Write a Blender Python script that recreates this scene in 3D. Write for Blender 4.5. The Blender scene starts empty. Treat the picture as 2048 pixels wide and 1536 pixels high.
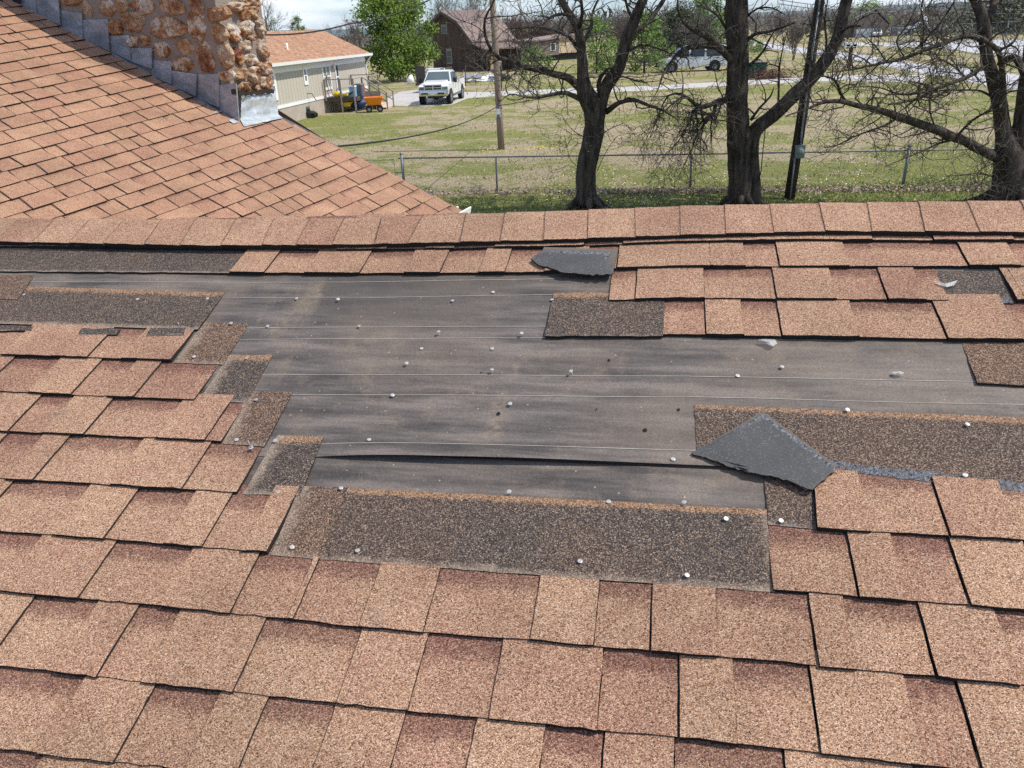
import bpy, math, random
import numpy as np
from mathutils import Vector, Matrix, noise as mnoise

scene = bpy.context.scene
R = math.radians
# ------------------------------------------------------------------ camera, sky, sun, exposure
F, CX, CY = 1540.0, 1024.0, 768.0            # focal length and centre for a 2048 x 1536 frame
EYE = 4.2                                    # eye height above the yard (m)
CAM = Vector((0, 0, EYE))
MROT = ((0.9992009587, -0.0399680383, 0.0), (-0.0167229562, -0.4180739037, 0.9082590786),
        (-0.0363013337, -0.9075333421, -0.4184082291))
MX = Matrix(MROT)                            # camera (x right, y down, z forward) -> world
cd = bpy.data.cameras.new('camera'); cam = bpy.data.objects.new('camera', cd)
scene.collection.objects.link(cam); scene.camera = cam
cd.sensor_width = 36.0; cd.lens = F / 2048 * 36.0; cd.clip_start = 0.05; cd.clip_end = 40000
rt, dn, fw = [Vector((MROT[0][i], MROT[1][i], MROT[2][i])) for i in range(3)]
m = Matrix.Identity(4)
for i in range(3):
    m[i][0] = rt[i]; m[i][1] = -dn[i]; m[i][2] = -fw[i]; m[i][3] = CAM[i]
cam.matrix_world = m

SUN_AZ, SUN_EL = R(-6), R(55)                 # azimuth from +x towards +y
world = bpy.data.worlds.new('World'); scene.world = world; world.use_nodes = True
wn = world.node_tree.nodes; wl = world.node_tree.links
sky = wn.new('ShaderNodeTexSky'); sky.sky_type = 'NISHITA'; sky.sun_disc = False
sky.sun_elevation = SUN_EL; sky.sun_rotation = R(90) - SUN_AZ
sky.air_density = 1.0; sky.dust_density = 0.3; sky.ozone_density = 2.0
bg = wn['Background']; bg.inputs['Strength'].default_value = 0.115
# thin white cloud drifting over a blue sky
tcw = wn.new('ShaderNodeTexCoord'); mpw = wn.new('ShaderNodeMapping'); mpw.inputs['Scale'].default_value = (1.0, 1.0, 5.0); wl.new(tcw.outputs['Generated'], mpw.inputs[0])
nzw = wn.new('ShaderNodeTexNoise'); nzw.inputs['Scale'].default_value = 3.2; nzw.inputs['Detail'].default_value = 7; nzw.inputs['Roughness'].default_value = 0.6; wl.new(mpw.outputs[0], nzw.inputs['Vector'])
crw = wn.new('ShaderNodeValToRGB'); crw.color_ramp.elements[0].position = 0.46; crw.color_ramp.elements[1].position = 0.66; wl.new(nzw.outputs['Fac'], crw.inputs[0])
tnw = wn.new('ShaderNodeMix'); tnw.data_type = 'RGBA'; tnw.blend_type = 'MULTIPLY'; tnw.inputs[0].default_value = 1.0; tnw.inputs[7].default_value = (0.80, 0.96, 1.24, 1); wl.new(sky.outputs[0], tnw.inputs[6])
mxw = wn.new('ShaderNodeMix'); mxw.data_type = 'RGBA'; wl.new(crw.outputs[0], mxw.inputs[0]); wl.new(tnw.outputs[2], mxw.inputs[6]); mxw.inputs[7].default_value = (10.5, 10.6, 10.7, 1)
wl.new(mxw.outputs[2], bg.inputs['Color'])
sd = bpy.data.lights.new('sun', 'SUN'); sd.energy = 4.2; sd.angle = R(0.53); sd.color = (1.0, 0.94, 0.84)
sun = bpy.data.objects.new('sun', sd); scene.collection.objects.link(sun)
sdir = Vector((math.cos(SUN_EL) * math.cos(SUN_AZ), math.cos(SUN_EL) * math.sin(SUN_AZ), math.sin(SUN_EL)))
sun.rotation_euler = sdir.to_track_quat('Z', 'Y').to_euler(); sun.location = sdir * 60
vs = scene.view_settings
vs.view_transform = 'Standard'; vs.look = 'None'; vs.exposure = 0.14; vs.gamma = 1.0; vs.use_curve_mapping = False
scene.cycles.use_denoising = False; scene.cycles.volume_bounces = 3; scene.cycles.max_bounces = 8; scene.cycles.transparent_max_bounces = 12

# ------------------------------------------------------------------ pixel -> world helpers (2048 x 1536 pixels)
def ray(x, y): return MX @ Vector(((x - CX) / F, (y - CY) / F, 1.0))
def gnd(x, y, z=0.0):
    r = ray(x, y); return CAM + r * ((z - EYE) / r.z)
def at_y(x, y, Y):
    r = ray(x, y); return CAM + r * (Y / r.y)
def on_plane(x, y, p0, n):
    r = ray(x, y); return CAM + r * ((p0 - CAM).dot(n) / r.dot(n))
def proj(p):
    c = MX.transposed() @ (Vector(p) - CAM); return (CX + F * c.x / c.z, CY + F * c.y / c.z)

# ------------------------------------------------------------------ scene helpers
COL = scene.collection
def link(o, parent=None):
    COL.objects.link(o)
    if parent is not None: o.parent = parent
    return o
def tag(o, label=None, cat=None, group=None, kind=None):
    if label: o['label'] = label
    if cat: o['category'] = cat
    if group: o['group'] = group
    if kind: o['kind'] = kind
    return o
def thing(name, loc, label, cat, group=None):
    o = bpy.data.objects.new(name, None); o.empty_display_size = 0.2; o.location = loc
    link(o); return tag(o, label, cat, group)
def wloc(o):
    l = Vector(o.location)
    while o.parent is not None:
        o = o.parent; l = l + o.location
    return l
class MB:
    """collects vertices and faces given in world coordinates; build() links them as one mesh object"""
    def __init__(s): s.v = []; s.f = []; s.m = []; s.a = {}; s.sm = []
    def add(s, vs, fs, mi=0, smooth=False, **attrs):
        b = len(s.v); s.v += [tuple(p) for p in vs]
        for f in fs: s.f.append([b + i for i in f]); s.m.append(mi); s.sm.append(smooth)
        for k in set(list(s.a) + list(attrs)):
            l = s.a.setdefault(k, [0.0] * b)
            if len(l) < b: l += [0.0] * (b - len(l))
            val = attrs.get(k, 0.0)
            l += list(val) if isinstance(val, (list, tuple)) else [val] * len(vs)
        return b
    def quad(s, a, b, c, d, mi=0, **k): s.add([a, b, c, d], [(0, 1, 2, 3)], mi, **k)
    def box(s, c, sx, sy, sz, mi=0, rz=0.0, bev=0.0, **k):
        """box centred at c, rotated about z"""
        c = Vector(c); M3 = Matrix.Rotation(rz, 3, 'Z')
        if bev <= 0:
            vs = [c + M3 @ Vector((x * sx / 2, y * sy / 2, z * sz / 2)) for x in (-1, 1) for y in (-1, 1) for z in (-1, 1)]
            s.add(vs, [(0, 1, 3, 2), (4, 6, 7, 5), (0, 4, 5, 1), (2, 3, 7, 6), (0, 2, 6, 4), (1, 5, 7, 3)], mi, **k)
        else:
            s.loft_z([(rect2(sx, sy, bev), -sz / 2), (rect2(sx, sy, bev), sz / 2)], c, M3, mi, **k)
    def loft_z(s, secs, c, M3, mi=0, **k):
        n = len(secs[0][0]); vs = []; fs = []
        for pts, z in secs: vs += [Vector(c) + M3 @ Vector((p[0], p[1], z)) for p in pts]
        for j in range(len(secs) - 1):
            for i in range(n):
                i2 = (i + 1) % n; fs.append((j * n + i, j * n + i2, (j + 1) * n + i2, (j + 1) * n + i))
        fs.append(tuple(reversed(range(n)))); fs.append(tuple(range((len(secs) - 1) * n, len(secs) * n)))
        s.add(vs, fs, mi, **k)
    def prism(s, pts, dirv, mi=0, **k):
        """closed polygon (3D points) extruded along dirv"""
        n = len(pts); d = Vector(dirv); vs = [Vector(p) for p in pts] + [Vector(p) + d for p in pts]
        fs = [tuple(reversed(range(n))), tuple(range(n, 2 * n))] + [(i, (i + 1) % n, n + (i + 1) % n, n + i) for i in range(n)]
        s.add(vs, fs, mi, **k)
    def bar(s, a, b, w, h=None, mi=0, **k):
        a = Vector(a); b = Vector(b); h = h or w; d = (b - a).normalized()
        u = d.cross(Vector((0, 0, 1)))
        if u.length < 1e-3: u = Vector((1, 0, 0))
        u.normalize(); q = d.cross(u)
        s.prism([a + u * w / 2 + q * h / 2, a - u * w / 2 + q * h / 2, a - u * w / 2 - q * h / 2, a + u * w / 2 - q * h / 2], b - a, mi, **k)
    def tube(s, pts, rad, n=6, mi=0, cap=True, smooth=True, **k):
        pts = [Vector(p) for p in pts]; vs = []; fs = []
        if not isinstance(rad, (list, tuple)): rad = [rad] * len(pts)
        t0 = (pts[1] - pts[0]).normalized(); ref = Vector((0, 0, 1)) if abs(t0.z) < 0.9 else Vector((1, 0, 0))
        u = t0.cross(ref).normalized()
        for i, p in enumerate(pts):
            t = (pts[min(i + 1, len(pts) - 1)] - pts[max(i - 1, 0)])
            if t.length < 1e-9: t = t0.copy()
            t.normalize(); u = (u - t * u.dot(t))
            if u.length < 1e-6: u = t.orthogonal()
            u.normalize(); w = t.cross(u)
            for j in range(n):
                a = 2 * math.pi * j / n; vs.append(p + (u * math.cos(a) + w * math.sin(a)) * rad[i])
        for i in range(len(pts) - 1):
            for j in range(n):
                j2 = (j + 1) % n; fs.append((i * n + j, i * n + j2, (i + 1) * n + j2, (i + 1) * n + j))
        if cap:
            fs.append(tuple(reversed(range(n)))); fs.append(tuple(range((len(pts) - 1) * n, len(pts) * n)))
        s.add(vs, fs, mi, smooth, **k)
    def disc(s, c, nrm, r, th, n=10, mi=0, **k):
        c = Vector(c); nrm = Vector(nrm).normalized(); s.tube([c - nrm * th / 2, c + nrm * th / 2], r, n, mi, True, False, **k)
    def blob(s, c, rx, ry, rz, seed=0, amp=0.2, rot=None, nu=10, nv=7, mi=0, smooth=True, **k):
        c = Vector(c); vs = []; fs = []; rot = rot or Matrix.Identity(3)
        for i in range(nv + 1):
            th = math.pi * i / nv
            for j in range(nu):
                ph = 2 * math.pi * j / nu
                d = Vector((math.sin(th) * math.cos(ph), math.sin(th) * math.sin(ph), math.cos(th)))
                q = 1 + amp * mnoise.noise(d * 1.7 + Vector((seed * 7.3, seed * 3.1, seed)))
                vs.append(c + rot @ Vector((d.x * rx * q, d.y * ry * q, d.z * rz * q)))
        for i in range(nv):
            for j in range(nu):
                j2 = (j + 1) % nu; fs.append((i * nu + j, (i + 1) * nu + j, (i + 1) * nu + j2, i * nu + j2))
        s.add(vs, fs, mi, smooth, **k)
    def build(s, name, mats, parent=None, loc=None):
        mats = mats if isinstance(mats, (list, tuple)) else [mats]
        off = wloc(parent) if parent is not None else Vector((0, 0, 0))
        if loc is not None: off = off + Vector(loc)
        me = bpy.data.meshes.new(name)
        v = np.array(s.v, dtype=float) - np.array(off)
        me.from_pydata(v.tolist(), [], s.f)
        for mt in mats: me.materials.append(mt)
        me.polygons.foreach_set('material_index', s.m); me.polygons.foreach_set('use_smooth', s.sm)
        for kk, l in s.a.items():
            at = me.attributes.new(kk, 'FLOAT', 'POINT'); l = l + [0.0] * (len(s.v) - len(l)); at.data.foreach_set('value', l)
        me.update()
        o = bpy.data.objects.new(name, me); link(o, parent)
        if loc is not None: o.location = loc
        return o
def rect2(sx, sy, b=0.0):
    if b <= 0: return [(-sx / 2, -sy / 2), (sx / 2, -sy / 2), (sx / 2, sy / 2), (-sx / 2, sy / 2)]
    x, y = sx / 2, sy / 2
    return [(-x + b, -y), (x - b, -y), (x, -y + b), (x, y - b), (x - b, y), (-x + b, y), (-x, y - b), (-x, -y + b)]
def copy_tree(o, parent=None):
    c = o.copy(); COL.objects.link(c)
    if parent is not None: c.parent = parent
    for ch in [q for q in bpy.data.objects if q.parent == o]: copy_tree(ch, c)
    return c

# ------------------------------------------------------------------ materials
class NT:
    def __init__(s, name, rough=0.8, spec=0.3):
        s.mat = bpy.data.materials.new(name); s.mat.use_nodes = True; s.t = s.mat.node_tree
        s.b = s.t.nodes['Principled BSDF']; s.b.inputs['Roughness'].default_value = rough
        s.b.inputs['Specular IOR Level'].default_value = spec
        s.co = s.t.nodes.new('ShaderNodeTexCoord').outputs['Object']
    def n(s, typ, **props):
        q = s.t.nodes.new(typ)
        for k, v in props.items(): setattr(q, k, v)
        return q
    def l(s, a, b): s.t.links.new(a, b)
    def mapped(s, sc):
        q = s.n('ShaderNodeMapping'); q.inputs['Scale'].default_value = sc; s.l(s.co, q.inputs['Vector']); return q.outputs[0]
    def noise(s, scale, detail=4, rough=0.55, vec=None):
        q = s.n('ShaderNodeTexNoise'); q.inputs['Scale'].default_value = scale; q.inputs['Detail'].default_value = detail
        q.inputs['Roughness'].default_value = rough; s.l(vec or s.co, q.inputs['Vector']); return q.outputs['Fac']
    def vor(s, scale, vec=None, out='Color', rnd=1.0, feature='F1'):
        q = s.n('ShaderNodeTexVoronoi'); q.feature = feature; q.inputs['Scale'].default_value = scale
        q.inputs['Randomness'].default_value = rnd; s.l(vec or s.co, q.inputs['Vector']); return q.outputs[out]
    def sep(s, c):
        q = s.n('ShaderNodeSeparateColor'); s.l(c, q.inputs[0]); return q.outputs[0]
    def attr(s, name):
        q = s.n('ShaderNodeAttribute'); q.attribute_name = name; return q.outputs['Fac']
    def math(s, op, a, b=None, clamp=False):
        q = s.n('ShaderNodeMath', operation=op); q.use_clamp = clamp
        for i, x in enumerate((a, b)):
            if x is None: continue
            if isinstance(x, (int, float)): q.inputs[i].default_value = x
            else: s.l(x, q.inputs[i])
        return q.outputs[0]
    def ramp(s, fac, stops, interp='LINEAR'):
        q = s.n('ShaderNodeValToRGB'); cr = q.color_ramp; cr.interpolation = interp
        while len(cr.elements) < len(stops): cr.elements.new(0.5)
        for e, (p, c) in zip(cr.elements, stops):
            e.position = p; e.color = (c, c, c, 1) if isinstance(c, (int, float)) else (c[0], c[1], c[2], 1)
        s.l(fac, q.inputs[0]); return q.outputs[0]
    def mix(s, fac, a, b, blend='MIX'):
        q = s.n('ShaderNodeMix', data_type='RGBA', blend_type=blend)
        for sock, x in ((q.inputs[0], fac), (q.inputs[6], a), (q.inputs[7], b)):
            if isinstance(x, (int, float)): sock.default_value = x
            elif isinstance(x, tuple): sock.default_value = (x[0], x[1], x[2], 1)
            else: s.l(x, sock)
        return q.outputs[2]
    def color(s, c):
        if isinstance(c, tuple): s.b.inputs['Base Color'].default_value = (c[0], c[1], c[2], 1)
        else: s.l(c, s.b.inputs['Base Color'])
    def bump(s, h, dist=0.01, strength=0.6, prev=None):
        q = s.n('ShaderNodeBump'); q.inputs['Distance'].default_value = dist; q.inputs['Strength'].default_value = strength
        s.l(h, q.inputs['Height'])
        if prev is not None: s.l(prev, q.inputs['Normal'])
        s.l(q.outputs[0], s.b.inputs['Normal']); return q.outputs[0]

def plain(name, c, rough=0.7, spec=0.3, metal=0.0, var=0.18, scale=6.0, bump=0.0, bscale=40):
    """one colour with a little real-world unevenness"""
    t = NT(name, rough, spec); t.b.inputs['Metallic'].default_value = metal
    f = t.noise(scale, 5, 0.6)
    t.color(t.mix(f, tuple(x * (1 - var) for x in c), tuple(min(1, x * (1 + var)) for x in c)))
    if bump: t.bump(t.noise(bscale, 4), bump, 0.7)
    return t.mat

def granule(name, band=True, scale=620.0, warm=0.0):
    """ceramic roof granules: random cells of tan, cream, rust and dark; 'tint' shifts a tab to red-brown, 'band' is the purple shadow band print"""
    t = NT(name, 0.9, 0.2)
    v = t.sep(t.vor(scale)); v2 = t.sep(t.vor(scale * 0.55))
    tan = t.ramp(v, [(0.0, (0.075, 0.040, 0.027)), (0.14, (0.18, 0.10, 0.062)), (0.30, (0.36, 0.203, 0.122)), (0.62, (0.475, 0.282, 0.175)), (0.86, (0.62, 0.42, 0.275)), (1.0, (0.80, 0.62, 0.46))])
    red = t.ramp(v, [(0.0, (0.052, 0.024, 0.020)), (0.22, (0.20, 0.092, 0.066)), (0.65, (0.41, 0.205, 0.14)), (0.9, (0.53, 0.31, 0.22)), (1.0, (0.68, 0.48, 0.37))])
    pur = t.ramp(v, [(0.0, (0.035, 0.014, 0.014)), (0.4, (0.11, 0.043, 0.037)), (0.75, (0.19, 0.08, 0.065)), (1.0, (0.40, 0.22, 0.17))])
    big = t.noise(5.5, 4, 0.6); tint = t.math('ADD', t.attr('tint'), t.math('MULTIPLY', t.math('SUBTRACT', big, 0.5), 1.5), True)
    c = t.mix(tint, tan, red)
    if band:
        bf = t.math('ADD', t.attr('band'), t.math('MULTIPLY', t.math('SUBTRACT', v2, 0.5), 0.55))
        bf = t.math('MULTIPLY', t.math('SUBTRACT', t.math('ADD', bf, t.math('MULTIPLY', t.math('SUBTRACT', t.noise(28, 4, 0.7), 0.5), 0.8)), 0.3), 1.5, True)
        c = t.mix(t.math('MULTIPLY', bf, 0.72), c, pur)
    st = t.ramp(t.noise(2.3, 6, 0.68), [(0.34, 0.78), (0.62, 1.08)])
    c = t.mix(1.0, c, st, 'MULTIPLY')
    # scuffs where granules have worn thin
    sc_ = t.ramp(t.noise(7.5, 7, 0.72), [(0.62, 0.0), (0.70, 1.0)]); c = t.mix(t.math('MULTIPLY', t.sep(sc_), 0.33), c, t.mix(v, (0.07, 0.06, 0.055), (0.36, 0.31, 0.26)))
    if warm: c = t.mix(warm, c, (1.0, 0.80, 0.62), 'MULTIPLY')
    wr = t.attr('wear'); c = t.mix(t.math('MULTIPLY', wr, 0.75), c, (0.33, 0.26, 0.20))
    t.color(c)
    d = t.vor(scale, out='Distance'); t.bump(t.math('SUBTRACT', 1.0, d), 0.0022, 0.75)
    return t.mat

M_gran = granule('granule_tan')
M_gran2 = granule('granule_tan_wing', warm=0.18)
M_edge = plain('asphalt_edge', (0.022, 0.020, 0.019), 0.85, 0.25, bump=0.002, bscale=300)
def headlap_mat():
    """bare nailing zone of a shingle: black granules with stray tan ones, an orange strip at the top, washed-out grit along the old edges"""
    t = NT('headlap_dark', 0.85, 0.25)
    v = t.sep(t.vor(520)); v2 = t.sep(t.vor(240))
    dark = t.ramp(v, [(0.0, (0.018, 0.017, 0.017)), (0.45, (0.045, 0.041, 0.039)), (0.70, (0.082, 0.071, 0.063)), (0.80, (0.21, 0.15, 0.105)), (0.9, (0.09, 0.08, 0.072)), (1.0, (0.40, 0.31, 0.235))])
    brown = t.ramp(v, [(0.0, (0.032, 0.022, 0.018)), (0.4, (0.098, 0.060, 0.043)), (0.7, (0.19, 0.115, 0.076)), (1.0, (0.42, 0.285, 0.20))])
    c = t.mix(t.math('ADD', t.attr('tint'), t.math('MULTIPLY', t.math('SUBTRACT', t.noise(4.5, 4), 0.5), 0.9), True), dark, brown)
    org = t.ramp(v, [(0.0, (0.10, 0.055, 0.032)), (0.5, (0.27, 0.152, 0.085)), (1.0, (0.47, 0.31, 0.20))])
    of = t.math('MULTIPLY', t.math('SUBTRACT', t.math('ADD', t.attr('band'), t.math('ADD', t.math('MULTIPLY', t.math('SUBTRACT', v2, 0.5), 0.7), t.math('MULTIPLY', t.math('SUBTRACT', t.noise(17, 5, 0.7), 0.5), 1.0))), 0.48), 2.4, True)
    c = t.mix(of, c, org)
    wf = t.math('MULTIPLY', t.math('SUBTRACT', t.math('ADD', t.attr('wear'), t.math('MULTIPLY', t.math('SUBTRACT', t.noise(24, 6, 0.72), 0.5), 1.9)), 0.38), 1.5, True)
    c = t.mix(t.math('MULTIPLY', wf, 0.8), c, t.mix(v, (0.17, 0.135, 0.105), (0.43, 0.33, 0.25)))
    tf = t.math('MULTIPLY', t.math('SUBTRACT', t.math('ADD', t.attr('tar'), t.math('MULTIPLY', t.math('SUBTRACT', t.noise(60, 4, 0.7), 0.5), 1.1)), 0.45), 3.0, True)
    c = t.mix(tf, c, t.mix(v2, (0.012, 0.012, 0.014), (0.16, 0.18, 0.21)))
    rr = t.mix(tf, (0.85,) * 3, (0.38,) * 3); t.l(t.sep(rr), t.b.inputs['Roughness'])
    t.color(c); t.bump(t.math('SUBTRACT', 1.0, t.vor(330, out='Distance')), 0.002, 0.7)
    return t.mat
M_head = headlap_mat()
def felt_mat():
    t = NT('felt_paper', 0.62, 0.35)
    # streaks run along the roof's length (object x is turned along the ridge by the mapping)
    mp = t.n('ShaderNodeMapping'); mp.inputs['Rotation'].default_value = (0, 0, R(11.5)); t.l(t.co, mp.inputs['Vector'])
    m2 = t.n('ShaderNodeMapping'); m2.inputs['Scale'].default_value = (1.6, 13, 13); t.l(mp.outputs[0], m2.inputs['Vector'])
    st = t.noise(1.9, 6, 0.62, m2.outputs[0])
    c = t.ramp(st, [(0.36, (0.058, 0.051, 0.047)), (0.5, (0.108, 0.093, 0.083)), (0.64, (0.178, 0.151, 0.131))])
    bl = t.ramp(t.noise(1.7, 5, 0.6), [(0.46, 0.0), (0.62, 1.0)])
    c = t.mix(t.math('MULTIPLY', t.sep(bl), 0.5), c, (0.215, 0.170, 0.128))
    du = t.ramp(t.noise(9, 8, 0.75), [(0.54, 0.0), (0.68, 1.0)])
    c = t.mix(t.math('MULTIPLY', t.sep(du), 0.38), c, (0.27, 0.205, 0.14))
    fi = t.noise(260, 3, 0.6); c = t.mix(1.0, c, t.ramp(fi, [(0.3, 0.72), (0.7, 1.25)]), 'MULTIPLY')
    wn_ = t.math('MULTIPLY', t.attr('wear'), t.sep(t.ramp(t.noise(55, 6, 0.75), [(0.42, 0.0), (0.62, 1.0)])))
    c = t.mix(t.math('MULTIPLY', wn_, 0.6), c, (0.34, 0.26, 0.17))
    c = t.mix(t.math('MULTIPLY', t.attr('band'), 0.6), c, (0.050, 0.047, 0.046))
    # scratches across the sheet and specks of grit
    m3 = t.n('ShaderNodeMapping'); m3.inputs['Scale'].default_value = (2.2, 0.55, 0.55); m3.inputs['Rotation'].default_value = (0, 0, R(38)); t.l(t.co, m3.inputs['Vector'])
    sc_ = t.ramp(t.noise(14, 3, 0.5, m3.outputs[0]), [(0.495, 0.0), (0.50, 1.0), (0.505, 0.0)]); sm = t.ramp(t.noise(3.1, 3), [(0.5, 0.0), (0.6, 1.0)])
    c = t.mix(t.math('MULTIPLY', t.math('MULTIPLY', t.sep(sc_), t.sep(sm)), 0.5), c, (0.30, 0.245, 0.18))
    gr = t.ramp(t.sep(t.vor(85)), [(0.955, 0.0), (0.96, 1.0)]); gd = t.ramp(t.vor(85, out='Distance'), [(0.12, 1.0), (0.22, 0.0)])
    c = t.mix(t.math('MULTIPLY', t.math('MULTIPLY', t.sep(gr), t.sep(gd)), 0.8), c, (0.42, 0.33, 0.25))
    t.color(c); b1 = t.bump(t.noise(120, 4), 0.002, 0.4); t.bump(st, 0.006, 0.5, b1)
    return t.mat
M_felt = felt_mat()
M_line = plain('felt_print', (0.40, 0.37, 0.32), 0.8, var=0.35, scale=25)
def backside_mat():
    t = NT('shingle_back', 0.7, 0.3)
    c = t.mix(t.noise(14, 5, 0.6), (0.052, 0.052, 0.053), (0.088, 0.088, 0.088))
    sp = t.ramp(t.sep(t.vor(420)), [(0.86, 0.0), (0.93, 1.0)])
    c = t.mix(t.math('MULTIPLY', t.sep(sp), t.math('MULTIPLY', t.noise(11, 4), 0.45)), c, (0.30, 0.30, 0.30))
    tf = t.math('MULTIPLY', t.math('SUBTRACT', t.math('ADD', t.attr('tar'), t.math('MULTIPLY', t.math('SUBTRACT', t.noise(50, 4, 0.7), 0.5), 0.8)), 0.4), 3.0, True)
    c = t.mix(tf, c, t.mix(t.sep(t.vor(260)), (0.015, 0.015, 0.017), (0.22, 0.23, 0.25)))
    c = t.mix(t.attr('wear'), c, (0.16, 0.13, 0.10))
    t.color(c); t.bump(t.noise(180, 4), 0.002, 0.5); return t.mat
M_back = backside_mat()
M_nail = plain('galvanised_nail', (0.52, 0.51, 0.49), 0.45, 0.5, metal=0.4, var=0.3, scale=60)
M_hole = plain('nail_hole', (0.012, 0.010, 0.009), 0.9)
def metal_mat(name, a, b, rough=0.38, scale=3.0):
    t = NT(name, rough, 0.5); t.b.inputs['Metallic'].default_value = 0.35
    f = t.noise(scale, 7, 0.65, t.mapped((1, 1, 2.2)))
    c = t.mix(t.sep(t.ramp(f, [(0.35, 0.0), (0.65, 1.0)])), a, b)
    sp = t.ramp(t.sep(t.vor(38)), [(0.0, 0.88), (1.0, 1.1)]); c = t.mix(1.0, c, sp, 'MULTIPLY')
    c = t.mix(t.math('MULTIPLY', t.sep(t.ramp(t.noise(16, 6, 0.7), [(0.66, 0.0), (0.74, 1.0)])), t.attr('tar')), c, (0.02, 0.018, 0.016))
    t.color(c); t.bump(t.noise(5, 3), 0.03, 0.35); return t.mat
M_flash = metal_mat('galvanised_flashing', (0.20, 0.235, 0.275), (0.42, 0.46, 0.51))
M_apron = metal_mat('galvanised_apron', (0.42, 0.46, 0.47), (0.70, 0.75, 0.78), 0.32, 5)
M_tar = plain('roof_tar', (0.03, 0.022, 0.018), 0.55, 0.4, bump=0.02, bscale=30)
M_mortar = plain('mortar', (0.27, 0.225, 0.19), 0.92, 0.2, var=0.25, scale=9, bump=0.02, bscale=60)
def stone_mat():
    t = NT('field_stone', 0.62, 0.35)
    off = t.n('ShaderNodeVectorMath', operation='ADD'); t.l(t.co, off.inputs[0])
    cmb = t.n('ShaderNodeCombineXYZ'); a = t.attr('seed'); t.l(a, cmb.inputs[0]); t.l(a, cmb.inputs[1]); t.l(cmb.outputs[0], off.inputs[1])
    v = off.outputs[0]
    f = t.noise(7.5, 8, 0.68, v)
    c = t.ramp(f, [(0.33, (0.10, 0.035, 0.022)), (0.42, (0.30, 0.11, 0.05)), (0.48, (0.44, 0.235, 0.11)), (0.53, (0.62, 0.48, 0.34)), (0.60, (0.76, 0.70, 0.62)), (0.70, (0.45, 0.26, 0.13))])
    c2 = t.ramp(t.noise(5, 8, 0.7, v), [(0.38, (0.24, 0.085, 0.045)), (0.47, (0.42, 0.20, 0.085)), (0.55, (0.52, 0.34, 0.19)), (0.66, (0.68, 0.58, 0.47))])
    c = t.mix(t.attr('tint'), c, c2)
    vein = t.ramp(t.noise(26, 6, 0.75, v), [(0.37, 0.22), (0.45, 0.95), (0.6, 1.12)])
    c = t.mix(0.85, c, vein, 'MULTIPLY'); t.color(c)
    b = t.bump(t.noise(11, 9, 0.72, v), 0.06, 0.9); t.bump(t.noise(60, 5, 0.7, v), 0.012, 0.8, b)
    return t.mat
M_stone = stone_mat()
def bark_mat(name, a, b, s=1.0):
    t = NT(name, 0.93, 0.15)
    f = t.noise(9 * s, 7, 0.7, t.mapped((1, 1, 0.22))); lich = t.noise(2.2, 5, 0.6)
    c = t.mix(t.sep(t.ramp(f, [(0.38, 0.0), (0.62, 1.0)])), a, b)
    c = t.mix(t.math('MULTIPLY', t.sep(t.ramp(lich, [(0.55, 0), (0.75, 1)])), 0.35), c, tuple(min(1, x * 1.8) for x in b)); t.color(c)
    bb = t.bump(f, 0.05, 0.9); t.bump(t.noise(34 * s, 5, 0.7, t.mapped((1, 1, 0.3))), 0.02, 0.8, bb); return t.mat
M_bark = bark_mat('dark_bark', (0.027, 0.022, 0.018), (0.112, 0.092, 0.076))
M_twig = plain('twig_bark', (0.075, 0.062, 0.052), 0.9, 0.2, var=0.5, scale=1.2)
M_twig2 = plain('grey_twig', (0.17, 0.15, 0.135), 0.9, 0.2, var=0.35, scale=0.8)
M_bgtwig = plain('far_twig', (0.155, 0.130, 0.118), 0.95, 0.1, var=0.35, scale=0.3)
M_woods = plain('far_wood_twig', (0.21, 0.18, 0.165), 0.95, 0.1, var=0.35, scale=0.02)
M_bgtwig2 = plain('far_twig_red', (0.165, 0.120, 0.105), 0.95, 0.1, var=0.35, scale=0.3)
def leaf_mat(name, a, b, tr=0.35):
    t = NT(name, 0.6, 0.3); c = t.mix(t.attr('tint'), a, b); t.color(c)
    tl = t.n('ShaderNodeBsdfTranslucent'); t.l(c, tl.inputs[0]); mx = t.n('ShaderNodeMixShader'); mx.inputs[0].default_value = tr
    out = t.t.nodes['Material Output']; t.l(t.b.outputs[0], mx.inputs[1]); t.l(tl.outputs[0], mx.inputs[2]); t.l(mx.outputs[0], out.inputs[0]); return t.mat
M_leaf = leaf_mat('spring_leaf', (0.042, 0.095, 0.010), (0.20, 0.29, 0.032), 0.28)
M_leaf2 = leaf_mat('pale_leaf', (0.10, 0.19, 0.03), (0.22, 0.32, 0.07))
M_cedar = leaf_mat('cedar_leaf', (0.035, 0.05, 0.022), (0.085, 0.10, 0.045), 0.15)
M_bud = leaf_mat('bud_leaf', (0.16, 0.17, 0.05), (0.30, 0.30, 0.11))
M_white = plain('white_paint', (0.80, 0.80, 0.78), 0.5, 0.4, var=0.06)
M_black = plain('black_plastic', (0.02, 0.02, 0.021), 0.5, 0.4)
M_rubber = plain('rubber', (0.018, 0.018, 0.018), 0.85, 0.2)
M_steel = plain('galvanised_tube', (0.22, 0.24, 0.245), 0.5, 0.5, metal=0.4, var=0.12)
M_wire = plain('fence_wire', (0.30, 0.32, 0.32), 0.5, 0.5, metal=0.4)
M_cable = plain('black_cable', (0.02, 0.02, 0.022), 0.6, 0.3)
M_chrome = plain('chrome', (0.62, 0.63, 0.64), 0.22, 0.5, metal=0.9, var=0.05)
def car_paint(name, c):
    t = NT(name, 0.28, 0.5); f = t.noise(2.2, 6, 0.65)
    t.color(t.mix(f, tuple(x * 0.92 for x in c), c)); t.b.inputs['Coat Weight'].default_value = 0.35; return t.mat
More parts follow.
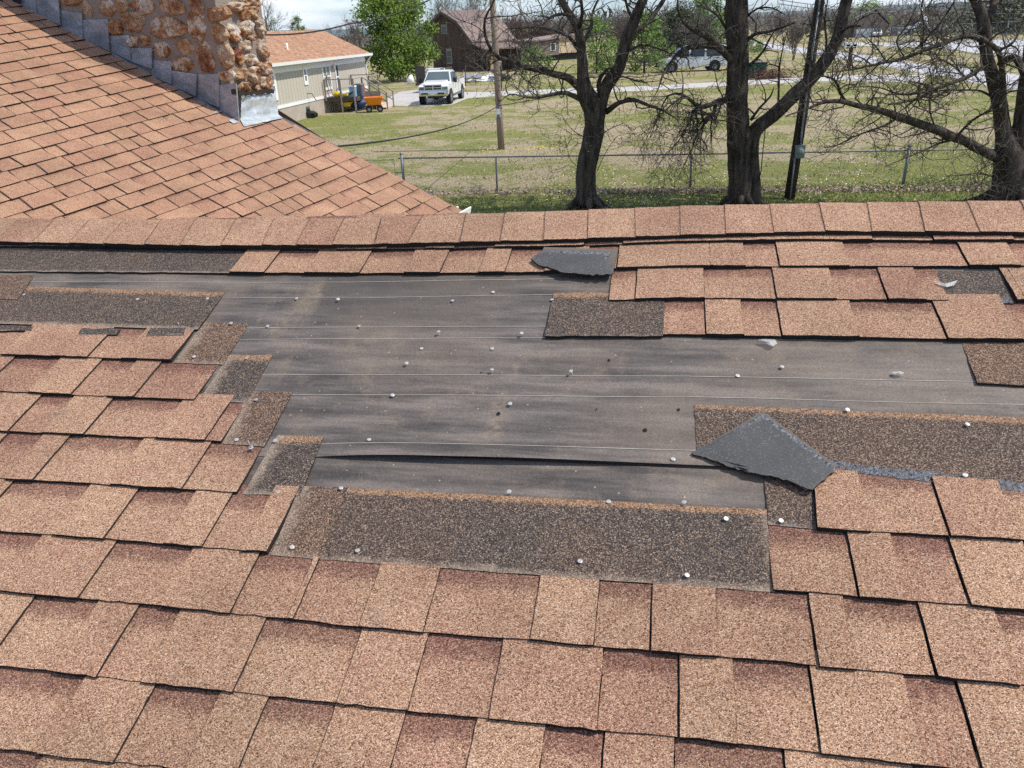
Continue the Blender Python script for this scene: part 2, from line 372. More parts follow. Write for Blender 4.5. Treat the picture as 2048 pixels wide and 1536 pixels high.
M_carwhite = car_paint('white_car_paint', (0.80, 0.81, 0.81))
M_carsilver = car_paint('grey_car_paint', (0.40, 0.42, 0.44))
def glass_mat(name, c, rough=0.08):
    t = NT(name, rough, 0.6); t.color(t.mix(t.noise(1.3, 3), tuple(x * 0.7 for x in c), tuple(x * 1.3 for x in c))); return t.mat
M_glass = glass_mat('tinted_glass', (0.035, 0.045, 0.05))
M_wind = glass_mat('windscreen', (0.10, 0.14, 0.15))
M_pane = glass_mat('window_pane', (0.24, 0.27, 0.25), 0.12)
M_paned = glass_mat('dark_window_pane', (0.05, 0.075, 0.06), 0.1)
def wood_mat(name, a, b, sc=(1, 1, 0.12), s=8.0):
    t = NT(name, 0.85, 0.2); f = t.noise(s, 6, 0.65, t.mapped(sc)); t.color(t.mix(t.sep(t.ramp(f, [(0.32, 0), (0.68, 1)])), a, b)); t.bump(f, 0.01, 0.6); return t.mat
M_deck = wood_mat('weathered_deck', (0.055, 0.045, 0.04), (0.12, 0.10, 0.09), (0.3, 3, 3))
M_rail = wood_mat('weathered_rail', (0.24, 0.20, 0.17), (0.42, 0.36, 0.31))
M_newwood = wood_mat('pale_lumber', (0.55, 0.40, 0.30), (0.72, 0.58, 0.46))
M_pole = wood_mat('pole_wood', (0.17, 0.13, 0.10), (0.36, 0.29, 0.23), (1, 1, 0.05), 11)
M_poledark = wood_mat('creosote_pole', (0.022, 0.017, 0.014), (0.075, 0.055, 0.042), (1, 1, 0.05), 12)
M_barn = wood_mat('barn_board', (0.035, 0.026, 0.022), (0.125, 0.082, 0.060), (3.0, 3.0, 0.10), 2.2)
M_tanroof = granule('granule_tan_far', False, 90.0)
# ------------------------------------------------------------------ the setting
rng = random.Random(7)
def ground_mat():
    t = NT('yard_ground', 0.95, 0.15)
    big = t.noise(0.16, 6, 0.62); mid = t.noise(0.55, 6, 0.66, t.mapped((0.9, 1.0, 1))); fine = t.noise(3.6, 8, 0.78); fin2 = t.noise(13, 6, 0.8)
    green = t.mix(fine, (0.135, 0.155, 0.040), (0.29, 0.285, 0.10))
    dry = t.mix(fine, (0.255, 0.205, 0.125), (0.47, 0.395, 0.26))
    k = t.math('ADD', t.math('MULTIPLY', big, 0.75), t.math('ADD', t.math('MULTIPLY', mid, 0.85), t.math('MULTIPLY', fine, 0.6)))
    k = t.math('SUBTRACT', k, t.math('MULTIPLY', t.attr('lush'), 0.17))
    f = t.ramp(k, [(0.80, 0.0), (0.98, 0.62), (1.0, 0.66)])
    f2 = t.ramp(t.math('SUBTRACT', k, 0.06), [(0.92, 0.0), (1.12, 1.0)])
    c = t.mix(t.sep(f2), green, dry)
    c = t.mix(1.0, c, t.ramp(fin2, [(0.34, 0.35), (0.5, 1.0), (0.66, 1.75)]), 'MULTIPLY')
    t.color(c); b = t.bump(fine, 0.12, 0.8); t.bump(fin2, 0.05, 0.8, b); return t.mat
M_ground = ground_mat()
def road_mat(name, a, b, fleck):
    t = NT(name, 0.92, 0.2); f = t.noise(0.8, 6, 0.65); c = t.mix(f, a, b)
    c = t.mix(t.math('MULTIPLY', t.sep(t.ramp(t.noise(9, 6, 0.75), [(0.45, 0), (0.65, 1)])), fleck), c, tuple(x * 0.55 for x in a)); t.color(c); t.bump(t.noise(14, 5, 0.7), 0.03, 0.6); return t.mat
M_drive = road_mat('gravel', (0.40, 0.385, 0.36), (0.62, 0.60, 0.57), 0.5)
M_road = road_mat('road_surface', (0.40, 0.40, 0.41), (0.55, 0.55, 0.56), 0.25)

# the yard: one sheet to the horizon, finer near the house, with lush patches as a vertex attribute
mb = MB(); xs = [-14000, -9000, -3000, -900, -300, -120, -60, -40] + list(np.arange(-30, 60.1, 2.0)) + [75, 100, 140, 200, 400, 900, 3000, 9000, 14000]
ys = [-60, -20, 0] + list(np.arange(6, 70.1, 2.0)) + [80, 90, 105, 120, 150, 190, 250, 400, 900, 3000, 9000, 14000]
vs_ = []; fs_ = []; lu = []
for y in ys:
    for x in xs:
        z = 0.02 * mnoise.noise(Vector((x * 0.13, y * 0.13, 0))) if (-40 < x < 70 and 6 < y < 80) else 0.0
        vs_.append((x, y, z)); l = 0.5 + 0.9 * mnoise.noise(Vector((x * 0.09, y * 0.12, 3.3)))
        if y < 22: l += 1.3
        elif y < 26 and x > 4: l += 0.5
        if 36 < y < 50 and x < -4: l += 0.35
        if y > 60: l -= 0.1
        lu.append(max(0, min(1.8, l)))
nx = len(xs)
for j in range(len(ys) - 1):
    for i in range(nx - 1): fs_.append((j * nx + i, j * nx + i + 1, (j + 1) * nx + i + 1, (j + 1) * nx + i))
mb.add(vs_, fs_, 0, True, lush=lu)
tag(mb.build('ground', M_ground), kind='structure')

def strip_sheet(name, top, bot, mat, z, n=240):
    """flat sheet between an upper and a lower outline, both given as pixels on the ground"""
    def samp(pl, t):
        L = [0]
        for a, b in zip(pl, pl[1:]): L.append(L[-1] + math.hypot(b[0] - a[0], b[1] - a[1]))
        d = t * L[-1]
        for i in range(len(pl) - 1):
            if d <= L[i + 1] or i == len(pl) - 2:
                q = (d - L[i]) / max(1e-6, L[i + 1] - L[i]); return (pl[i][0] + (pl[i + 1][0] - pl[i][0]) * q, pl[i][1] + (pl[i + 1][1] - pl[i][1]) * q)
    mb = MB(); vs = []
    for i in range(n + 1):
        a = gnd(*samp(top, i / n), z); b = gnd(*samp(bot, i / n), z)
        w = 0.35 * mnoise.noise(Vector((a.x * 0.6, a.y * 0.6, 1))); dv = (b - a).normalized()
        a = a + dv * w; b = b + dv * 0.3 * mnoise.noise(Vector((b.x * 0.7, b.y * 0.7, 5)))
        w2 = 0.10 * mnoise.noise(Vector((a.x * 3.1, a.y * 3, 2))); w3 = 0.10 * mnoise.noise(Vector((b.x * 3.3, b.y * 3, 4))); a = a + dv * w2; b = b + dv * w3; dz = Vector((0, 0, z + 0.03))
        vs += [a - dz, a + dv * 0.25, b - dv * 0.25, b - dz]
    fs = [(4 * i + j, 4 * i + j + 1, 4 * i + 5 + j, 4 * i + 4 + j) for i in range(n) for j in range(3)]
    mb.add(vs, fs); return tag(mb.build(name, mat), kind='structure')
strip_sheet('driveway', [(775, 196), (800, 183), (850, 178), (905, 180), (935, 184), (1000, 182), (1100, 178), (1180, 176), (1285, 172), (1402, 165), (1454, 163), (1560, 156), (1680, 150), (1760, 149), (1850, 150)],
            [(775, 212), (800, 211), (850, 213), (905, 208), (935, 196), (1000, 191), (1100, 187), (1180, 185), (1285, 181), (1402, 174), (1454, 171), (1560, 166), (1680, 160), (1760, 163), (1850, 165)], M_drive, 0.026)
strip_sheet('road', [(1440, 70), (1530, 84), (1600, 95), (1674, 104), (1710, 106), (1760, 115), (1839, 128), (1889, 132), (1959, 138), (2048, 151), (2180, 170)],
            [(1440, 76), (1530, 95), (1600, 106), (1674, 116), (1710, 121), (1760, 130), (1839, 145), (1889, 152), (1959, 168), (2048, 184), (2180, 206)], M_road, 0.032)
strip_sheet('side_road', [(1660, 86), (1690, 85), (1780, 86), (1870, 83), (1979, 80), (2048, 79), (2150, 78)],
            [(1660, 91), (1690, 91), (1780, 92), (1870, 94), (1979, 110), (2048, 114), (2150, 118)], M_road, 0.038)

# far blue hills
def hill_mat():
    t = NT('far_hill', 1.0, 0.0); t.color(t.mix(t.noise(0.004, 6, 0.6), (0.045, 0.075, 0.075), (0.085, 0.12, 0.105))); return t.mat
mb = MB(); n = 70
for ring, (dist, hmax) in enumerate(((7200, 62), (9000, 118))):
    vs_ = []
    for i in range(n + 1):
        a = R(28) + (R(152) - R(28)) * i / n
        h = hmax * (0.62 + 0.5 * mnoise.noise(Vector((i * 0.13 + ring * 9, ring * 4.0, 0))) + 0.12 * mnoise.noise(Vector((i * 0.6, ring, 7))))
        c, s_ = math.cos(a), math.sin(a)
        vs_ += [(c * dist, s_ * dist, -2), (c * (dist + 500), s_ * (dist + 500), h), (c * (dist + 1300), s_ * (dist + 1300), -2)]
    mb.add(vs_, [(3 * i + j, 3 * i + j + 1, 3 * i + 4 + j, 3 * i + 3 + j) for i in range(n) for j in range(2)], 0, True)
tag(mb.build('hills', hill_mat()), kind='structure')
# ------------------------------------------------------------------ the near house: frame of the sloping roof in front
NN = Vector((-0.08021142, -0.30311406, 0.94957253)).normalized(); HN = 1.2592
AU = Vector((0.97968874, -0.19961877, 0.01903485)); AU = (AU - NN * AU.dot(NN)).normalized()   # along the courses, to the right
AD = NN.cross(AU); AD = -AD if AD.z > 0 else AD                                                # down the slope
EXPO = 0.143                                                                                   # exposure of one course
P0 = CAM - NN * HN
def near(x, y, h=0.0): return on_plane(x, y, P0 + NN * h, NN)
_ref = [(1549, 1188, 8), (590, 1247, 9), (970, 1446, 10), (478, 993, 7), (1348, 605, 2), (1348, 677, 3), (396, 808, 5)]
V0 = sum(v - (near(x, y) - P0).dot(AD) / EXPO for x, y, v in _ref) / len(_ref)
def uv(x, y):
    d = near(x, y) - P0; return d.dot(AU), d.dot(AD) / EXPO + V0
def rp(u, v, h=0.0): return P0 + AU * u + AD * ((v - V0) * EXPO) + NN * h
EDGE = {0: [(0, 499), (495, 504), (700, 507), (1088, 501), (1360, 492), (1632, 488), (2048, 490)],
        1: [(0, 549), (468, 552), (700, 554), (1085, 552), (1223, 544), (1348, 541), (2048, 541)],
        2: [(0, 598), (400, 606), (1222, 608), (1348, 605), (1600, 606), (1990, 609)],
        3: [(0, 650), (398, 663), (1090, 678), (1348, 677), (1697, 683), (2048, 688)],
        4: [(0, 716), (347, 728), (1990, 774)], 5: [(0, 790), (396, 808), (1670, 850)],
        6: [(0, 869), (417, 889), (526, 897), (1400, 931), (1670, 945), (2048, 969)],
        7: [(0, 964), (478, 993), (1538, 1059), (2048, 1091)],
        8: [(0, 1069), (540, 1113), (680, 1122), (1198, 1165), (1549, 1188), (2048, 1230)],
        9: [(0, 1189), (590, 1247), (680, 1259), (1301, 1310), (1862, 1361), (2048, 1381)],
        10: [(0, 1339), (700, 1417), (970, 1446), (1380, 1486), (1629, 1515)],
        11: [(0, 1504), (300, 1540)], 12: [], 13: [], 14: []}
EUV = {k: sorted(uv(x, y) for x, y in l) for k, l in EDGE.items()}
def edge(k, u):
    l = EUV.get(k) or []
    if not l: return float(k)
    d = [(a, v - k) for a, v in l]
    if u <= d[0][0]: o = d[0][1]
    elif u >= d[-1][0]: o = d[-1][1]
    else:
        for (a, p), (b, q) in zip(d, d[1:]):
            if a <= u <= b: o = p + (q - p) * (u - a) / max(1e-6, b - a); break
    return k + o
rr = random.Random(11)
house = thing('shingled_house', (0.0, 3.2, 0.0), 'house seen from its own roof, tan shingles torn off a patch of black felt', 'house')

def tab(mb, k, u0, u1, raised, tint, cover=True, wear=0.0, u0b=None, u1b=None):
    """one tab of course k from u0 to u1 (u0b, u1b: positions at its lower edge)"""
    u0b = u0 if u0b is None else u0b; u1b = u1 if u1b is None else u1b
    n = max(2, int((u1 - u0) / 0.022)); FR = (-0.22 if cover else 0.0, 0.004, 0.10, 0.22, 0.33, 0.45, 0.72, 1.0)
    BAND = (1.0, 1.0, 0.95, 0.75, 0.30, 0.0, 0.0, 0.0); hr = 0.0050 if raised else 0.0
    vs = []; band = []; tn = []; we = []; sd = rr.random() * 100
    for j, f in enumerate(FR):
        for i in range(n + 1):
            q = i / n; u = (u0 + (u1 - u0) * q) * (1 - max(0, f)) + (u0b + (u1b - u0b) * q) * max(0, f)
            vt, vb = edge(k - 1, u), edge(k, u)
            if j == len(FR) - 1: vb += 0.020 * mnoise.noise(Vector((u * 42, k * 3.1, sd))) + 0.012 * mnoise.noise(Vector((u * 7, k * 1.7, 2))) - (0.0 if raised else 0.018)
            v = vt + (vb - vt) * f
            h = 0.004 + f * 0.0085 + hr + 0.0018 * mnoise.noise(Vector((u * 5, v * 0.9, 4.4))) * max(0, f)
            jit = 0.0016 * mnoise.noise(Vector((v * 11, u0 * 9, sd))) if i in (0, n) else 0
            vs.append(rp(u + jit, v, h)); band.append(0.0 if raised else BAND[j]); tn.append(tint); we.append(wear)
    nr = len(FR); top = [(j * (n + 1) + i, (j + 1) * (n + 1) + i, (j + 1) * (n + 1) + i + 1, j * (n + 1) + i + 1) for j in range(nr - 1) for i in range(n)]
    mb.add(vs, top, 0, False, tint=tn, band=band, wear=we)
    # butt edge, ragged, and the two side edges
    low = vs[(nr - 1) * (n + 1):]; dz = NN * -(0.0135 + hr) + AD * -0.002
    mb.add(low + [p + dz for p in low], [(i, n + 1 + i, n + 2 + i, i + 1) for i in range(n)], 1)
    for c in (0, n):
        sl = [vs[j * (n + 1) + c] for j in range(1, nr)]; d2 = NN * -(0.008 + hr)
        mb.add(sl + [p + d2 for p in sl], [(j, j + 1, nr - 1 + j + 1, nr - 1 + j) for j in range(nr - 2)], 1)

# tab boundaries read off the photograph: x pixel at the top of the course, R raised or P recessed (with the printed shadow band)
ROWS = {
 0: [('R', -120), ('P', 51), ('R', 113), ('P', 222), ('R', 345), ('P', 420), ('R', 500), ('P', 607), ('R', 711), ('P', 806), ('R', 878), ('P', 933), ('R', 1010), ('R', 1030), ('R', 1076), ('P', 1178), ('R', 1250), ('R', 1401), ('R', 1632), ('P', 1724), ('R', 1838), ('P', 1990), ('R', 2130), (None, 2250)],
 1: [('R', 497), ('P', 563), ('R', 640), ('P', 745), ('R', 832), ('P', 900), ('R', 975), ('P', 1025), ('R', 1100), ('P', 1180), ('R', 1237), ('R', 1418), ('P', 1485), ('R', 1548), ('P', 1683), ('R', 1910), ('P', 2010), ('R', 2120), (None, 2250)],
 2: [('P', 1225), ('R', 1273), ('P', 1406), ('R', 1541), ('P', 1656), ('R', 1751), ('P', 1824), (None, 1868)],
 3: [('P', 1321), ('R', 1407), ('P', 1480), ('R', 1550), ('P', 1697), ('R', 1861), ('P', 2003), ('R', 2110), (None, 2220)],
 4: [('R', -140), ('P', -60), ('R', 70), ('R', 164), ('P', 233), ('R', 298), (None, 392)],
 5: [('R', -150), ('P', -50), ('R', -20), ('P', 34), ('R', 125), ('P', 207), ('R', 276), ('P', 326), (None, 440)],
 6: [('P', -190), ('R', -60), ('P', 87), ('R', 152), ('P', 230), ('R', 367), ('P', 461), (None, 491)],
 7: [('R', -180), ('P', 20), ('R', 90), ('P', 143), ('R', 290), ('P', 425), (None, 526)],
 8: [('P', -260), ('R', -90), ('P', 31), ('R', 184), ('P', 281), ('R', 394), ('P', 467), ('R', 542), (None, 590)],
 9: [('R', -240), ('P', -80), ('R', 88), ('P', 236), ('R', 390), ('P', 522), ('R', 630), ('P', 641), ('R', 765), ('P', 883), ('R', 1082), ('P', 1199), ('R', 1302), ('P', 1430), ('R', 1612), ('P', 1683), ('R', 1830), ('P', 1984), ('R', 2110), ('P', 2230), (None, 2350)],
 10: [('P', -330), ('R', -120), ('P', 75), ('R', 200), ('P', 281), ('R', 365), ('P', 535), ('R', 727), ('R', 741), ('P', 858), ('R', 1008), ('P', 1207), ('R', 1355), ('P', 1464), ('R', 1614), ('P', 1804), ('R', 1906), ('P', 2080), ('R', 2240), (None, 2420)],
 11: [('R', -330), ('P', -110), ('R', 175), ('P', 315), ('R', 445), ('P', 540), ('R', 675), ('P', 814), ('R', 955), ('P', 1091), ('R', 1207), ('P', 1348), ('R', 1562), ('P', 1820), ('R', 1935), ('P', 2170), ('R', 2330), (None, 2500)],
 12: [('R', -420), ('P', -130), ('R', 94), ('P', 330), ('R', 520), ('P', 660), ('R', 800), ('P', 980), ('R', 1130), ('P', 1300), ('R', 1480), ('P', 1690), ('R', 1860), ('P', 2020), ('R', 2200), (None, 2600)],
 13: [('R', -400), ('P', 100), ('R', 400), ('P', 600), ('R', 900), ('P', 1200), ('R', 1500), ('P', 1800), ('R', 2000), (None, 2600)],
}
RIGHT = {2: [('R', 1996), ('R', 2011), ('P', 2120), (None, 2230)], 7: [('R', 1626), ('P', 1713), ('R', 1857), ('P', 1991), ('R', 2110), (None, 2300)],
         8: [('P', 1533), ('R', 1688), ('P', 1778), ('R', 1892), ('P', 2042), ('R', 2170), (None, 2320)]}
def rowpix(k, x):
    """u of a tab boundary seen at pixel x on the line of course k - 1"""
    y = 600.0
    for _ in range(12):
        u, v = uv(x, y); y += (edge(k - 1, u) - v) * 60
    return uv(x, y)[0]
def course(k, tabs, mb):
    us = [rowpix(k, x) for _, x in tabs]
    pv = None
    for (ty, x), u0, u1 in zip(tabs, us, us[1:]):
        if ty is None: continue
        if pv == 'P' and ty == 'R': u0 += 0.0035 if x > 1150 else 0.0006
        elif pv is not None: u0 += 0.0012 if x > 1150 else 0.0003
        pv = ty
        tint = rr.choice((0.02, 0.08, 0.16, 0.26, 0.38)) + (0.08 if ty == 'P' else 0.0)
        if k <= 6: tint += 0.15
        tab(mb, k, u0, u1, ty == 'R', min(1, tint), cover=not ((k == 9 and 600 < x < 1560) or (k == 7 and x > 1600) or k == 4), u0b=(u0 - 0.012 if (k == 7 and x == 1626) else None))
    return mb
UMIN, UMAX = -4.6, 4.4
def run_on(mb, k, u, stop, sgn):
    # the course goes on past the edge of the photograph
    ra = rr.random() < 0.5
    while (stop - u) * sgn > 0.02:
        w = min(rr.choice((0.10, 0.14, 0.18, 0.23)), abs(stop - u)); a, b = (u, u + w) if sgn > 0 else (u - w, u)
        tab(mb, k, a + 0.0006, b, ra, rr.choice((0.05, 0.15, 0.25, 0.4)) + (0.15 if k <= 6 else 0)); u += sgn * w; ra = not ra
def course_ext(k, tabs, left, right):
    mb = MB(); us = [rowpix(k, x) for _, x in tabs]; o_ = course(k, tabs, mb)
    if left: run_on(mb, k, us[0], UMIN, -1)
    if right: run_on(mb, k, us[-1], UMAX, 1)
    return mb.build('shingle_course', [M_gran, M_edge], house)
for k, tabs in ROWS.items(): course_ext(k, tabs, tabs[0][1] < 0, tabs[-1][1] > 2100)
for k, tabs in RIGHT.items(): course_ext(k, tabs, False, True)
for k in (1, 2, 3):
    mb = MB(); run_on(mb, k, rowpix(k, -150), UMIN, -1); mb.build('shingle_course', [M_gran, M_edge], house)
for k in (4, 5, 6):
    mb = MB(); run_on(mb, k, rowpix(k, 2190), UMAX, 1); mb.build('shingle_course', [M_gran, M_edge], house)

# ridge caps: bent shingles over the ridge, one after another
RTOP = [(-160, 432), (0, 437), (300, 440), (690, 438), (850, 432), (1100, 424), (1360, 413), (1640, 407), (2048, 402), (2300, 399)]
RBOT = [(-160, 482), (0, 484), (410, 492), (700, 490), (1088, 481), (1361, 471), (1651, 463), (2048, 465), (2300, 466)]
def pl(l, x):
    for (a, p), (b, q) in zip(l, l[1:]):
        if a <= x <= b: return p + (q - p) * (x - a) / (b - a)
    return l[-1][1]
CT = [-170, -100, -27, 44, 114, 183, 253, 325, 393, 475, 550, 622, 690, 765, 847, 933, 1011, 1091, 1177, 1270, 1360, 1449, 1539, 1638, 1734, 1837, 1934, 2040, 2150, 2260]
CB = [-230, -155, -80, -6, 67, 140, 207, 290, 362, 443, 525, 593, 665, 750, 817, 921, 1001, 1088, 1176, 1271, 1361, 1452, 1548, 1651, 1744, 1850, 1960, 2070, 2190, 2310]
def ext_(l, a, b, st):
    while l[0] > a: l.insert(0, l[0] - st)
    while l[-1] < b: l.append(l[-1] + st * 1.35)
ext_(CT, -1450, 4600, 74); n0_ = len(CT)
while CB[0] - 76 > CT[0] - 75 - 60 and len(CB) < n0_: CB.insert(0, CB[0] - 75)
while len(CB) < n0_: CB.append(CB[-1] + 101)
RTOP[0] = (-1700, 421); RTOP[-1] = (5200, 370); RBOT[0] = (-1900, 468); RBOT[-1] = (5300, 482)
BACKD = Vector((AD.x * -1, AD.y * -1, AD.z)).normalized()          # down the far slope
for i in range(len(CT) - 1):
    mb = MB(); tint = rr.choice((0.12, 0.22, 0.32, 0.45, 0.6)); n = 8; vs = []; tn = []
    lift = 0.0022 + 0.0015 * rr.random()
    for c in range(n + 1):
        q = c / n; xt = CT[i] + (CT[i + 1] - CT[i]) * q; xb = CB[i] + (CB[i + 1] - CB[i]) * q
        T = near(xt, pl(RTOP, xt), 0.027); B = near(xb, pl(RBOT, xb) + 1.2 * mnoise.noise(Vector((xb * 0.05, i, 0))), 0.0275)
        h = NN * (lift * (1 - q) + 0.001 + 0.0008 * mnoise.noise(Vector((xt * 0.03, i * 3, 1))))
        T2 = T + BACKD * 0.055 + NN * 0.002; T3 = T + BACKD * 0.15 - Vector((0, 0, 0.004))
        pts = [B, B.lerp(T, 0.35), B.lerp(T, 0.7), B.lerp(T, 0.88) + NN * 0.001, T + BACKD * 0.004, T + BACKD * 0.025 + NN * 0.001, T2 - Vector((0, 0, 0.004)), T3]
        vs += [p + h for p in pts]; tn += [tint] * 8
    fs = [(c * 8 + j, c * 8 + j + 1, (c + 1) * 8 + j + 1, (c + 1) * 8 + j) for c in range(n) for j in range(7)]
    mb.add(vs, fs, 0, False, tint=tn)
    fr = [vs[c * 8] for c in range(n + 1)]; mb.add(fr + [p - NN * 0.016 - AD * 0.002 for p in fr], [(c, c + 1, n + 2 + c, n + 1 + c) for c in range(n)], 1)
    for c in (0, n):
        sl = vs[c * 8:c * 8 + 8]; mb.add(sl + [p - NN * 0.007 for p in sl], [(j, j + 1, 9 + j, 8 + j) for j in range(7)], 0, False, tint=0.2, wear=0.7)
    sl = vs[n * 8:n * 8 + 6]; w_ = AU * (0.0011 if CT[i] < 1050 else 0.0004); mb.add([p + NN * 0.005 - w_ for p in sl] + [p + NN * 0.005 + w_ * 0.3 for p in sl], [(j, j + 1, 7 + j, 6 + j) for j in range(5)], 1)
    mb.build('ridge_cap', [M_gran, M_edge], house)

# decks of both slopes under the covering
mb = MB(); rc = [near(x, pl(RTOP, x), 0.0) for x in (-160, 0, 300, 690, 850, 1100, 1360, 1640, 2048, 2300)]
rc = [rc[0] - AU * 2.8] + rc + [rc[-1] + AU * 2.6]; n = len(rc); dnv = [p + AD * 4.6 for p in rc]
mb.add([p - NN * 0.004 for p in rc] + [p - NN * 0.004 for p in dnv], [(i, i + 1, n + i + 1, n + i) for i in range(n - 1)])
mb.build('roof_deck', M_felt, house)
mb = MB(); mb.add([p + BACKD * 0.03 - Vector((0, 0, 0.006)) for p in rc] + [p + BACKD * 4.4 for p in rc], [(i, i + 1, n + i + 1, n + i) for i in range(n - 1)], 0, tint=0.3)
mb.build('far_slope', M_gran2, house)

# felt underlayment: an upper sheet whose lower edge has lifted, lapped over a lower one
FE = [(560, 916), (640, 916), (760, 919), (900, 924), (1050, 927), (1200, 930), (1440, 934), (1600, 938)]
mb = MB(); nu = 230; nv = 70; ua, ub = uv(-60, 560)[0] - 0.2, uv(2150, 700)[0]; vs = []; wr_ = []; bd = []
fe = sorted(uv(*p) for p in FE)
def felt_edge(u):
    if u <= fe[0][0]: return fe[0][1]
    for (a, p), (b, q) in zip(fe, fe[1:]):
        if a <= u <= b: return p + (q - p) * (u - a) / (b - a)
    return fe[-1][1]
uL, uR = uv(632, 916)[0], uv(1440, 934)[0]; uM = uv(900, 924)[0]
def wseg(u, v, a, b, w):
    a = uv(*a); b = uv(*b); ax, ay, bx, by, px_, py = a[0], a[1] * EXPO, b[0], b[1] * EXPO, u, v * EXPO
    t = max(0, min(1, ((px_ - ax) * (bx - ax) + (py - ay) * (by - ay)) / ((bx - ax) ** 2 + (by - ay) ** 2))); d = math.hypot(px_ - ax - t * (bx - ax), py - ay - t * (by - ay))
    return max(0, 1 - d / w)
for j in range(nv + 1):
    for i in range(nu + 1):
        u = ua + (ub - ua) * i / nu; ve = felt_edge(u); v = -0.4 + (ve + 0.4) * (j / nv) ** 0.8
        t = (u - uL) / (uR - uL); bump = math.sin(math.pi * max(0, min(1, t)) ** 0.75) if 0 < t < 1 else 0
        lift = 0.0175 * bump * max(0, 1 - (ve - v) / 1.1) ** 2 + 0.0016 * mnoise.noise(Vector((u * 3, v * 0.6, 9))) + 0.0016
        vs.append(rp(u, v, 0.0012 + lift))
        w = max(wseg(u, v, (1001, 800), (985, 880), 0.03), 0.8 * wseg(u, v, (740, 735), (735, 800), 0.015), 0.7 * wseg(u, v, (1050, 715), (1020, 765), 0.012), 0.8 * wseg(u, v, (550, 660), (650, 575), 0.05))
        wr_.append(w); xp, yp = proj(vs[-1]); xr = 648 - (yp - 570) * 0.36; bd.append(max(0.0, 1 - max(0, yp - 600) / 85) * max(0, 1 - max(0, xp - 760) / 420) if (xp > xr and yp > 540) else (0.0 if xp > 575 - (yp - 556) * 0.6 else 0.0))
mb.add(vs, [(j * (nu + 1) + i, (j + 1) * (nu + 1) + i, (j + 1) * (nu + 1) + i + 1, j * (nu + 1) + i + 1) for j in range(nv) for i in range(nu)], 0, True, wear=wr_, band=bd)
low = vs[nv * (nu + 1):]; mb.add(low + [p - NN * 0.0016 for p in low], [(i, nu + 1 + i, nu + 2 + i, i + 1) for i in range(nu)], 1)
# the printed guide lines
def fline(a, b, wob=0.0015):
    a = uv(*a); b = uv(*b); n = 60; vs = []
    for i in range(n + 1):
        q = i / n; u = a[0] + (b[0] - a[0]) * q; v = a[1] + (b[1] - a[1]) * q + 0.02 * mnoise.noise(Vector((u * 1.3, a[1], 0))); ve = felt_edge(u)
        t = (u - uL) / (uR - uL); bump = math.sin(math.pi * max(0, min(1, t)) ** 0.75) if 0 < t < 1 else 0
        h = 0.0040 + 0.0175 * bump * max(0, 1 - (ve - v) / 1.1) ** 2 + 0.0016 * mnoise.noise(Vector((u * 3, v * 0.6, 9)))
        w = 0.0052 * (1 + 0.5 * mnoise.noise(Vector((u * 30, a[1] * 5, 2))))
        vs += [rp(u, v - w, h), rp(u, v + w, h)]
    mb.add(vs, [(2 * i, 2 * i + 1, 2 * i + 3, 2 * i + 2) for i in range(n)], 2)
for a, b in (((60, 565), (700, 567)), ((700, 567), (1110, 559)), ((440, 596), (760, 597)), ((760, 597), (1110, 591)), ((495, 657), (1095, 655)), ((470, 680), (1095, 678)), ((520, 751), (1380, 755)), ((1380, 755), (1960, 765)), ((575, 791), (1380, 797)), ((1380, 797), (2080, 812)), ((630, 890), (1392, 904))): fline(a, b)
mb.build('felt_sheet', [M_felt, M_edge, M_line], house)
mb = MB(); vs = []; nu2 = 40
for j in range(13):
    for i in range(nu2 + 1):
        u = ua + (ub - ua) * i / nu2; vs.append(rp(u, 6.0 + 2.6 * j / 12, 0.0012 + 0.0008 * mnoise.noise(Vector((u * 4, j, 3)))))
mb.add(vs, [(j * (nu2 + 1) + i, (j + 1) * (nu2 + 1) + i, (j + 1) * (nu2 + 1) + i + 1, j * (nu2 + 1) + i + 1) for j in range(12) for i in range(nu2)], 0, True)
mb.build('felt_sheet', [M_felt], house)

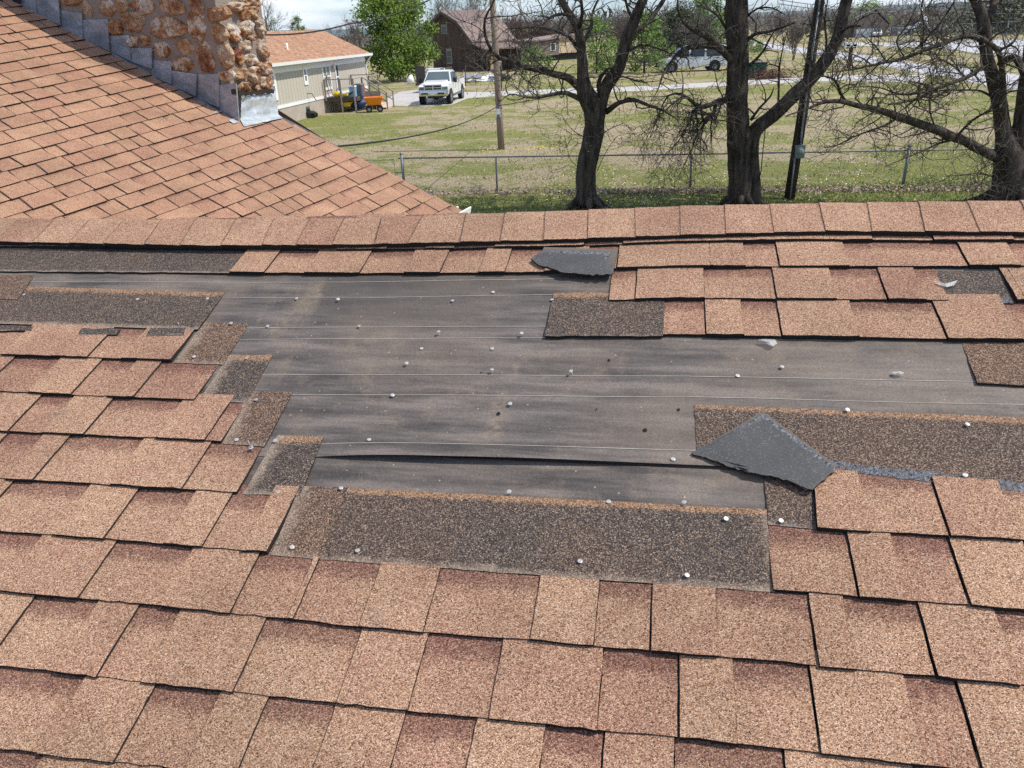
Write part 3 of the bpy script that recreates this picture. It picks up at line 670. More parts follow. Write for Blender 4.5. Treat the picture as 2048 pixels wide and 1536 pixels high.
def patch(q, tint, h0=0.0035, h1=0.006, orange=True, wl=0.0, wr=0.0, wb=0.6, tar=0.0, jag=0.0, name='bare_shingle', band_w=0.08, mat=None):
    """bare top part of a shingle; q = pixel corners top left, top right, bottom right, bottom left"""
    c = [uv(*p) for p in q]; W = max(abs(c[1][0] - c[0][0]), 0.05); n = max(6, int(W / 0.02)); mrows = 16; vs = []; at = {'tint': [], 'band': [], 'wear': [], 'tar': []}
    sd = rr.random() * 50; mb = MB()
    for j in range(mrows + 1):
        s = j / mrows
        for i in range(n + 1):
            t = i / n; u = (c[0][0] * (1 - t) + c[1][0] * t) * (1 - s) + (c[3][0] * (1 - t) + c[2][0] * t) * s
            v = (c[0][1] * (1 - t) + c[1][1] * t) * (1 - s) + (c[3][1] * (1 - t) + c[2][1] * t) * s
            if j in (0, mrows): v += 0.012 * mnoise.noise(Vector((u * 40, sd, j))) + jag * mnoise.noise(Vector((u * 17, sd, 1)))
            if i in (0, n): u += 0.0018 * mnoise.noise(Vector((v * 9, sd, i)))
            vs.append(rp(u, v, h0 + (h1 - h0) * s + 0.0012 * mnoise.noise(Vector((u * 6, v, sd)))))
            eu = u - (c[0][0] * (1 - s) + c[3][0] * s); er = (c[1][0] * (1 - s) + c[2][0] * s) - u; L = (c[3][1] - c[0][1])
            at['tint'].append(tint); at['band'].append((1.0 if s < band_w else 0.55 if s < band_w * 1.6 else 0.0) if orange else 0.0)
            at['wear'].append(max(wb * max(0, (s - 0.88) / 0.12) ** 0.6 if s > 0.88 else 0, wl * max(0, 1 - eu / 0.06) ** 1.5, wr * max(0, 1 - er / 0.05) ** 1.5))
            at['tar'].append(tar if s > 0.86 else 0.0)
    mb.add(vs, [(j * (n + 1) + i, (j + 1) * (n + 1) + i, (j + 1) * (n + 1) + i + 1, j * (n + 1) + i + 1) for j in range(mrows) for i in range(n)], 0, False, **at)
    for ring in ([vs[i] for i in range(n + 1)], [vs[mrows * (n + 1) + i] for i in range(n + 1)], [vs[j * (n + 1)] for j in range(mrows + 1)], [vs[j * (n + 1) + n] for j in range(mrows + 1)]):
        k = len(ring); mb.add(ring + [p - NN * (h0 + 0.001) for p in ring], [(i, i + 1, k + i + 1, k + i) for i in range(k - 1)], 1)
    return mb.build(name, [mat or M_head, M_edge], house)
patch([(-160, 500), (498, 506), (468, 551), (-160, 546)], 0.12, orange=False, wb=1.0, tar=0.45, jag=0.03, h0=0.004, h1=0.010)
patch([(-160, 545), (70, 553), (38, 603), (-160, 598)], 0.75, orange=False, wb=0.5, h0=0.004, h1=0.008)
patch([(-120, 569), (451, 587), (398, 664), (-190, 646)], 0.22, wl=0.2, wb=1.1, h0=0.004, h1=0.009, band_w=0.08)
patch([(409, 645), (499, 648), (447, 733), (350, 729)], 0.85, orange=False, wl=1.1, wb=0.8)
patch([(459, 712), (547, 712), (494, 809), (400, 803)], 0.12, wl=1.2, wb=1.0, h0=0.0042)
patch([(500, 785), (586, 787), (546, 884), (520, 898), (444, 890)][:2] + [(530, 897), (444, 890)], 0.85, orange=False, wl=1.2, wb=0.7, h0=0.0046)
patch([(556, 873), (648, 877), (602, 994), (487, 992)], 0.2, wl=1.2, wb=0.8, tar=0.35, h0=0.005)
patch([(602, 975), (698, 978), (641, 1122), (543, 1113)], 0.75, orange=False, wl=1.1, wb=0.9, h0=0.0054)
patch([(697, 979), (1532, 1022), (1549, 1188), (641, 1122)], 0.3, wr=0.7, wb=0.95, h0=0.0058, band_w=0.07)
patch([(1528, 955), (1624, 962), (1630, 1062), (1536, 1053)], 0.45, orange=False, wb=0.9, tar=0.45, h0=0.004)
patch([(1388, 812), (2180, 843), (2200, 1012), (1394, 908)], 0.5, wb=0.1, tar=0.75, h0=0.0045, band_w=0.07)
patch([(1108, 588), (1330, 590), (1326, 680), (1090, 679)], 0.25, wb=0.5, tar=0.2, h0=0.006, h1=0.013, jag=0.03)
patch([(1922, 686), (2200, 692), (2230, 786), (1953, 772)], 0.95, orange=False, wb=0.0, tar=0.3, h0=0.004, h1=0.010)
patch([(1850, 545), (2000, 545), (2026, 612), (1880, 608)], 0.10, orange=False, wb=0.0, tar=0.95, h0=0.0045, h1=0.008)
# torn black scars along the top of the fourth course
for q in (([(-20, 655), (70, 659), (66, 668), (-20, 666)]), ([(166, 661), (243, 664), (236, 676), (160, 676)]), ([(302, 664), (372, 664), (370, 677), (296, 680)])):
    patch(q, 0.0, orange=False, wb=1.0, jag=0.10, h0=0.0105, h1=0.0125, name='torn_edge', tar=0.2)

# roofing nails: wide thin head on a short shank
NAILS = [(275, 598, 2), (48, 589, 2), (415, 597, 2), (593, 597, 3), (676, 598, 7), (905, 601, 4), (986, 584, 2), (1104, 599, 4), (718, 652, 4), (535, 652, 2), (462, 646, 4), (877, 663, 10), (1043, 666, 10), (843, 697, 1), (984, 697, 2), (813, 726, 8), (984, 739, 11), (1142, 742, 11),
         (1564, 733, 5), (1475, 751, 2), (1788, 746, 5), (785, 790, 5), (1020, 807, 6), (512, 799, 5), (473, 879, 5), (550, 881, 6), (738, 879, 5), (954, 896, 5), (1346, 918, 5), (1695, 819, 6), (1935, 848, 7), (682, 976, 6), (1018, 983, 8), (1217, 1003, 4), (1368, 1004, 7), (1452, 1037, 7), (1562, 1041, 7), (1930, 950, 6), (556, 984, 5), (584, 1094, 5), (715, 1101, 5), (1160, 1122, 6), (1374, 1150, 7), (388, 713, 5), (87, 642, 3), (213, 647, 2), (355, 648, 3), (493, 716, 4)]
for x, y, h in NAILS:
    mb = MB(); hh = h * 0.001 + 0.004; top = near(x, y, hh); tilt = (NN + Vector((rr.uniform(-.3, .3), rr.uniform(-.3, .3), 0)) * (0.35 + 0.04 * h)).normalized()
    mb.tube([top - tilt * (hh + 0.004), top], 0.0017, 6, 0, True, True)
    mb.tube([top, top + tilt * 0.0005, top + tilt * 0.0009], [0.0048, 0.0050, 0.0040], 12, 0, True, False)
    mb.build('roofing_nail', M_nail, house)
for x, y, r_ in ((997, 827, 5), (1290, 860, 5), (1357, 819, 3.5), (1218, 720, 3.5), (1193, 818, 2), (1113, 654, 3), (1203, 654, 3), (962, 745, 2)):
    mb = MB(); c = near(x, y, 0.0068 if y < 660 and x > 1100 else 0.0052); mb.disc(c, NN, r_ * 0.001, 0.0006, 10); mb.build('nail_hole', M_hole, house)

# ------------------------------------------------------------------ loose things lying on the roof
def flap(name, label, poly, h0, h1, tarline, crease=None, base=0.0):
    """a torn-off piece of shingle lying back side up, built from its outline with ragged edges"""
    pts = []
    for (a, b) in zip(poly, poly[1:] + poly[:1]):
        n = max(1, int(math.hypot(b[0] - a[0], b[1] - a[1]) / 7)) if len(a) > 2 else 1
        for i in range(n):
            q = i / n; x = a[0] + (b[0] - a[0]) * q; y = a[1] + (b[1] - a[1]) * q
            if i and len(a) > 2: x += rr.uniform(-2.2, 2.2); y += rr.uniform(-2.2, 2.2)
            pts.append((x, y))
    o = None; bm_pts = pts; c = (sum(p[0] for p in pts) / len(pts), sum(p[1] for p in pts) / len(pts)); root = near(c[0], c[1], 0.01); mb = MB()
    rings = (1.0, 0.93, 0.8, 0.6, 0.35, 0.0); vs = []; tr = []; wr = []
    def tl(x, y):
        (x0, y0), (x1, y1) = tarline; L = math.hypot(x1 - x0, y1 - y0); return abs((x - x0) * (y1 - y0) - (y - y0) * (x1 - x0)) / L
    n = len(pts)
    for r_ in rings:
        for x, y in pts:
            X = c[0] + (x - c[0]) * r_; Y = c[1] + (y - c[1]) * r_; d = tl(X, Y); u, v = uv(X, Y)
            h = base + h0 + (h1 - h0) * max(0, min(1, (Y - min(p[1] for p in pts)) / (max(p[1] for p in pts) - min(p[1] for p in pts)))) + 0.002 * mnoise.noise(Vector((u * 9, v * 2, 1)))
            if crease and (X - crease[0][0]) * (crease[1][1] - crease[0][1]) - (Y - crease[0][1]) * (crease[1][0] - crease[0][0]) < 0: h -= 0.004
            vs.append(near(X, Y, h)); tr.append(0.95 if d < 13 and d > 4 else 0.0); wr.append(0.8 if d <= 4 else (0.25 if r_ > 0.95 else 0.0))
    fs = [(j * n + i, j * n + (i + 1) % n, (j + 1) * n + (i + 1) % n, (j + 1) * n + i) for j in range(len(rings) - 2) for i in range(n)]
    k = (len(rings) - 2) * n; fs += [(k + i, k + (i + 1) % n, (len(rings) - 1) * n) for i in range(n)]
    mb.add(vs, fs, 0, False, tar=tr, wear=wr)
    rim = vs[:n]; mb.add(rim + [p - NN * 0.0045 for p in rim], [(i, n + i, n + (i + 1) % n, (i + 1) % n) for i in range(n)], 1)
    mb.add([p - NN * 0.0045 for p in vs[:n]] + [near(c[0], c[1], h0 - 0.0045 + base)], [((i + 1) % n, i, n) for i in range(n)], 2, False, tint=0.3)
    o = mb.build(name, [M_back, M_edge, M_gran], None, root)
    return tag(o, label, 'shingle piece', 'torn-off shingle pieces')
flap('torn_shingle', 'torn black shingle piece lying wrong side up just below the ridge caps', [(1088, 494), (1236, 499), (1226, 545), (1222, 549, 1), (1172, 549, 1), (1128, 545, 1), (1078, 530, 1), (1074, 527, 1), (1062, 517, 1), (1083, 505, 1)], 0.020, 0.024, ((1088, 494), (1236, 499)))
flap('torn_shingle', 'larger torn black shingle piece with a diagonal crease, lower right of the bare felt', [(1525, 822), (1672, 930, 1), (1668, 944, 1), (1625, 979, 1), (1580, 962, 1), (1535, 951, 1), (1495, 945, 1), (1440, 925, 1), (1383, 905), (1418, 886)], 0.012, 0.020, ((1525, 822), (1672, 930)), crease=((1418, 884), (1497, 946)))
# a loose bent nail standing on the left edge of the bare patch
mb = MB(); b_ = near(502, 895, 0.014); mb.tube([b_, b_ + NN * 0.010 + AU * 0.0005, b_ + NN * 0.024 + AU * 0.001], [0.0018, 0.0018, 0.001], 6); mb.tube([b_ - NN * 0.001, b_ + NN * 0.0008], 0.0058, 12, 0, True, False)
tag(mb.build('loose_nail', M_nail, None, b_), 'loose nail standing point up on its head beside the left edge of the bare patch', 'nail')
def film_mat():
    t = NT('clear_film', 0.25, 0.5); t.color((0.58, 0.58, 0.56)); t.b.inputs['Alpha'].default_value = 0.42; t.bump(t.noise(120, 4), 0.004, 0.9); return t.mat
M_film = film_mat()
def film(poly, h, label):
    mb = MB(); c = (sum(p[0] for p in poly) / len(poly), sum(p[1] for p in poly) / len(poly)); vs = [near(x, y, h + 0.003 * mnoise.noise(Vector((x * 0.09, y * 0.11, 3)))) for x, y in poly] + [near(c[0], c[1], h + 0.003)]
    n = len(poly); mb.add(vs, [(i, (i + 1) % n, n) for i in range(n)], 0); mb.add([p - NN * 0.0006 for p in vs], [((i + 1) % n, i, n) for i in range(n)], 0)
    tag(mb.build('plastic_strip', M_film, None, near(c[0], c[1], h)), label, 'plastic scrap', 'scraps of clear release tape')
film([(1516, 679), (1530, 678), (1550, 679), (1554, 687), (1546, 692), (1538, 690), (1530, 684)], 0.014, 'crumpled scrap of clear tape hanging from the edge above the bare felt')
film([(1864, 561), (1884, 565), (1893, 568), (1916, 560), (1908, 570), (1894, 574), (1880, 570)], 0.014, 'white curl of release tape beside the bare dark hole in the upper right shingles')
film([(1782, 745), (1800, 742), (1809, 745), (1803, 749), (1798, 748), (1790, 748)], 0.010, 'small shred of clear tape caught on a nail at the right of the bare felt')
# ------------------------------------------------------------------ wing of the same house: roof falling to the right, stone chimney on its gable end
_rt0 = Vector((0.97998, -0.19968, 0)).normalized(); _t = R(24)
WN = (_rt0 * math.sin(_t) + Vector((0, 0, 1)) * math.cos(_t)).normalized(); HW = 2.035
W0 = CAM - WN * HW
def wing(x, y, h=0.0): return on_plane(x, y, W0 + WN * h, WN)
# course lines of the wing as they converge in the photograph: v index (course) and s (metres along the course)
FN = MX @ Vector((0.23444077, -0.71457609, -0.65910434)); FA = MX @ Vector((0.54224977, -0.46660138, 0.6987477)); FB = MX @ Vector((0.80684739, 0.52121412, -0.27808834))
FH = 2.8848; F0 = CAM - FN * FH
_fr = [((147, 280), 11), ((393, 256), 13.35), ((208, 315.6), 13), ((364, 293.5), 14), ((447, 295), 15), ((206, 110), 4), ((134, 102.5), 3)]
def _free(x, y):
    d = on_plane(x, y, F0, FN) - F0; return d.dot(FA), d.dot(FB) / EXPO
FV0 = sum(k - _free(*p)[1] for p, k in _fr if float(k).is_integer()) / 6.0
def wsk(x, y):
    s, k = _free(x, y); return s, k + FV0
def wp(s, k, h=0.0):
    P = F0 + FA * s + FB * ((k - FV0) * EXPO); r = P - CAM
    return CAM + r * ((W0 + WN * h - CAM).dot(WN) / r.dot(WN))
RAKE = [wsk(*p) for p in ((470, 178), (555, 235), (600, 256), (660, 286), (721, 317), (776, 344), (853, 386), (907, 411))]
def rake(k):
    if k <= RAKE[0][1]: return RAKE[0][0] + 0.3
    for (s0, k0), (s1, k1) in zip(RAKE, RAKE[1:]):
        if k0 <= k <= k1: return s0 + (s1 - s0) * (k - k0) / (k1 - k0)
    return RAKE[-1][0]
KEND = RAKE[-1][1]
rw = random.Random(5)
M_flashd = metal_mat('tarred_flashing', (0.10, 0.125, 0.16), (0.21, 0.25, 0.30))
def wing_course(k, s_near):
    mb = MB(); s = s_near + rw.uniform(0, 0.1); raised = rw.random() < 0.5; end = rake(k - 0.5)
    while s < end - 0.02:
        w = rw.choice((0.09, 0.13, 0.17, 0.21, 0.27)); s1 = min(end + 0.004, s + w)
        if end - s1 < 0.05: s1 = end + 0.004
        tint = rw.choice((0.2, 0.32, 0.42, 0.55)); hr = 0.004 if raised else 0.0
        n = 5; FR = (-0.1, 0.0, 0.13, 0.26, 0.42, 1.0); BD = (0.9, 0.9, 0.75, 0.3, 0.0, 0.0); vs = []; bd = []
        bw = rw.uniform(0.25, 0.95); sag = rw.uniform(-0.01, 0.01)
        for j, f in enumerate(FR):
            for i in range(n + 1):
                q = i / n; kk = k - 1 + f + (0.03 * mnoise.noise(Vector((s + (s1 - s) * q, k * 2.3, 8))) if j == 5 else 0)
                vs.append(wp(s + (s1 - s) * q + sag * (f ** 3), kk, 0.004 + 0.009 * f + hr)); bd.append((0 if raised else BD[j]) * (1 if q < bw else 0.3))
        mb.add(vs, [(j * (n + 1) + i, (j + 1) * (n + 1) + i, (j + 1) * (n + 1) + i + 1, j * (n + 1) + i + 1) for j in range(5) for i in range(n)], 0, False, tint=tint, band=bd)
        low = vs[5 * (n + 1):]; mb.add(low + [p - WN * (0.014 + hr) for p in low], [(i, n + 1 + i, n + 2 + i, i + 1) for i in range(n)], 1)
        for c in (0, n):
            sl = [vs[j * (n + 1) + c] for j in range(6)]; mb.add(sl + [p - WN * 0.009 for p in sl], [(j, j + 1, 7 + j, 6 + j) for j in range(5)], 1)
        # the dark cut between two tabs
        a, b = wp(s, k - 1, 0.0105 + hr * 0.6), wp(s + sag, k, 0.0145 + hr * 0.6); d = FA * (0.0032 if rw.random() < 0.8 else 0.0015)
        mb.add([a - d, a + d, b + d, b - d], [(0, 1, 2, 3)], 1)
        s = s1; raised = not raised if rw.random() < 0.85 else raised
    return mb.build('shingle_course', [M_gran2, M_edge], wing_roof)
# the wing's roof is a part of the house; its courses are the sub-parts
mb = MB(); kk = [-8, 4, 12, 20, KEND]; vs = []
for k in kk: vs += [wp(-3.2, k, -0.01), wp(rake(k), k, -0.01)]
mb.add(vs, [(2 * i, 2 * i + 2, 2 * i + 3, 2 * i + 1) for i in range(4)])
for k0, k1 in zip(kk, kk[1:]):
    a, b = wp(rake(k0), k0, 0), wp(rake(k1), k1, 0); z = Vector((0, 0, -0.14)); mb.quad(a, b, b + z, a + z, 1)
wing_roof = mb.build('wing_roof', [M_felt, M_white], house)
k = -7
while k <= int(KEND) + 1:
    x_near = -2.6 if k < 14 else -3.0
    wing_course(k, x_near); k += 1
# gutter at the eave, wall below
e0, e1 = wp(-3.2, KEND + 0.15, -0.02), wp(rake(KEND), KEND + 0.15, -0.02); d = (e1 - e0).normalized(); out = Vector((d.y, -d.x, 0)).normalized(); out = out if out.x > 0 else -out
mb = MB(); prof = [(0.0, 0.0), (0.0, -0.10), (0.10, -0.115), (0.125, -0.05), (0.135, -0.005), (0.125, 0.0), (0.118, -0.05), (0.095, -0.103), (0.012, -0.09), (0.012, 0.0)]
mb.prism([e0 + out * a + Vector((0, 0, b)) for a, b in prof], (e1 - e0) + d * 0.04, 0); mb.build('gutter', M_white, house)
mb = MB(); a, b = wp(-3.2, KEND - 1.6, -0.2), wp(rake(KEND) - 0.15, KEND - 1.6, -0.2); q = wp(rake(0) - 0.15, 0, -0.2)
mb.add([a, b, Vector((b.x, b.y, 0)), Vector((a.x, a.y, 0)), q, Vector((q.x, q.y, 0))], [(0, 1, 2, 3), (1, 4, 5, 2)]); mb.build('wall', plain('brick_wall', (0.30, 0.17, 0.12), 0.9, 0.2), house)

# chimney: near face runs up the slope along the flashing, right face looks down the slope
cA = wing(472, 241); cL = wing(36, 8); dF = Vector((cL.x - cA.x, cL.y - cA.y, 0)).normalized()      # towards upper left
cB = wing(556, 233); dRr = Vector((cB.x - cA.x, cB.y - cA.y, 0)); wR = dRr.length; dR = dRr.normalized()
nF = Vector((-dF.y, dF.x, 0)); nF = nF if nF.y < 0 else -nF
nR = Vector((dR.y, -dR.x, 0)); nR = nR if nR.x > 0 else -nR
LF = 3.4; ZT = cA.z + 2.3
mb = MB(); A = Vector((cA.x, cA.y, 0)); fpts = [A, A + dR * wR, A + dR * wR + dF * LF, A + dF * LF]
zb = 2.4
mb.add([Vector((p.x, p.y, zb)) for p in fpts] + [Vector((p.x, p.y, ZT)) for p in fpts], [(0, 1, 5, 4), (1, 2, 6, 5), (2, 3, 7, 6), (3, 0, 4, 7), (4, 5, 6, 7)])
chim = mb.build('chimney', M_mortar, house)
def on_face(x, y, right=False, h=0.0): return on_plane(x, y, cA + (nR if right else nF) * h, nR if right else nF)
rs = random.Random(21)
def stone(mb, c, n_, ex, ez, dep, seed, tint, ptsy=None):
    """one rough field stone bedded in the mortar"""
    up = Vector((0, 0, 1)); sx = n_.cross(up).normalized(); na = 40; vs = []
    rings = ((1.0, 0.0), (1.0, 0.30), (0.97, 0.60), (0.90, 0.82), (0.74, 0.95), (0.5, 1.0), (0.25, 1.0), (0.0, 1.0))
    m_ = rs.choice((5, 6, 6, 7, 8)); cor = sorted((2 * math.pi * (q + rs.uniform(-.28, .28)) / m_) % (2 * math.pi) for q in range(m_)); rad = [rs.uniform(0.84, 1.16) for _ in cor]
    def rim(a):
        for q in range(m_):
            a0_, a1_ = cor[q], cor[(q + 1) % m_] + (2 * math.pi if q == m_ - 1 else 0); aa = a if a >= cor[0] else a + 2 * math.pi
            if a0_ <= aa <= a1_:
                p = Vector((math.cos(a0_), math.sin(a0_))) * rad[q]; r2 = Vector((math.cos(a1_), math.sin(a1_))) * rad[(q + 1) % m_]; dd = Vector((math.cos(aa), math.sin(aa))); e_ = r2 - p; den = dd.x * e_.y - dd.y * e_.x
                return (p.x * e_.y - p.y * e_.x) / den if abs(den) > 1e-6 else 1.0
        return 1.0
    tlt = (rs.uniform(-.35, .35), rs.uniform(-.35, .35))
    for rr_, hh in rings:
        for i in range(na):
            a = 2 * math.pi * i / na; ca, sa = math.cos(a), math.sin(a)
            q = (rim(a) * 0.92 + 0.14) * (1 + 0.07 * mnoise.noise(Vector((ca * 2 + seed * 5, sa * 2, seed))) + 0.05 * mnoise.noise(Vector((ca * 5 + seed, sa * 5, seed * 3)))) * (1.1 if n_ is nF else 1.08)
            x, z = ca * ex * q * rr_, sa * ez * q * rr_
            wob = abs(mnoise.noise(Vector((x * 13 + seed * 3, z * 13, seed)))) * 1.2 - 0.25 + 0.45 * mnoise.noise(Vector((x * 34, z * 34 + seed, seed)))
            vs.append(c + sx * x + up * z + n_ * (dep * hh * (0.85 + 0.55 * wob + tlt[0] * x / ex + tlt[1] * z / ez) - 0.012))
    mb.add(vs, [(j * na + i, j * na + (i + 1) % na, (j + 1) * na + (i + 1) % na, (j + 1) * na + i) for j in range(len(rings) - 1) for i in range(na)], 0, False, seed=seed * 1.7, tint=tint)
ST_F = [(520, 10, 80, 30), (640, 70, 42, 52), (785, 60, 65, 62), (903, 42, 45, 52), (1055, 45, 84, 62), (1265, 45, 92, 62), (1437, 35, 50, 58), (970, 160, 84, 75), (1228, 200, 132, 84), (1445, 190, 66, 98), (1590, 100, 80, 52), (842, 200, 52, 55), (978, 298, 34, 40), (1072, 295, 38, 40), (1190, 362, 60, 60), (1358, 342, 58, 60), (1500, 410, 62, 108), (1332, 470, 78, 48), (1600, 240, 58, 68), (1655, 415, 52, 88), (1655, 552, 55, 38)]
ST_R = [(520, 80, 70, 60), (640, 155, 70, 75), (735, 140, 42, 70), (510, 395, 70, 105), (652, 335, 72, 88), (818, 330, 48, 88), (660, 545, 46, 66), (842, 570, 56, 112), (690, 705, 60, 72), (560, 665, 68, 105), (740, 890, 56, 100), (872, 785, 66, 82), (580, 880, 64, 70), (890, 975, 72, 78), (585, 1030, 48, 56), (665, 1020, 36, 52), (760, 1035, 32, 32), (630, 20, 60, 50), (750, 30, 45, 60), (700, 450, 34, 36), (760, 740, 26, 44), (775, 250, 24, 44)]
for i, (x, y, a, b) in enumerate(ST_F):
    mb = MB(); px_, py_ = x / 3.657, y / 3.657; c = on_face(px_, py_); e = (on_face(px_ + a / 3.657, py_) - c).length; ez = (on_face(px_, py_ + b / 3.657) - c).length
    c = c - nF * 0.004; stone(mb, c, nF, e, ez, rs.uniform(0.035, 0.06), i + 1.0, rs.choice((0, 0.2, 0.7, 1.0)))
    mb.build('stone', M_stone, chim)
for i, (x, y, a, b) in enumerate(ST_R):
    mb = MB(); px_, py_ = 380 + x / 5.91, y / 5.91; c = on_face(px_, py_, True); e = (on_face(px_ + a / 5.91, py_, True) - c).length; ez = (on_face(px_, py_ + b / 5.91, True) - c).length
    stone(mb, c, nR, min(e, 0.22), ez, rs.uniform(0.05, 0.085), i + 40.0, rs.choice((0, 0, 0.3, 1.0))); mb.build('stone', M_stone, chim)
# stones above the frame so that the chimney goes on from another viewpoint
for i in range(30):
    mb = MB(); c = cA + dF * (0.16 + 0.33 * (i % 10) + rs.uniform(-.05, .05)) + Vector((0, 0, 1.30 + 0.33 * (i // 10) + rs.uniform(-.05, .05))); stone(mb, c - nF * 0.004, nF, rs.uniform(0.08, 0.15), rs.uniform(0.08, 0.13), 0.05, 80.0 + i, rs.choice((0, 0.5, 1))); mb.build('stone', M_stone, chim)
# step flashing up the near face
SF = [[(150, -30), (262, -20), (263, 104), (150, 70)], [(265, -20), (425, -10), (436, 182), (265, 106)], [(436, 74), (598, 95), (601, 278), (437, 186)], [(604, 145), (788, 140), (795, 372), (605, 286)], [(795, 262), (942, 258), (951, 444), (795, 368)], [(950, 350), (1110, 352), (1105, 500), (950, 448)], [(1110, 440), (1250, 446), (1250, 618), (1110, 548)], [(1252, 515), (1436, 541), (1428, 703), (1252, 622)], [(1440, 545), (1598, 540), (1601, 788), (1436, 712)], [(1605, 622), (1725, 610), (1746, 884), (1605, 803)]]
for i, q in enumerate(SF):
    mb = MB(); n = 6; vs = []
    for j in range(n + 1):
        for k in range(n + 1):
            s, t = k / n, j / n
            x = ((q[0][0] * (1 - s) + q[1][0] * s) * (1 - t) + (q[3][0] * (1 - s) + q[2][0] * s) * t) / 3.657; y = ((q[0][1] * (1 - s) + q[1][1] * s) * (1 - t) + (q[3][1] * (1 - s) + q[2][1] * s) * t) / 3.657
            vs.append(on_face(x, y, False, 0.010 + 0.022 * s * (0.4 + 0.6 * t) + 0.004 * (i % 2) + 0.006 * mnoise.noise(Vector((x * 0.06, y * 0.06, i)))))
    mb.add(vs, [(j * (n + 1) + k, (j + 1) * (n + 1) + k, (j + 1) * (n + 1) + k + 1, j * (n + 1) + k + 1) for j in range(n) for k in range(n)], 0, False, tar=0.8)
    for line in ([j * (n + 1) for j in range(n + 1)], [j * (n + 1) + n for j in range(n + 1)], [n * (n + 1) + k for k in range(n + 1)], list(range(n + 1))):
        L = [vs[z] for z in line]; mb.add(L + [p - nF * 0.012 for p in L], [(z, z + 1, n + 2 + z, n + 1 + z) for z in range(n)], 0)
    mb.build('step_flashing', M_flash, chim)
# dark strip where the flashing turns onto the shingles
mb = MB(); vs = []
for i in range(25):
    p = cA + (cL - cA) * (i / 24.0); vs += [p + WN * 0.012 + nF * 0.004 + Vector((0, 0, 0.02)), p + WN * 0.011 + nF * (0.030 + 0.02 * mnoise.noise(Vector((i, 0, 0))))]
mb.add(vs, [(2 * i, 2 * i + 1, 2 * i + 3, 2 * i + 2) for i in range(24)], 0, False, tar=0.9); mb.build('base_flashing', M_flashd, chim)
# apron at the foot of the right face: upright sheet, flange on the shingles, tar along the top
def cr(x, y): return (380 + x / 5.91, y / 5.91)
mb = MB(); n = 10; vs = []; T0, T1, B0, B1 = cr(595, 1130), cr(1010, 1075), cr(590, 1405), cr(1045, 1350); G0, G1 = cr(640, 1495), cr(1095, 1395)
for j in range(n + 1):
    for k in range(n + 1):
        s, t = k / n, j / n; x = (T0[0] * (1 - s) + T1[0] * s) * (1 - t) + (B0[0] * (1 - s) + B1[0] * s) * t; y = (T0[1] * (1 - s) + T1[1] * s) * (1 - t) + (B0[1] * (1 - s) + B1[1] * s) * t
        vs.append(on_face(x, y, True, 0.02 + 0.02 * mnoise.noise(Vector((s * 3, t * 2.5, 2)))))
for j in (1, 2, 3):
    for k in range(n + 1):
        s = k / n; t = j / 3; x = (B0[0] * (1 - s) + B1[0] * s) * (1 - t) + (G0[0] * (1 - s) + G1[0] * s) * t; y = (B0[1] * (1 - s) + B1[1] * s) * (1 - t) + (G0[1] * (1 - s) + G1[1] * s) * t
        vs.append(wing(x, y + 1.5 * mnoise.noise(Vector((s * 9, j, 1))), 0.024 + 0.004 * mnoise.noise(Vector((s * 5, t, 9)))))
mb.add(vs, [(j * (n + 1) + k, (j + 1) * (n + 1) + k, (j + 1) * (n + 1) + k + 1, j * (n + 1) + k + 1) for j in range(n + 3) for k in range(n)], 0, True, tar=0.8)
for q in ([cr(455, 1420), cr(505, 1400), cr(575, 1440), cr(515, 1462)], [cr(275, 1330), cr(310, 1310), cr(340, 1322), cr(300, 1336)]):
    mb.add([wing(x, y, 0.02) for x, y in q], [(0, 1, 2, 3)])
mb.build('apron_flashing', M_apron, chim)
mb = MB(); vs = []; n = 40
for i in range(n + 1):
    s = i / n; x, y = cr(575 + 420 * s, 1115 - 40 * s + 8 * math.sin(i)); jag = 22 + 26 * max(0, mnoise.noise(Vector((i * 0.7, 3, 1)))) + (28 if s > 0.55 else 0) * abs(mnoise.noise(Vector((i * 0.9, 8, 1))))
    vs += [on_face(x, y - 4, True, 0.045), on_face(x, y + jag / 5.91, True, 0.043)]
mb.add(vs, [(2 * i, 2 * i + 1, 2 * i + 3, 2 * i + 2) for i in range(n)])
vs = []
for i in range(13):
    t = i / 12; x, y = cr(590 - 8 * t, 1120 + 285 * t); w = 3.2 * (1 + 0.6 * mnoise.noise(Vector((i * 0.8, 1, 1)))); vs += [on_face(x - w, y, True, 0.034), on_face(x + w, y, True, 0.036)]
mb.add(vs, [(2 * i, 2 * i + 1, 2 * i + 3, 2 * i + 2) for i in range(12)])
x, y = cr(520, 1080); mb.add([on_face(x + a, y + b, False, 0.04) for a, b in ((-6, -4), (3, -5), (4, 5), (-1, 7), (-5, 5))], [(0, 1, 2, 3, 4)])
mb.build('roof_tar', M_tar, chim)
# a small vent in the far upper-left corner
mb = MB(); v = [on_face(x / 3.657, y / 3.657, False, 0.03) for x, y in ((85, -30), (150, -30), (150, 36), (92, 12))]; mb.add(v, [(0, 1, 2, 3)]); mb.build('vent_hole', M_black, chim)
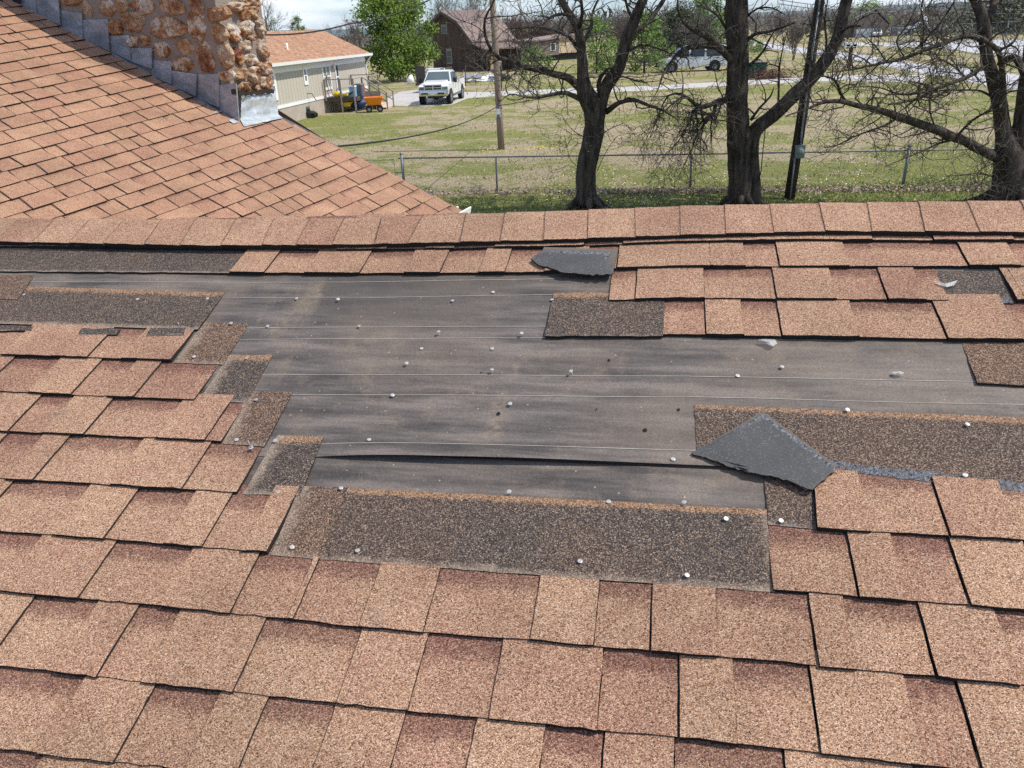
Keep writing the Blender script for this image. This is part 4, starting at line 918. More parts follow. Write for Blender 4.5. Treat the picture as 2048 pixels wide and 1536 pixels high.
# ------------------------------------------------------------------ grey-green mobile home across the yard
def siding_mat():
    t = NT('grooved_siding', 0.8, 0.25)
    w = t.n('ShaderNodeTexWave', bands_direction='X'); w.inputs['Scale'].default_value = 0.8; w.inputs['Distortion'].default_value = 0.0
    mp = t.n('ShaderNodeMapping'); mp.inputs['Rotation'].default_value = (0, 0, R(-79)); t.l(t.co, mp.inputs['Vector']); t.l(mp.outputs[0], w.inputs['Vector'])
    g = t.ramp(w.outputs['Fac'], [(0.0, 0.72), (0.10, 1.0), (1.0, 1.0)])
    c = t.mix(t.noise(1.5, 6, 0.6, t.mapped((2, 2, 0.3))), (0.43, 0.395, 0.325), (0.53, 0.485, 0.405)); t.color(t.mix(1.0, c, g, 'MULTIPLY')); t.bump(g, 0.02, 0.6); return t.mat
M_siding = siding_mat()
M_skirt = plain('block_skirting', (0.42, 0.36, 0.30), 0.9, 0.2, var=0.3, scale=2.5, bump=0.02, bscale=12)
def far_roof_mat():
    t = NT('far_shingle', 0.9, 0.2); v = t.sep(t.vor(5.0, t.mapped((1, 1, 2.2))))
    w = t.n('ShaderNodeTexWave', bands_direction='Z'); w.inputs['Scale'].default_value = 3.2; w.inputs['Distortion'].default_value = 0.4; t.l(t.co, w.inputs['Vector'])
    c = t.ramp(v, [(0, (0.27, 0.145, 0.085)), (0.5, (0.36, 0.205, 0.125)), (1, (0.45, 0.27, 0.175))]); c = t.mix(1.0, c, t.ramp(w.outputs['Fac'], [(0.0, 0.82), (0.25, 1.0)]), 'MULTIPLY'); t.color(c); t.bump(v, 0.02, 0.5); return t.mat
M_farroof = far_roof_mat()
Z = Vector((0, 0, 1))
hA, hB = gnd(592, 243), gnd(735, 203)                      # near and far end of the long wall
hd = Vector((hB.x - hA.x, hB.y - hA.y, 0)).normalized(); hn = Vector((hd.y, -hd.x, 0)); hn = hn if hn.x > 0 else -hn
def hw(x, y, off=0.0): return on_plane(x, y, hA + hn * off, hn)
eR = hw(737, 109, 0.35); EZ = eR.z; hC = Vector((hB.x, hB.y, 0))
aL = hA - hd * 9.0; aR = hd * (hw(733, 160) - hA).dot(hd) + hA
mh = thing('mobile_home', hA, 'long grey green mobile home with tan shingle roof and white trim', 'house')
mb = MB(); SK = 0.85; WD = 5.7
def slab(p, q, z0, z1, th, mi=0, mb_=None, o=0.0):
    """upright slab along p-q standing th proud of the wall plane"""
    a, b = Vector((p.x, p.y, 0)) + hn * o, Vector((q.x, q.y, 0)) + hn * o
    (mb_ or mb).prism([a + Z * z0, b + Z * z0, b + Z * z1, a + Z * z1], hn * th, mi)
RZ = EZ + 1.55                                              # ridge height
mb.prism([aL + Z * (SK + 0.05) - hn * WD, aL + Z * (SK + 0.05), aL + Z * (EZ + 0.02), aL + Z * (RZ - 0.15) - hn * WD / 2, aL + Z * (EZ + 0.02) - hn * WD], aR - aL, 0)
mb.build('wall', M_siding, mh)
mb = MB(); slab(aL, aR, -0.1, SK, -0.12, 0, mb); mb.build('skirting', M_skirt, mh)
mb = MB(); slab(aL, aR, SK - 0.02, SK + 0.14, 0.035, 0, mb); slab(aL, aR, EZ - 0.42, EZ - 0.12, 0.03, 0, mb); mb.build('trim', M_white, mh)
mb = MB(); ov = 0.38
for sgn in (1, -1):
    e = (hn * ov if sgn > 0 else -hn * (WD + ov)); r_ = -hn * WD / 2
    a, b, c, d_ = aL + e + Z * EZ, aR + hd * 0.35 + e + Z * EZ, aR + hd * 0.35 + r_ + Z * RZ, aL + r_ + Z * RZ
    mb.prism([a, b, c, d_], Z * 0.07, 0)
roof_mh = mb.build('roof', M_farroof, mh)
mb = MB(); v = hw(608, 118, 0); q = wp = None
vp = aL + hd * ((hw(605, 120) - aL).dot(hd)); vp = vp - hn * 0.8 + Z * (EZ + 0.42); mb.tube([vp - Z * 0.2, vp + Z * 0.55], 0.06, 8); mb.build('vent_pipe', M_white, roof_mh)
mb = MB(); a = aL + hn * (ov + 0.01) + Z * (EZ - 0.07); mb.prism([a, a + hn * 0.11, a + hn * 0.13 + Z * 0.15, a + Z * 0.15], aR + hd * 0.38 - aL, 0)
g = aR + hd * 0.06 + hn * 0.05; mb.tube([aR + hd * 0.25 + hn * (ov + 0.06) + Z * (EZ - 0.05), g + hn * 0.12 + Z * (EZ - 0.45), g + hn * 0.02 + Z * (EZ - 0.6), g + hn * 0.02 + Z * 0.25], 0.05, 8, 0, True, False); mb.build('gutter', M_white, mh)
def hrect(px):
    """rectangle on the wall from two pixel corners: along-wall range and heights"""
    p, q = hw(*px[0]), hw(*px[1]); return (p - hA).dot(hd), (q - hA).dot(hd), q.z, p.z
def window(px, cols, rows, pane_mat, fr=0.09):
    a0, a1, z0, z1 = hrect(px); mb = MB(); P = lambda a: hA + hd * a
    for (s, e, zz0, zz1) in ((a0, a1, z0, z0 + fr * 1.3), (a0, a1, z1 - fr * 1.3, z1), (a0, a0 + fr, z0 + fr * 1.3, z1 - fr * 1.3), (a1 - fr, a1, z0 + fr * 1.3, z1 - fr * 1.3)): slab(P(s), P(e), zz0, zz1, 0.05, 0, mb)
    for i in range(1, cols):
        c = a0 + (a1 - a0) * i / cols; slab(P(c - 0.035), P(c + 0.035), z0 + fr * 1.3, z1 - fr * 1.3, 0.04, 0, mb)
    for i in range(1, rows):
        c = z0 + (z1 - z0) * i / rows; slab(P(a0 + fr), P(a1 - fr), c - 0.035, c + 0.035, 0.043, 0, mb)
    w = mb.build('window', M_white, mh); mb = MB(); slab(P(a0 + fr * 0.5), P(a1 - fr * 0.5), z0 + fr, z1 - fr, 0.012, 0, mb); mb.build('pane', pane_mat, w)
window(((603, 131.5), (616, 169)), 1, 2, M_paned, 0.16); window(((641.5, 127), (664, 178)), 2, 2, M_pane, 0.12); window(((536, 140), (556, 200)), 1, 2, M_pane, 0.22)
a0, a1, z0, z1 = hrect(((667, 124), (681, 186))); mb = MB(); P = lambda a: hA + hd * a
slab(P(a0), P(a1), SK + 0.02, z1, 0.045, 0, mb); dr = mb.build('door', M_white, mh)
mb = MB(); slab(P(a0 + (a1 - a0) * 0.28), P(a1 - (a1 - a0) * 0.12), SK + 0.25, SK + 1.0, 0.055, 0, mb); slab(P(a0 + (a1 - a0) * 0.28), P(a1 - (a1 - a0) * 0.12), SK + 1.1, z1 - 0.2, 0.055, 0, mb); mb.build('pane', M_glass, dr)
mb = MB(); l_ = P(a0 - 0.25) + hn * 0.1 + Z * (z1 - 0.25); mb.blob(l_, 0.09, 0.09, 0.15, 1, 0.0); mb.build('wall_lamp', M_white, mh)

# ------------------------------------------------------------------ deck with stairs and the things on it
dk0 = gnd(653, 226); a0 = (dk0 - hA).dot(hd); b1 = (gnd(720, 223) - hA).dot(hn); DZ = SK + 0.02; DL = 4.6
def dp(a, b, z=0.0): return hA + hd * (a0 + a) + hn * b + Z * z
deck = thing('deck', dp(0, 0.05), 'weathered wooden porch deck with rails and stairs beside the mobile home', 'deck')
mb = MB()
for i in range(16):
    a = DL * i / 16; mb.prism([dp(a, 0.05, DZ - 0.04), dp(a + DL / 16 - 0.012, 0.05, DZ - 0.04), dp(a + DL / 16 - 0.012, 0.05, DZ), dp(a, 0.05, DZ)], hn * (b1 - 0.05))
mb.build('floor', M_deck, deck)
mb = MB()
mb.prism([dp(-0.03, 0.05, DZ - 0.24), dp(-0.03, b1, DZ - 0.24), dp(-0.03, b1, DZ - 0.045), dp(-0.03, 0.05, DZ - 0.045)], hd * 0.04); mb.prism([dp(0.02, b1, DZ - 0.24), dp(DL, b1, DZ - 0.24), dp(DL, b1, DZ - 0.045), dp(0.02, b1, DZ - 0.045)], hn * 0.04); mb.build('fascia', M_deck, deck)
RH = 1.0
for (a, b) in ((-0.05, b1 - 0.05), (-0.05, 0.12), (1.5, b1 - 0.05), (DL, b1 - 0.05), (DL, 0.12), (2.8, b1 - 0.05), (-0.05, b1 * 0.55)):
    mb = MB(); mb.bar(dp(a, b, 0 if b > 1 else DZ - 0.2), dp(a, b, DZ + RH), 0.09); mb.build('post', M_rail, deck)
for p, q in ((dp(-0.05, 0.1, DZ + RH), dp(-0.05, b1, DZ + RH)), (dp(DL, 0.1, DZ + RH), dp(DL, b1, DZ + RH)), (dp(0, b1 - 0.05, DZ + RH), dp(1.5, b1 - 0.05, DZ + RH)), (dp(2.8, b1 - 0.05, DZ + RH), dp(DL, b1 - 0.05, DZ + RH))):
    mb = MB(); mb.bar(p, q, 0.10, 0.05); mb.build('rail', M_rail, deck)
mb = MB(); mb.bar(dp(-0.05, 0.9, DZ + 0.5), dp(1.5, b1 - 0.05, DZ + 0.45), 0.04); mb.build('rail', M_rail, deck)
for i in range(4):
    mb = MB(); b = b1 + 0.12 + 0.30 * i; z = DZ - 0.19 * (i + 1); mb.prism([dp(1.55, b, z - 0.05), dp(2.75, b, z - 0.05), dp(2.75, b, z), dp(1.55, b, z)], hn * 0.31); mb.prism([dp(1.55, b + 0.27, 0.0), dp(2.75, b + 0.27, 0.0), dp(2.75, b + 0.27, z - 0.052), dp(1.55, b + 0.27, z - 0.052)], hn * 0.03); mb.build('stair', M_newwood, deck)
for a in (1.5, 2.8):
    mb = MB(); mb.bar(dp(a, b1, DZ + RH), dp(a, b1 + 1.5, RH * 0.92), 0.09, 0.05); mb.bar(dp(a, b1 + 1.42, 0), dp(a, b1 + 1.42, RH * 0.97), 0.08); mb.bar(dp(a, b1, DZ + 0.45), dp(a, b1 + 1.4, 0.45), 0.05); mb.build('handrail', M_rail, deck)
M_yellow = plain('yellow_plastic', (0.75, 0.55, 0.03), 0.4, 0.4); M_orange = plain('orange_plastic', (0.82, 0.25, 0.015), 0.4, 0.4, var=0.08); M_red = plain('red_plastic', (0.55, 0.03, 0.035), 0.4); M_blue = plain('pale_blue_plastic', (0.22, 0.45, 0.68), 0.4); M_dblue = plain('blue_tarp', (0.03, 0.06, 0.18), 0.5); M_greyp = plain('grey_plastic', (0.13, 0.14, 0.15), 0.5); M_tan = plain('tan_board', (0.62, 0.44, 0.28), 0.8)
t = thing('chainsaw', dp(0.35, 0.75, DZ), 'yellow power saw lying on the deck by the door', 'saw')
mb = MB(); mb.blob(dp(0.35, 0.75, DZ + 0.16), 0.30, 0.16, 0.15, 4, 0.25); mb.build('body', M_yellow, t)
mb = MB(); mb.bar(dp(0.3, 1.0, DZ + 0.12), dp(0.25, 1.45, DZ + 0.10), 0.10, 0.02); mb.build('blade', M_steel, t)
mb = MB(); mb.tube([dp(0.35, 0.6, DZ + 0.25), dp(0.35, 0.7, DZ + 0.42), dp(0.35, 0.95, DZ + 0.36), dp(0.35, 1.0, DZ + 0.2)], 0.02, 6); mb.build('handle', M_black, t)
t = thing('wooden_board', dp(0.6, 0.2, DZ), 'tall tan board leaning against the wall beside the door', 'board'); mb = MB(); mb.bar(dp(0.75, 0.28, DZ), dp(0.6, 0.07, DZ + 1.25), 0.14, 0.03); mb.build('plank', M_tan, t)
def bin_(name, a, b, sx, sz, mat, label, cat, lidm=None):
    t = thing(name, dp(a, b, DZ), label, cat); mb = MB(); c = dp(a, b, DZ); rz = math.atan2(hd.y, hd.x); M3 = Matrix.Rotation(rz, 3, 'Z')
    mb.loft_z([(rect2(sx * 0.86, sx * 0.86, 0.06), 0.0), (rect2(sx, sx, 0.07), sz * 0.9)], c, M3); mb.build('body', mat, t); mb = MB(); mb.loft_z([(rect2(sx * 1.06, sx * 1.06, 0.07), sz * 0.9), (rect2(sx * 0.95, sx * 0.95, 0.07), sz)], c, M3); mb.build('lid', lidm or mat, t); return t
bin_('trash_bin', 0.9, 1.95, 0.5, 0.68, M_greyp, 'dark grey lidded bin on the deck behind its near corner post', 'bin'); bin_('cooler', 0.55, b1 - 0.32, 0.42, 0.6, M_blue, 'pale blue water cooler on the deck by the stairs', 'cooler', M_white); bin_('red_crate', 1.6, 1.75, 0.42, 0.42, M_red, 'red plastic tool box on the deck', 'box')
bin_('fuel_can', 2.2, b1 - 0.35, 0.34, 0.45, M_red, 'red fuel can at the head of the stairs', 'can')
t = thing('leaf_blower', dp(0.25, 1.35, DZ), 'small yellow and black blower lying on the deck boards', 'tool'); mb = MB(); mb.blob(dp(0.25, 1.3, DZ + 0.1), 0.2, 0.12, 0.1, 9, 0.2); mb.build('body', M_yellow, t); mb = MB(); mb.tube([dp(0.25, 1.4, DZ + 0.1), dp(0.15, 1.8, DZ + 0.28)], [0.05, 0.035], 8); mb.build('nozzle', M_black, t)
t = thing('yellow_tub', dp(0.5, b1 - 0.9, 0), 'yellow tub stored in the dark under the deck', 'tub'); mb = MB(); mb.loft_z([(rect2(0.4, 0.3, 0.06), 0.22), (rect2(0.56, 0.42, 0.08), 0.42)], dp(0.4, b1 - 0.75, 0.1), Matrix.Identity(3)); mb.build('body', M_yellow, t)
mb = MB(); mb.loft_z([(rect2(0.70, 0.56, 0.08), 0.42), (rect2(0.70, 0.56, 0.08), 0.46)], dp(0.4, b1 - 0.75, 0.1), Matrix.Identity(3)); mb.build('rim', M_yellow, t)
mb = MB(); mb.blob(dp(1.0, b1 - 0.35, 0.45), 0.6, 0.35, 0.3, 3, 0.5, None, 14, 9); tag(mb.build('tarp', M_dblue, None, dp(1.0, b1 - 0.35, 0)), 'bundled blue tarp under the stair end of the deck', 'tarp')
# orange yard cart
c0 = gnd(750, 224); t = thing('yard_cart', c0, 'orange dump cart parked on the grass in front of the deck stairs', 'cart')
rz = R(8); M3 = Matrix.Rotation(rz, 3, 'Z'); X = M3 @ Vector((1, 0, 0)); Y = M3 @ Vector((0, 1, 0))
mb = MB(); mb.loft_z([(rect2(0.78, 0.5, 0.08), 0.40), (rect2(1.10, 0.76, 0.10), 0.80), (rect2(1.16, 0.82, 0.10), 0.80), (rect2(1.16, 0.82, 0.10), 0.85), (rect2(1.06, 0.72, 0.10), 0.85), (rect2(0.74, 0.46, 0.08), 0.44)], c0, M3); mb.build('tub', M_orange, t)
mb = MB(); mb.bar(c0 + X * -0.4 + Z * 0.36, c0 + X * 0.4 + Z * 0.36, 0.06); mb.bar(c0 + Y * -0.3 + Z * 0.36 + X * .3, c0 + Y * 0.3 + X * .3 + Z * 0.36, 0.05); mb.tube([c0 + X * -0.4 + Z * 0.34, c0 + X * -0.75 + Z * 0.30, c0 + X * -0.95 + Z * 0.62], 0.02, 6); mb.tube([c0 + X * -0.35 + Z * 0.36, c0 + X * -0.42], 0.02, 6); mb.build('frame', M_black, t)
for sx, sy in ((0.32, -0.36), (0.32, 0.36), (-0.32, 0.36), (-0.32, -0.36)):
    c = c0 + X * sx + Y * sy + Z * 0.18; mb = MB(); mb.tube([c - Y * 0.05, c + Y * 0.05], 0.18, 14, 0, True, False); w = mb.build('wheel', M_rubber, t); mb = MB(); mb.tube([c - Y * 0.055, c + Y * 0.055], 0.09, 10, 0, True, False); mb.build('hub', M_steel, w)
# lawn mower by the skirting
c0 = gnd(616, 236); t = thing('lawn_mower', c0, 'dark lawn mower with bent handle by the pale skirting', 'mower')
mb = MB(); mb.loft_z([(rect2(0.95, 0.6, 0.15), 0.12), (rect2(0.95, 0.6, 0.15), 0.3), (rect2(0.7, 0.45, 0.12), 0.38)], c0, Matrix.Identity(3)); mb.build('body', M_black, t)
mb = MB(); mb.tube([c0 + Z * 0.36, c0 + Z * 0.62], [0.2, 0.17], 12); mb.build('engine', plain('dark_green', (0.03, 0.06, 0.04), 0.5), t)
mb = MB(); mb.tube([c0 + Vector((-0.3, 0.25, 0.3)), c0 + Vector((-0.75, 0.25, 1.15)), c0 + Vector((-0.35, 0.28, 1.32)), c0 + Vector((0.35, 0.28, 1.28)), c0 + Vector((0.55, 0.25, 0.9))], 0.022, 6); mb.build('handle', M_black, t)
for sx in (-0.38, 0.38):
    for sy in (-0.32, 0.32):
        mb = MB(); c = c0 + Vector((sx, sy, 0.14)); mb.tube([c - Vector((0, 0.04, 0)), c + Vector((0, 0.04, 0))], 0.14, 12, 0, True, False); mb.build('wheel', M_rubber, t)

# ------------------------------------------------------------------ vehicles
def wheel(par, c, axis, r, w, rimm=M_steel):
    mb = MB(); mb.tube([c - axis * w / 2, c - axis * w * 0.42, c + axis * w * 0.42, c + axis * w / 2], [r * 0.9, r, r, r * 0.9], 18, 0, True, False); o = mb.build('wheel', M_rubber, par)
    mb = MB(); mb.tube([c - axis * w * 0.53, c + axis * w * 0.53], r * 0.58, 14, 0, True, False); mb.build('rim', rimm, o)
def pickup(base, ang, label, S=1.0, paint=None, name='pickup_truck'):
    """pickup seen from its front left; local x forward, y to its left"""
    paint = paint or M_carwhite; t = thing(name, base, label, 'pickup'); fx = Vector((math.cos(ang), math.sin(ang), 0)); fy = Vector((-fx.y, fx.x, 0))
    def L(x, y, z): return base + (fx * x + fy * y) * S + Z * z * S
    def sect(mb, prof, w0, w1=None, mi=0, sm=False):
        """side profile (x, z, half width) lofted across the vehicle"""
        n = len(prof); vs = [L(x, -hw_, z) for x, z, hw_ in prof] + [L(x, hw_, z) for x, z, hw_ in prof]
        mb.add(vs, [tuple(range(n)), tuple(reversed(range(n, 2 * n)))] + [(i, n + i, n + (i + 1) % n, (i + 1) % n) for i in range(n)], mi, sm)
    mb = MB()
    # lower body and raised bonnet, front fenders
    sect(mb, [(2.62, 0.62, 0.90), (2.70, 0.75, 0.93), (2.66, 1.06, 0.92), (2.45, 1.16, 0.93), (1.35, 1.24, 0.96), (1.30, 0.62, 0.97)], 0)
    sect(mb, [(2.60, 1.06, 0.55), (2.66, 1.20, 0.52), (2.45, 1.32, 0.55), (1.35, 1.39, 0.66), (1.35, 1.20, 0.72)], 0)
    sect(mb, [(1.295, 0.55, 0.97), (1.295, 1.24, 0.96), (-0.55, 1.26, 0.96), (-0.55, 0.55, 0.97)], 0)
    body = mb.build('body', paint, t)
    mb = MB()
    sect(mb, [(1.40, 1.24, 0.88), (0.72, 1.86, 0.72), (0.45, 1.92, 0.70), (-0.35, 1.91, 0.70), (-0.52, 1.80, 0.74), (-0.56, 1.24, 0.90)], 0); mb.build('cab', paint, t)
    mb = MB(); a, b, c, d_ = L(1.345, -0.80, 1.31), L(1.345, 0.80, 1.31), L(0.765, 0.65, 1.84), L(0.765, -0.65, 1.84); nrm = (fx * 0.67 + Z * 0.74) * 0.008 * S
    mb.prism([a, b, c, d_], nrm); mb.build('windscreen', M_wind, t)
    for s in (1, -1):
        mb = MB(); mb.prism([L(1.10, s * 0.905, 1.30), L(0.30, s * 0.905, 1.30), L(0.30, s * 0.745, 1.82), L(0.72, s * 0.745, 1.80)], fy * s * 0.02 * S); mb.prism([L(0.22, s * 0.905, 1.30), L(-0.42, s * 0.915, 1.30), L(-0.40, s * 0.755, 1.78), L(0.22, s * 0.745, 1.82)], fy * s * 0.02 * S); mb.build('side_window', M_glass, t)
        mb = MB(); mb.box(L(1.15, s * 1.10, 1.36), 0.12 * S, 0.22 * S, 0.28 * S, 0, ang); mb.bar(L(1.12, s * 0.93, 1.33), L(1.15, s * 1.02, 1.35), 0.04); mb.build('wing_mirror', M_black, t)
        mb = MB(); mb.prism([L(2.70, s * 0.58, 0.90), L(2.66, s * 0.90, 0.90), L(2.62, s * 0.90, 1.08), L(2.68, s * 0.58, 1.08)], fx * 0.03 * S); mb.build('headlight', M_wind, t)
        for (wx) in (1.95, -1.85): wheel(t, L(wx, s * 0.84, 0.40), fy, 0.41 * S, 0.28 * S)
        mb = MB()
        for wx in (1.95, -1.85): mb.tube([L(wx, s * 0.975, 0.46), L(wx, s * 0.985, 0.46)], 0.50 * S, 20, 0, True, False)
        mb.build('wheel_arch', M_black, t)
        mb = MB(); mb.box(L(0.1, s * 0.985, 0.50), 2.6 * S, 0.02 * S, 0.14 * S, 0, ang); mb.build('sill', M_greyp, t)
    mb = MB()
    for s in (1, -1): mb.prism([L(-0.62, s * 0.97, 0.55), L(-2.95, s * 0.95, 0.62), L(-2.95, s * 0.95, 1.27), L(-0.62, s * 0.97, 1.28)], fy * -s * 0.09 * S)
    mb.prism([L(-2.95, -0.86, 0.62), L(-2.95, 0.86, 0.62), L(-2.95, 0.86, 1.26), L(-2.95, -0.86, 1.26)], fx * 0.08 * S); mb.prism([L(-0.62, -0.87, 0.72), L(-2.86, -0.85, 0.72), L(-2.86, 0.85, 0.72), L(-0.62, 0.87, 0.72)], Z * 0.05); mb.build('bed', paint, t)
    mb = MB(); mb.prism([L(2.70, -0.52, 0.90), L(2.70, 0.52, 0.90), L(2.68, 0.50, 1.16), L(2.68, -0.50, 1.16)], fx * 0.02 * S); gr = mb.build('grille', M_black, t)
    mb = MB()
    for z in (0.895, 1.03, 1.165): mb.bar(L(2.735, -0.54, z), L(2.735, 0.54, z), 0.03 * S, 0.045 * S)
    for y in (-0.54, 0, 0.54): mb.bar(L(2.74, y, 0.9), L(2.73, y, 1.16), 0.05 * S, 0.03 * S)
    mb.build('grille_bar', M_chrome, gr)
    mb = MB(); sect(mb, [(2.66, 0.55, 0.90), (2.86, 0.56, 0.80), (2.90, 0.70, 0.80), (2.88, 0.86, 0.80), (2.68, 0.87, 0.94)], 0); bp = mb.build('bumper', M_chrome, t)
    mb = MB(); mb.prism([L(2.903, -0.16, 0.62), L(2.903, 0.16, 0.62), L(2.903, 0.16, 0.78), L(2.903, -0.16, 0.78)], fx * 0.01); mb.build('licence_plate', M_white, bp)
    mb = MB()
    for s in (1, -1): mb.prism([L(2.895, s * 0.30, 0.66), L(2.895, s * 0.72, 0.66), L(2.895, s * 0.72, 0.75), L(2.895, s * 0.30, 0.75)], fx * 0.008)
    mb.build('air_intake', M_black, bp); mb = MB(); mb.box(L(0, 0, 0.50), 5.0 * S, 0.9 * S, 0.2 * S, 0, ang); mb.build('chassis', M_black, t)
    return t
f1, r1 = gnd(900, 208), gnd(921, 198)
ang = math.atan2(f1.y - r1.y, f1.x - r1.x); S_ = 1.02; fx = Vector((math.cos(ang), math.sin(ang), 0)); fy = Vector((-fx.y, fx.x, 0))
pickup(f1 - fx * 1.95 * S_ - fy * 0.84 * S_, ang, 'white pickup truck with dark grille on the gravel drive near the green tree', S_)

def van(base, ang, label, length=5.6, h=2.1):
    t = thing('white_van', base, label, 'van'); fx = Vector((math.cos(ang), math.sin(ang), 0)); fy = Vector((-fx.y, fx.x, 0)); k = length / 5.4
    L = lambda x, y, z: base + (fx * x + fy * y) * k + Z * z * h / 2.1
    prof = [(2.7, 0.42), (2.72, 0.95), (1.75, 1.16), (0.95, 1.95), (0.4, 2.10), (-2.35, 2.10), (-2.62, 1.9), (-2.7, 0.95), (-2.7, 0.42)]; n = len(prof)
    mb = MB(); hwid = lambda z: 0.98 if z < 1.2 else 0.86; vs = [L(x, -hwid(z), z) for x, z in prof] + [L(x, hwid(z), z) for x, z in prof]
    mb.add(vs, [tuple(range(n)), tuple(reversed(range(n, 2 * n)))] + [(i, n + i, n + (i + 1) % n, (i + 1) % n) for i in range(n)]); mb.build('body', M_carwhite, t)
    for s in (1, -1):
        for xs in ([(1.35, 1.22), (0.45, 1.22), (0.45, 1.88), (0.92, 1.86)], [(0.30, 1.22), (-0.75, 1.22), (-0.75, 1.88), (0.30, 1.88)], [(-0.9, 1.22), (-2.0, 1.22), (-2.0, 1.88), (-0.9, 1.88)], [(-2.12, 1.22), (-2.6, 1.22), (-2.55, 1.85), (-2.12, 1.88)]):
            mb = MB(); mb.prism([L(x, s * (0.985 if z < 1.5 else 0.875), z) for x, z in xs], fy * s * 0.02); mb.build('side_window', M_glass, t)
        for wx in (1.75, -1.6):
            mb = MB(); mb.tube([L(wx, s * 0.97, 0.42), L(wx, s * 0.995, 0.42)], 0.46 * k, 18, 0, True, False); mb.build('wheel_arch', M_black, t); wheel(t, L(wx, s * 0.88, 0.36), fy, 0.36 * k, 0.24 * k)
    mb = MB(); mb.prism([L(1.70, -0.84, 1.20), L(1.70, 0.84, 1.20), L(0.99, 0.80, 1.90), L(0.99, -0.80, 1.90)], (fx * 0.7 + Z * 0.7) * 0.03); mb.build('windscreen', M_wind, t)
    mb = MB(); mb.prism([L(2.70, -0.95, 0.42), L(2.70, 0.95, 0.42), L(2.70, 0.95, 0.62), L(2.70, -0.95, 0.62)], fx * 0.12); mb.build('bumper', M_greyp, t)
    return t
vb = gnd(1384, 142); van(vb, R(176), 'white passenger van parked side-on under the bare trees', 6.3, 2.2)

# open trailer behind the pickup, scrap heap and junk
c0 = gnd(858, 186); t = thing('utility_trailer', c0, 'dark flatbed trailer with high side panel behind the white pickup', 'trailer'); d = Vector((0.25, 1, 0)).normalized(); q = Vector((d.y, -d.x, 0))
mb = MB(); mb.box(c0 + d * 1.6 + Z * 0.62, 1.9, 3.6, 0.12, 0, math.atan2(d.y, d.x) - R(90)); mb.build('floor', M_deck, t)
mb = MB(); mb.prism([c0 - q * 0.95 + Z * 0.7, c0 - q * 0.2 + Z * 0.7, c0 - q * 0.2 + Z * 1.9, c0 - q * 0.95 + Z * 1.95], d * 0.06); mb.build('side_panel', M_deck, t)
mb = MB(); mb.prism([c0 + q * 0.9 + d * 0.4 + Z * 0.7, c0 + q * 0.9 + d * 3.2 + Z * 0.7, c0 + q * 0.9 + d * 3.2 + Z * 1.7, c0 + q * 0.9 + d * 0.4 + Z * 1.7], q * 0.05); mb.build('side_panel', M_deck, t)
for s in (-1, 1): wheel(t, c0 + d * 1.7 + q * s * 1.0 + Z * 0.36, q, 0.36, 0.2)
c1 = c0 + d * 1.2 + q * 0.25 + Z * 0.68
t = thing('white_appliance', c1, 'white boxy appliance loaded on the dark trailer', 'appliance'); mb = MB(); mb.box(c1 + Z * 0.5, 1.35, 0.8, 1.0, 0, R(12), 0.06); mb.build('body', M_white, t); mb = MB(); mb.box(c1 + Z * 0.62 + Vector((-0.15, -0.40, 0)), 0.45, 0.1, 0.5, 0, R(12)); mb.build('door', M_greyp, t)
rj = random.Random(3)
c0 = gnd(958, 163); t = thing('scrap_heap', c0, 'heap of white and grey scrap sheets on dry grass beyond the drive', 'scrap heap')
for i in range(16):
    mb = MB(); p = c0 + Vector((rj.uniform(-2.0, 2.4), rj.uniform(-0.8, 0.8), 0.1 + rj.uniform(0, 0.45))); a = rj.uniform(0, 3.1); u = Vector((math.cos(a), math.sin(a) * 0.5, rj.uniform(-0.4, 0.45))).normalized(); w = u.cross(Vector((rj.uniform(-.5, .5), rj.uniform(-.5, .5), 1))).normalized(); l, k = rj.uniform(0.4, 1.1), rj.uniform(0.12, 0.4)
    mb.prism([p - u * l - w * k, p + u * l - w * k, p + u * l * 0.9 + w * k, p - u * l + w * k], u.cross(w) * 0.03); mb.build('scrap_sheet', rj.choice((M_white, M_white, M_steel, M_chrome, M_black)), t)
c0 = gnd(822, 168); t = thing('white_bag', c0, 'white sack dumped on dry grass left of the pickup', 'sack'); mb = MB(); mb.blob(c0 + Z * 0.28, 0.34, 0.3, 0.42, 2, 0.5); mb.build('sack', M_white, t); mb = MB(); mb.blob(c0 + Z * 0.08 + Vector((0.75, 0, 0)), 0.42, 0.25, 0.1, 6, 0.5); mb.build('spill', M_tan, t)

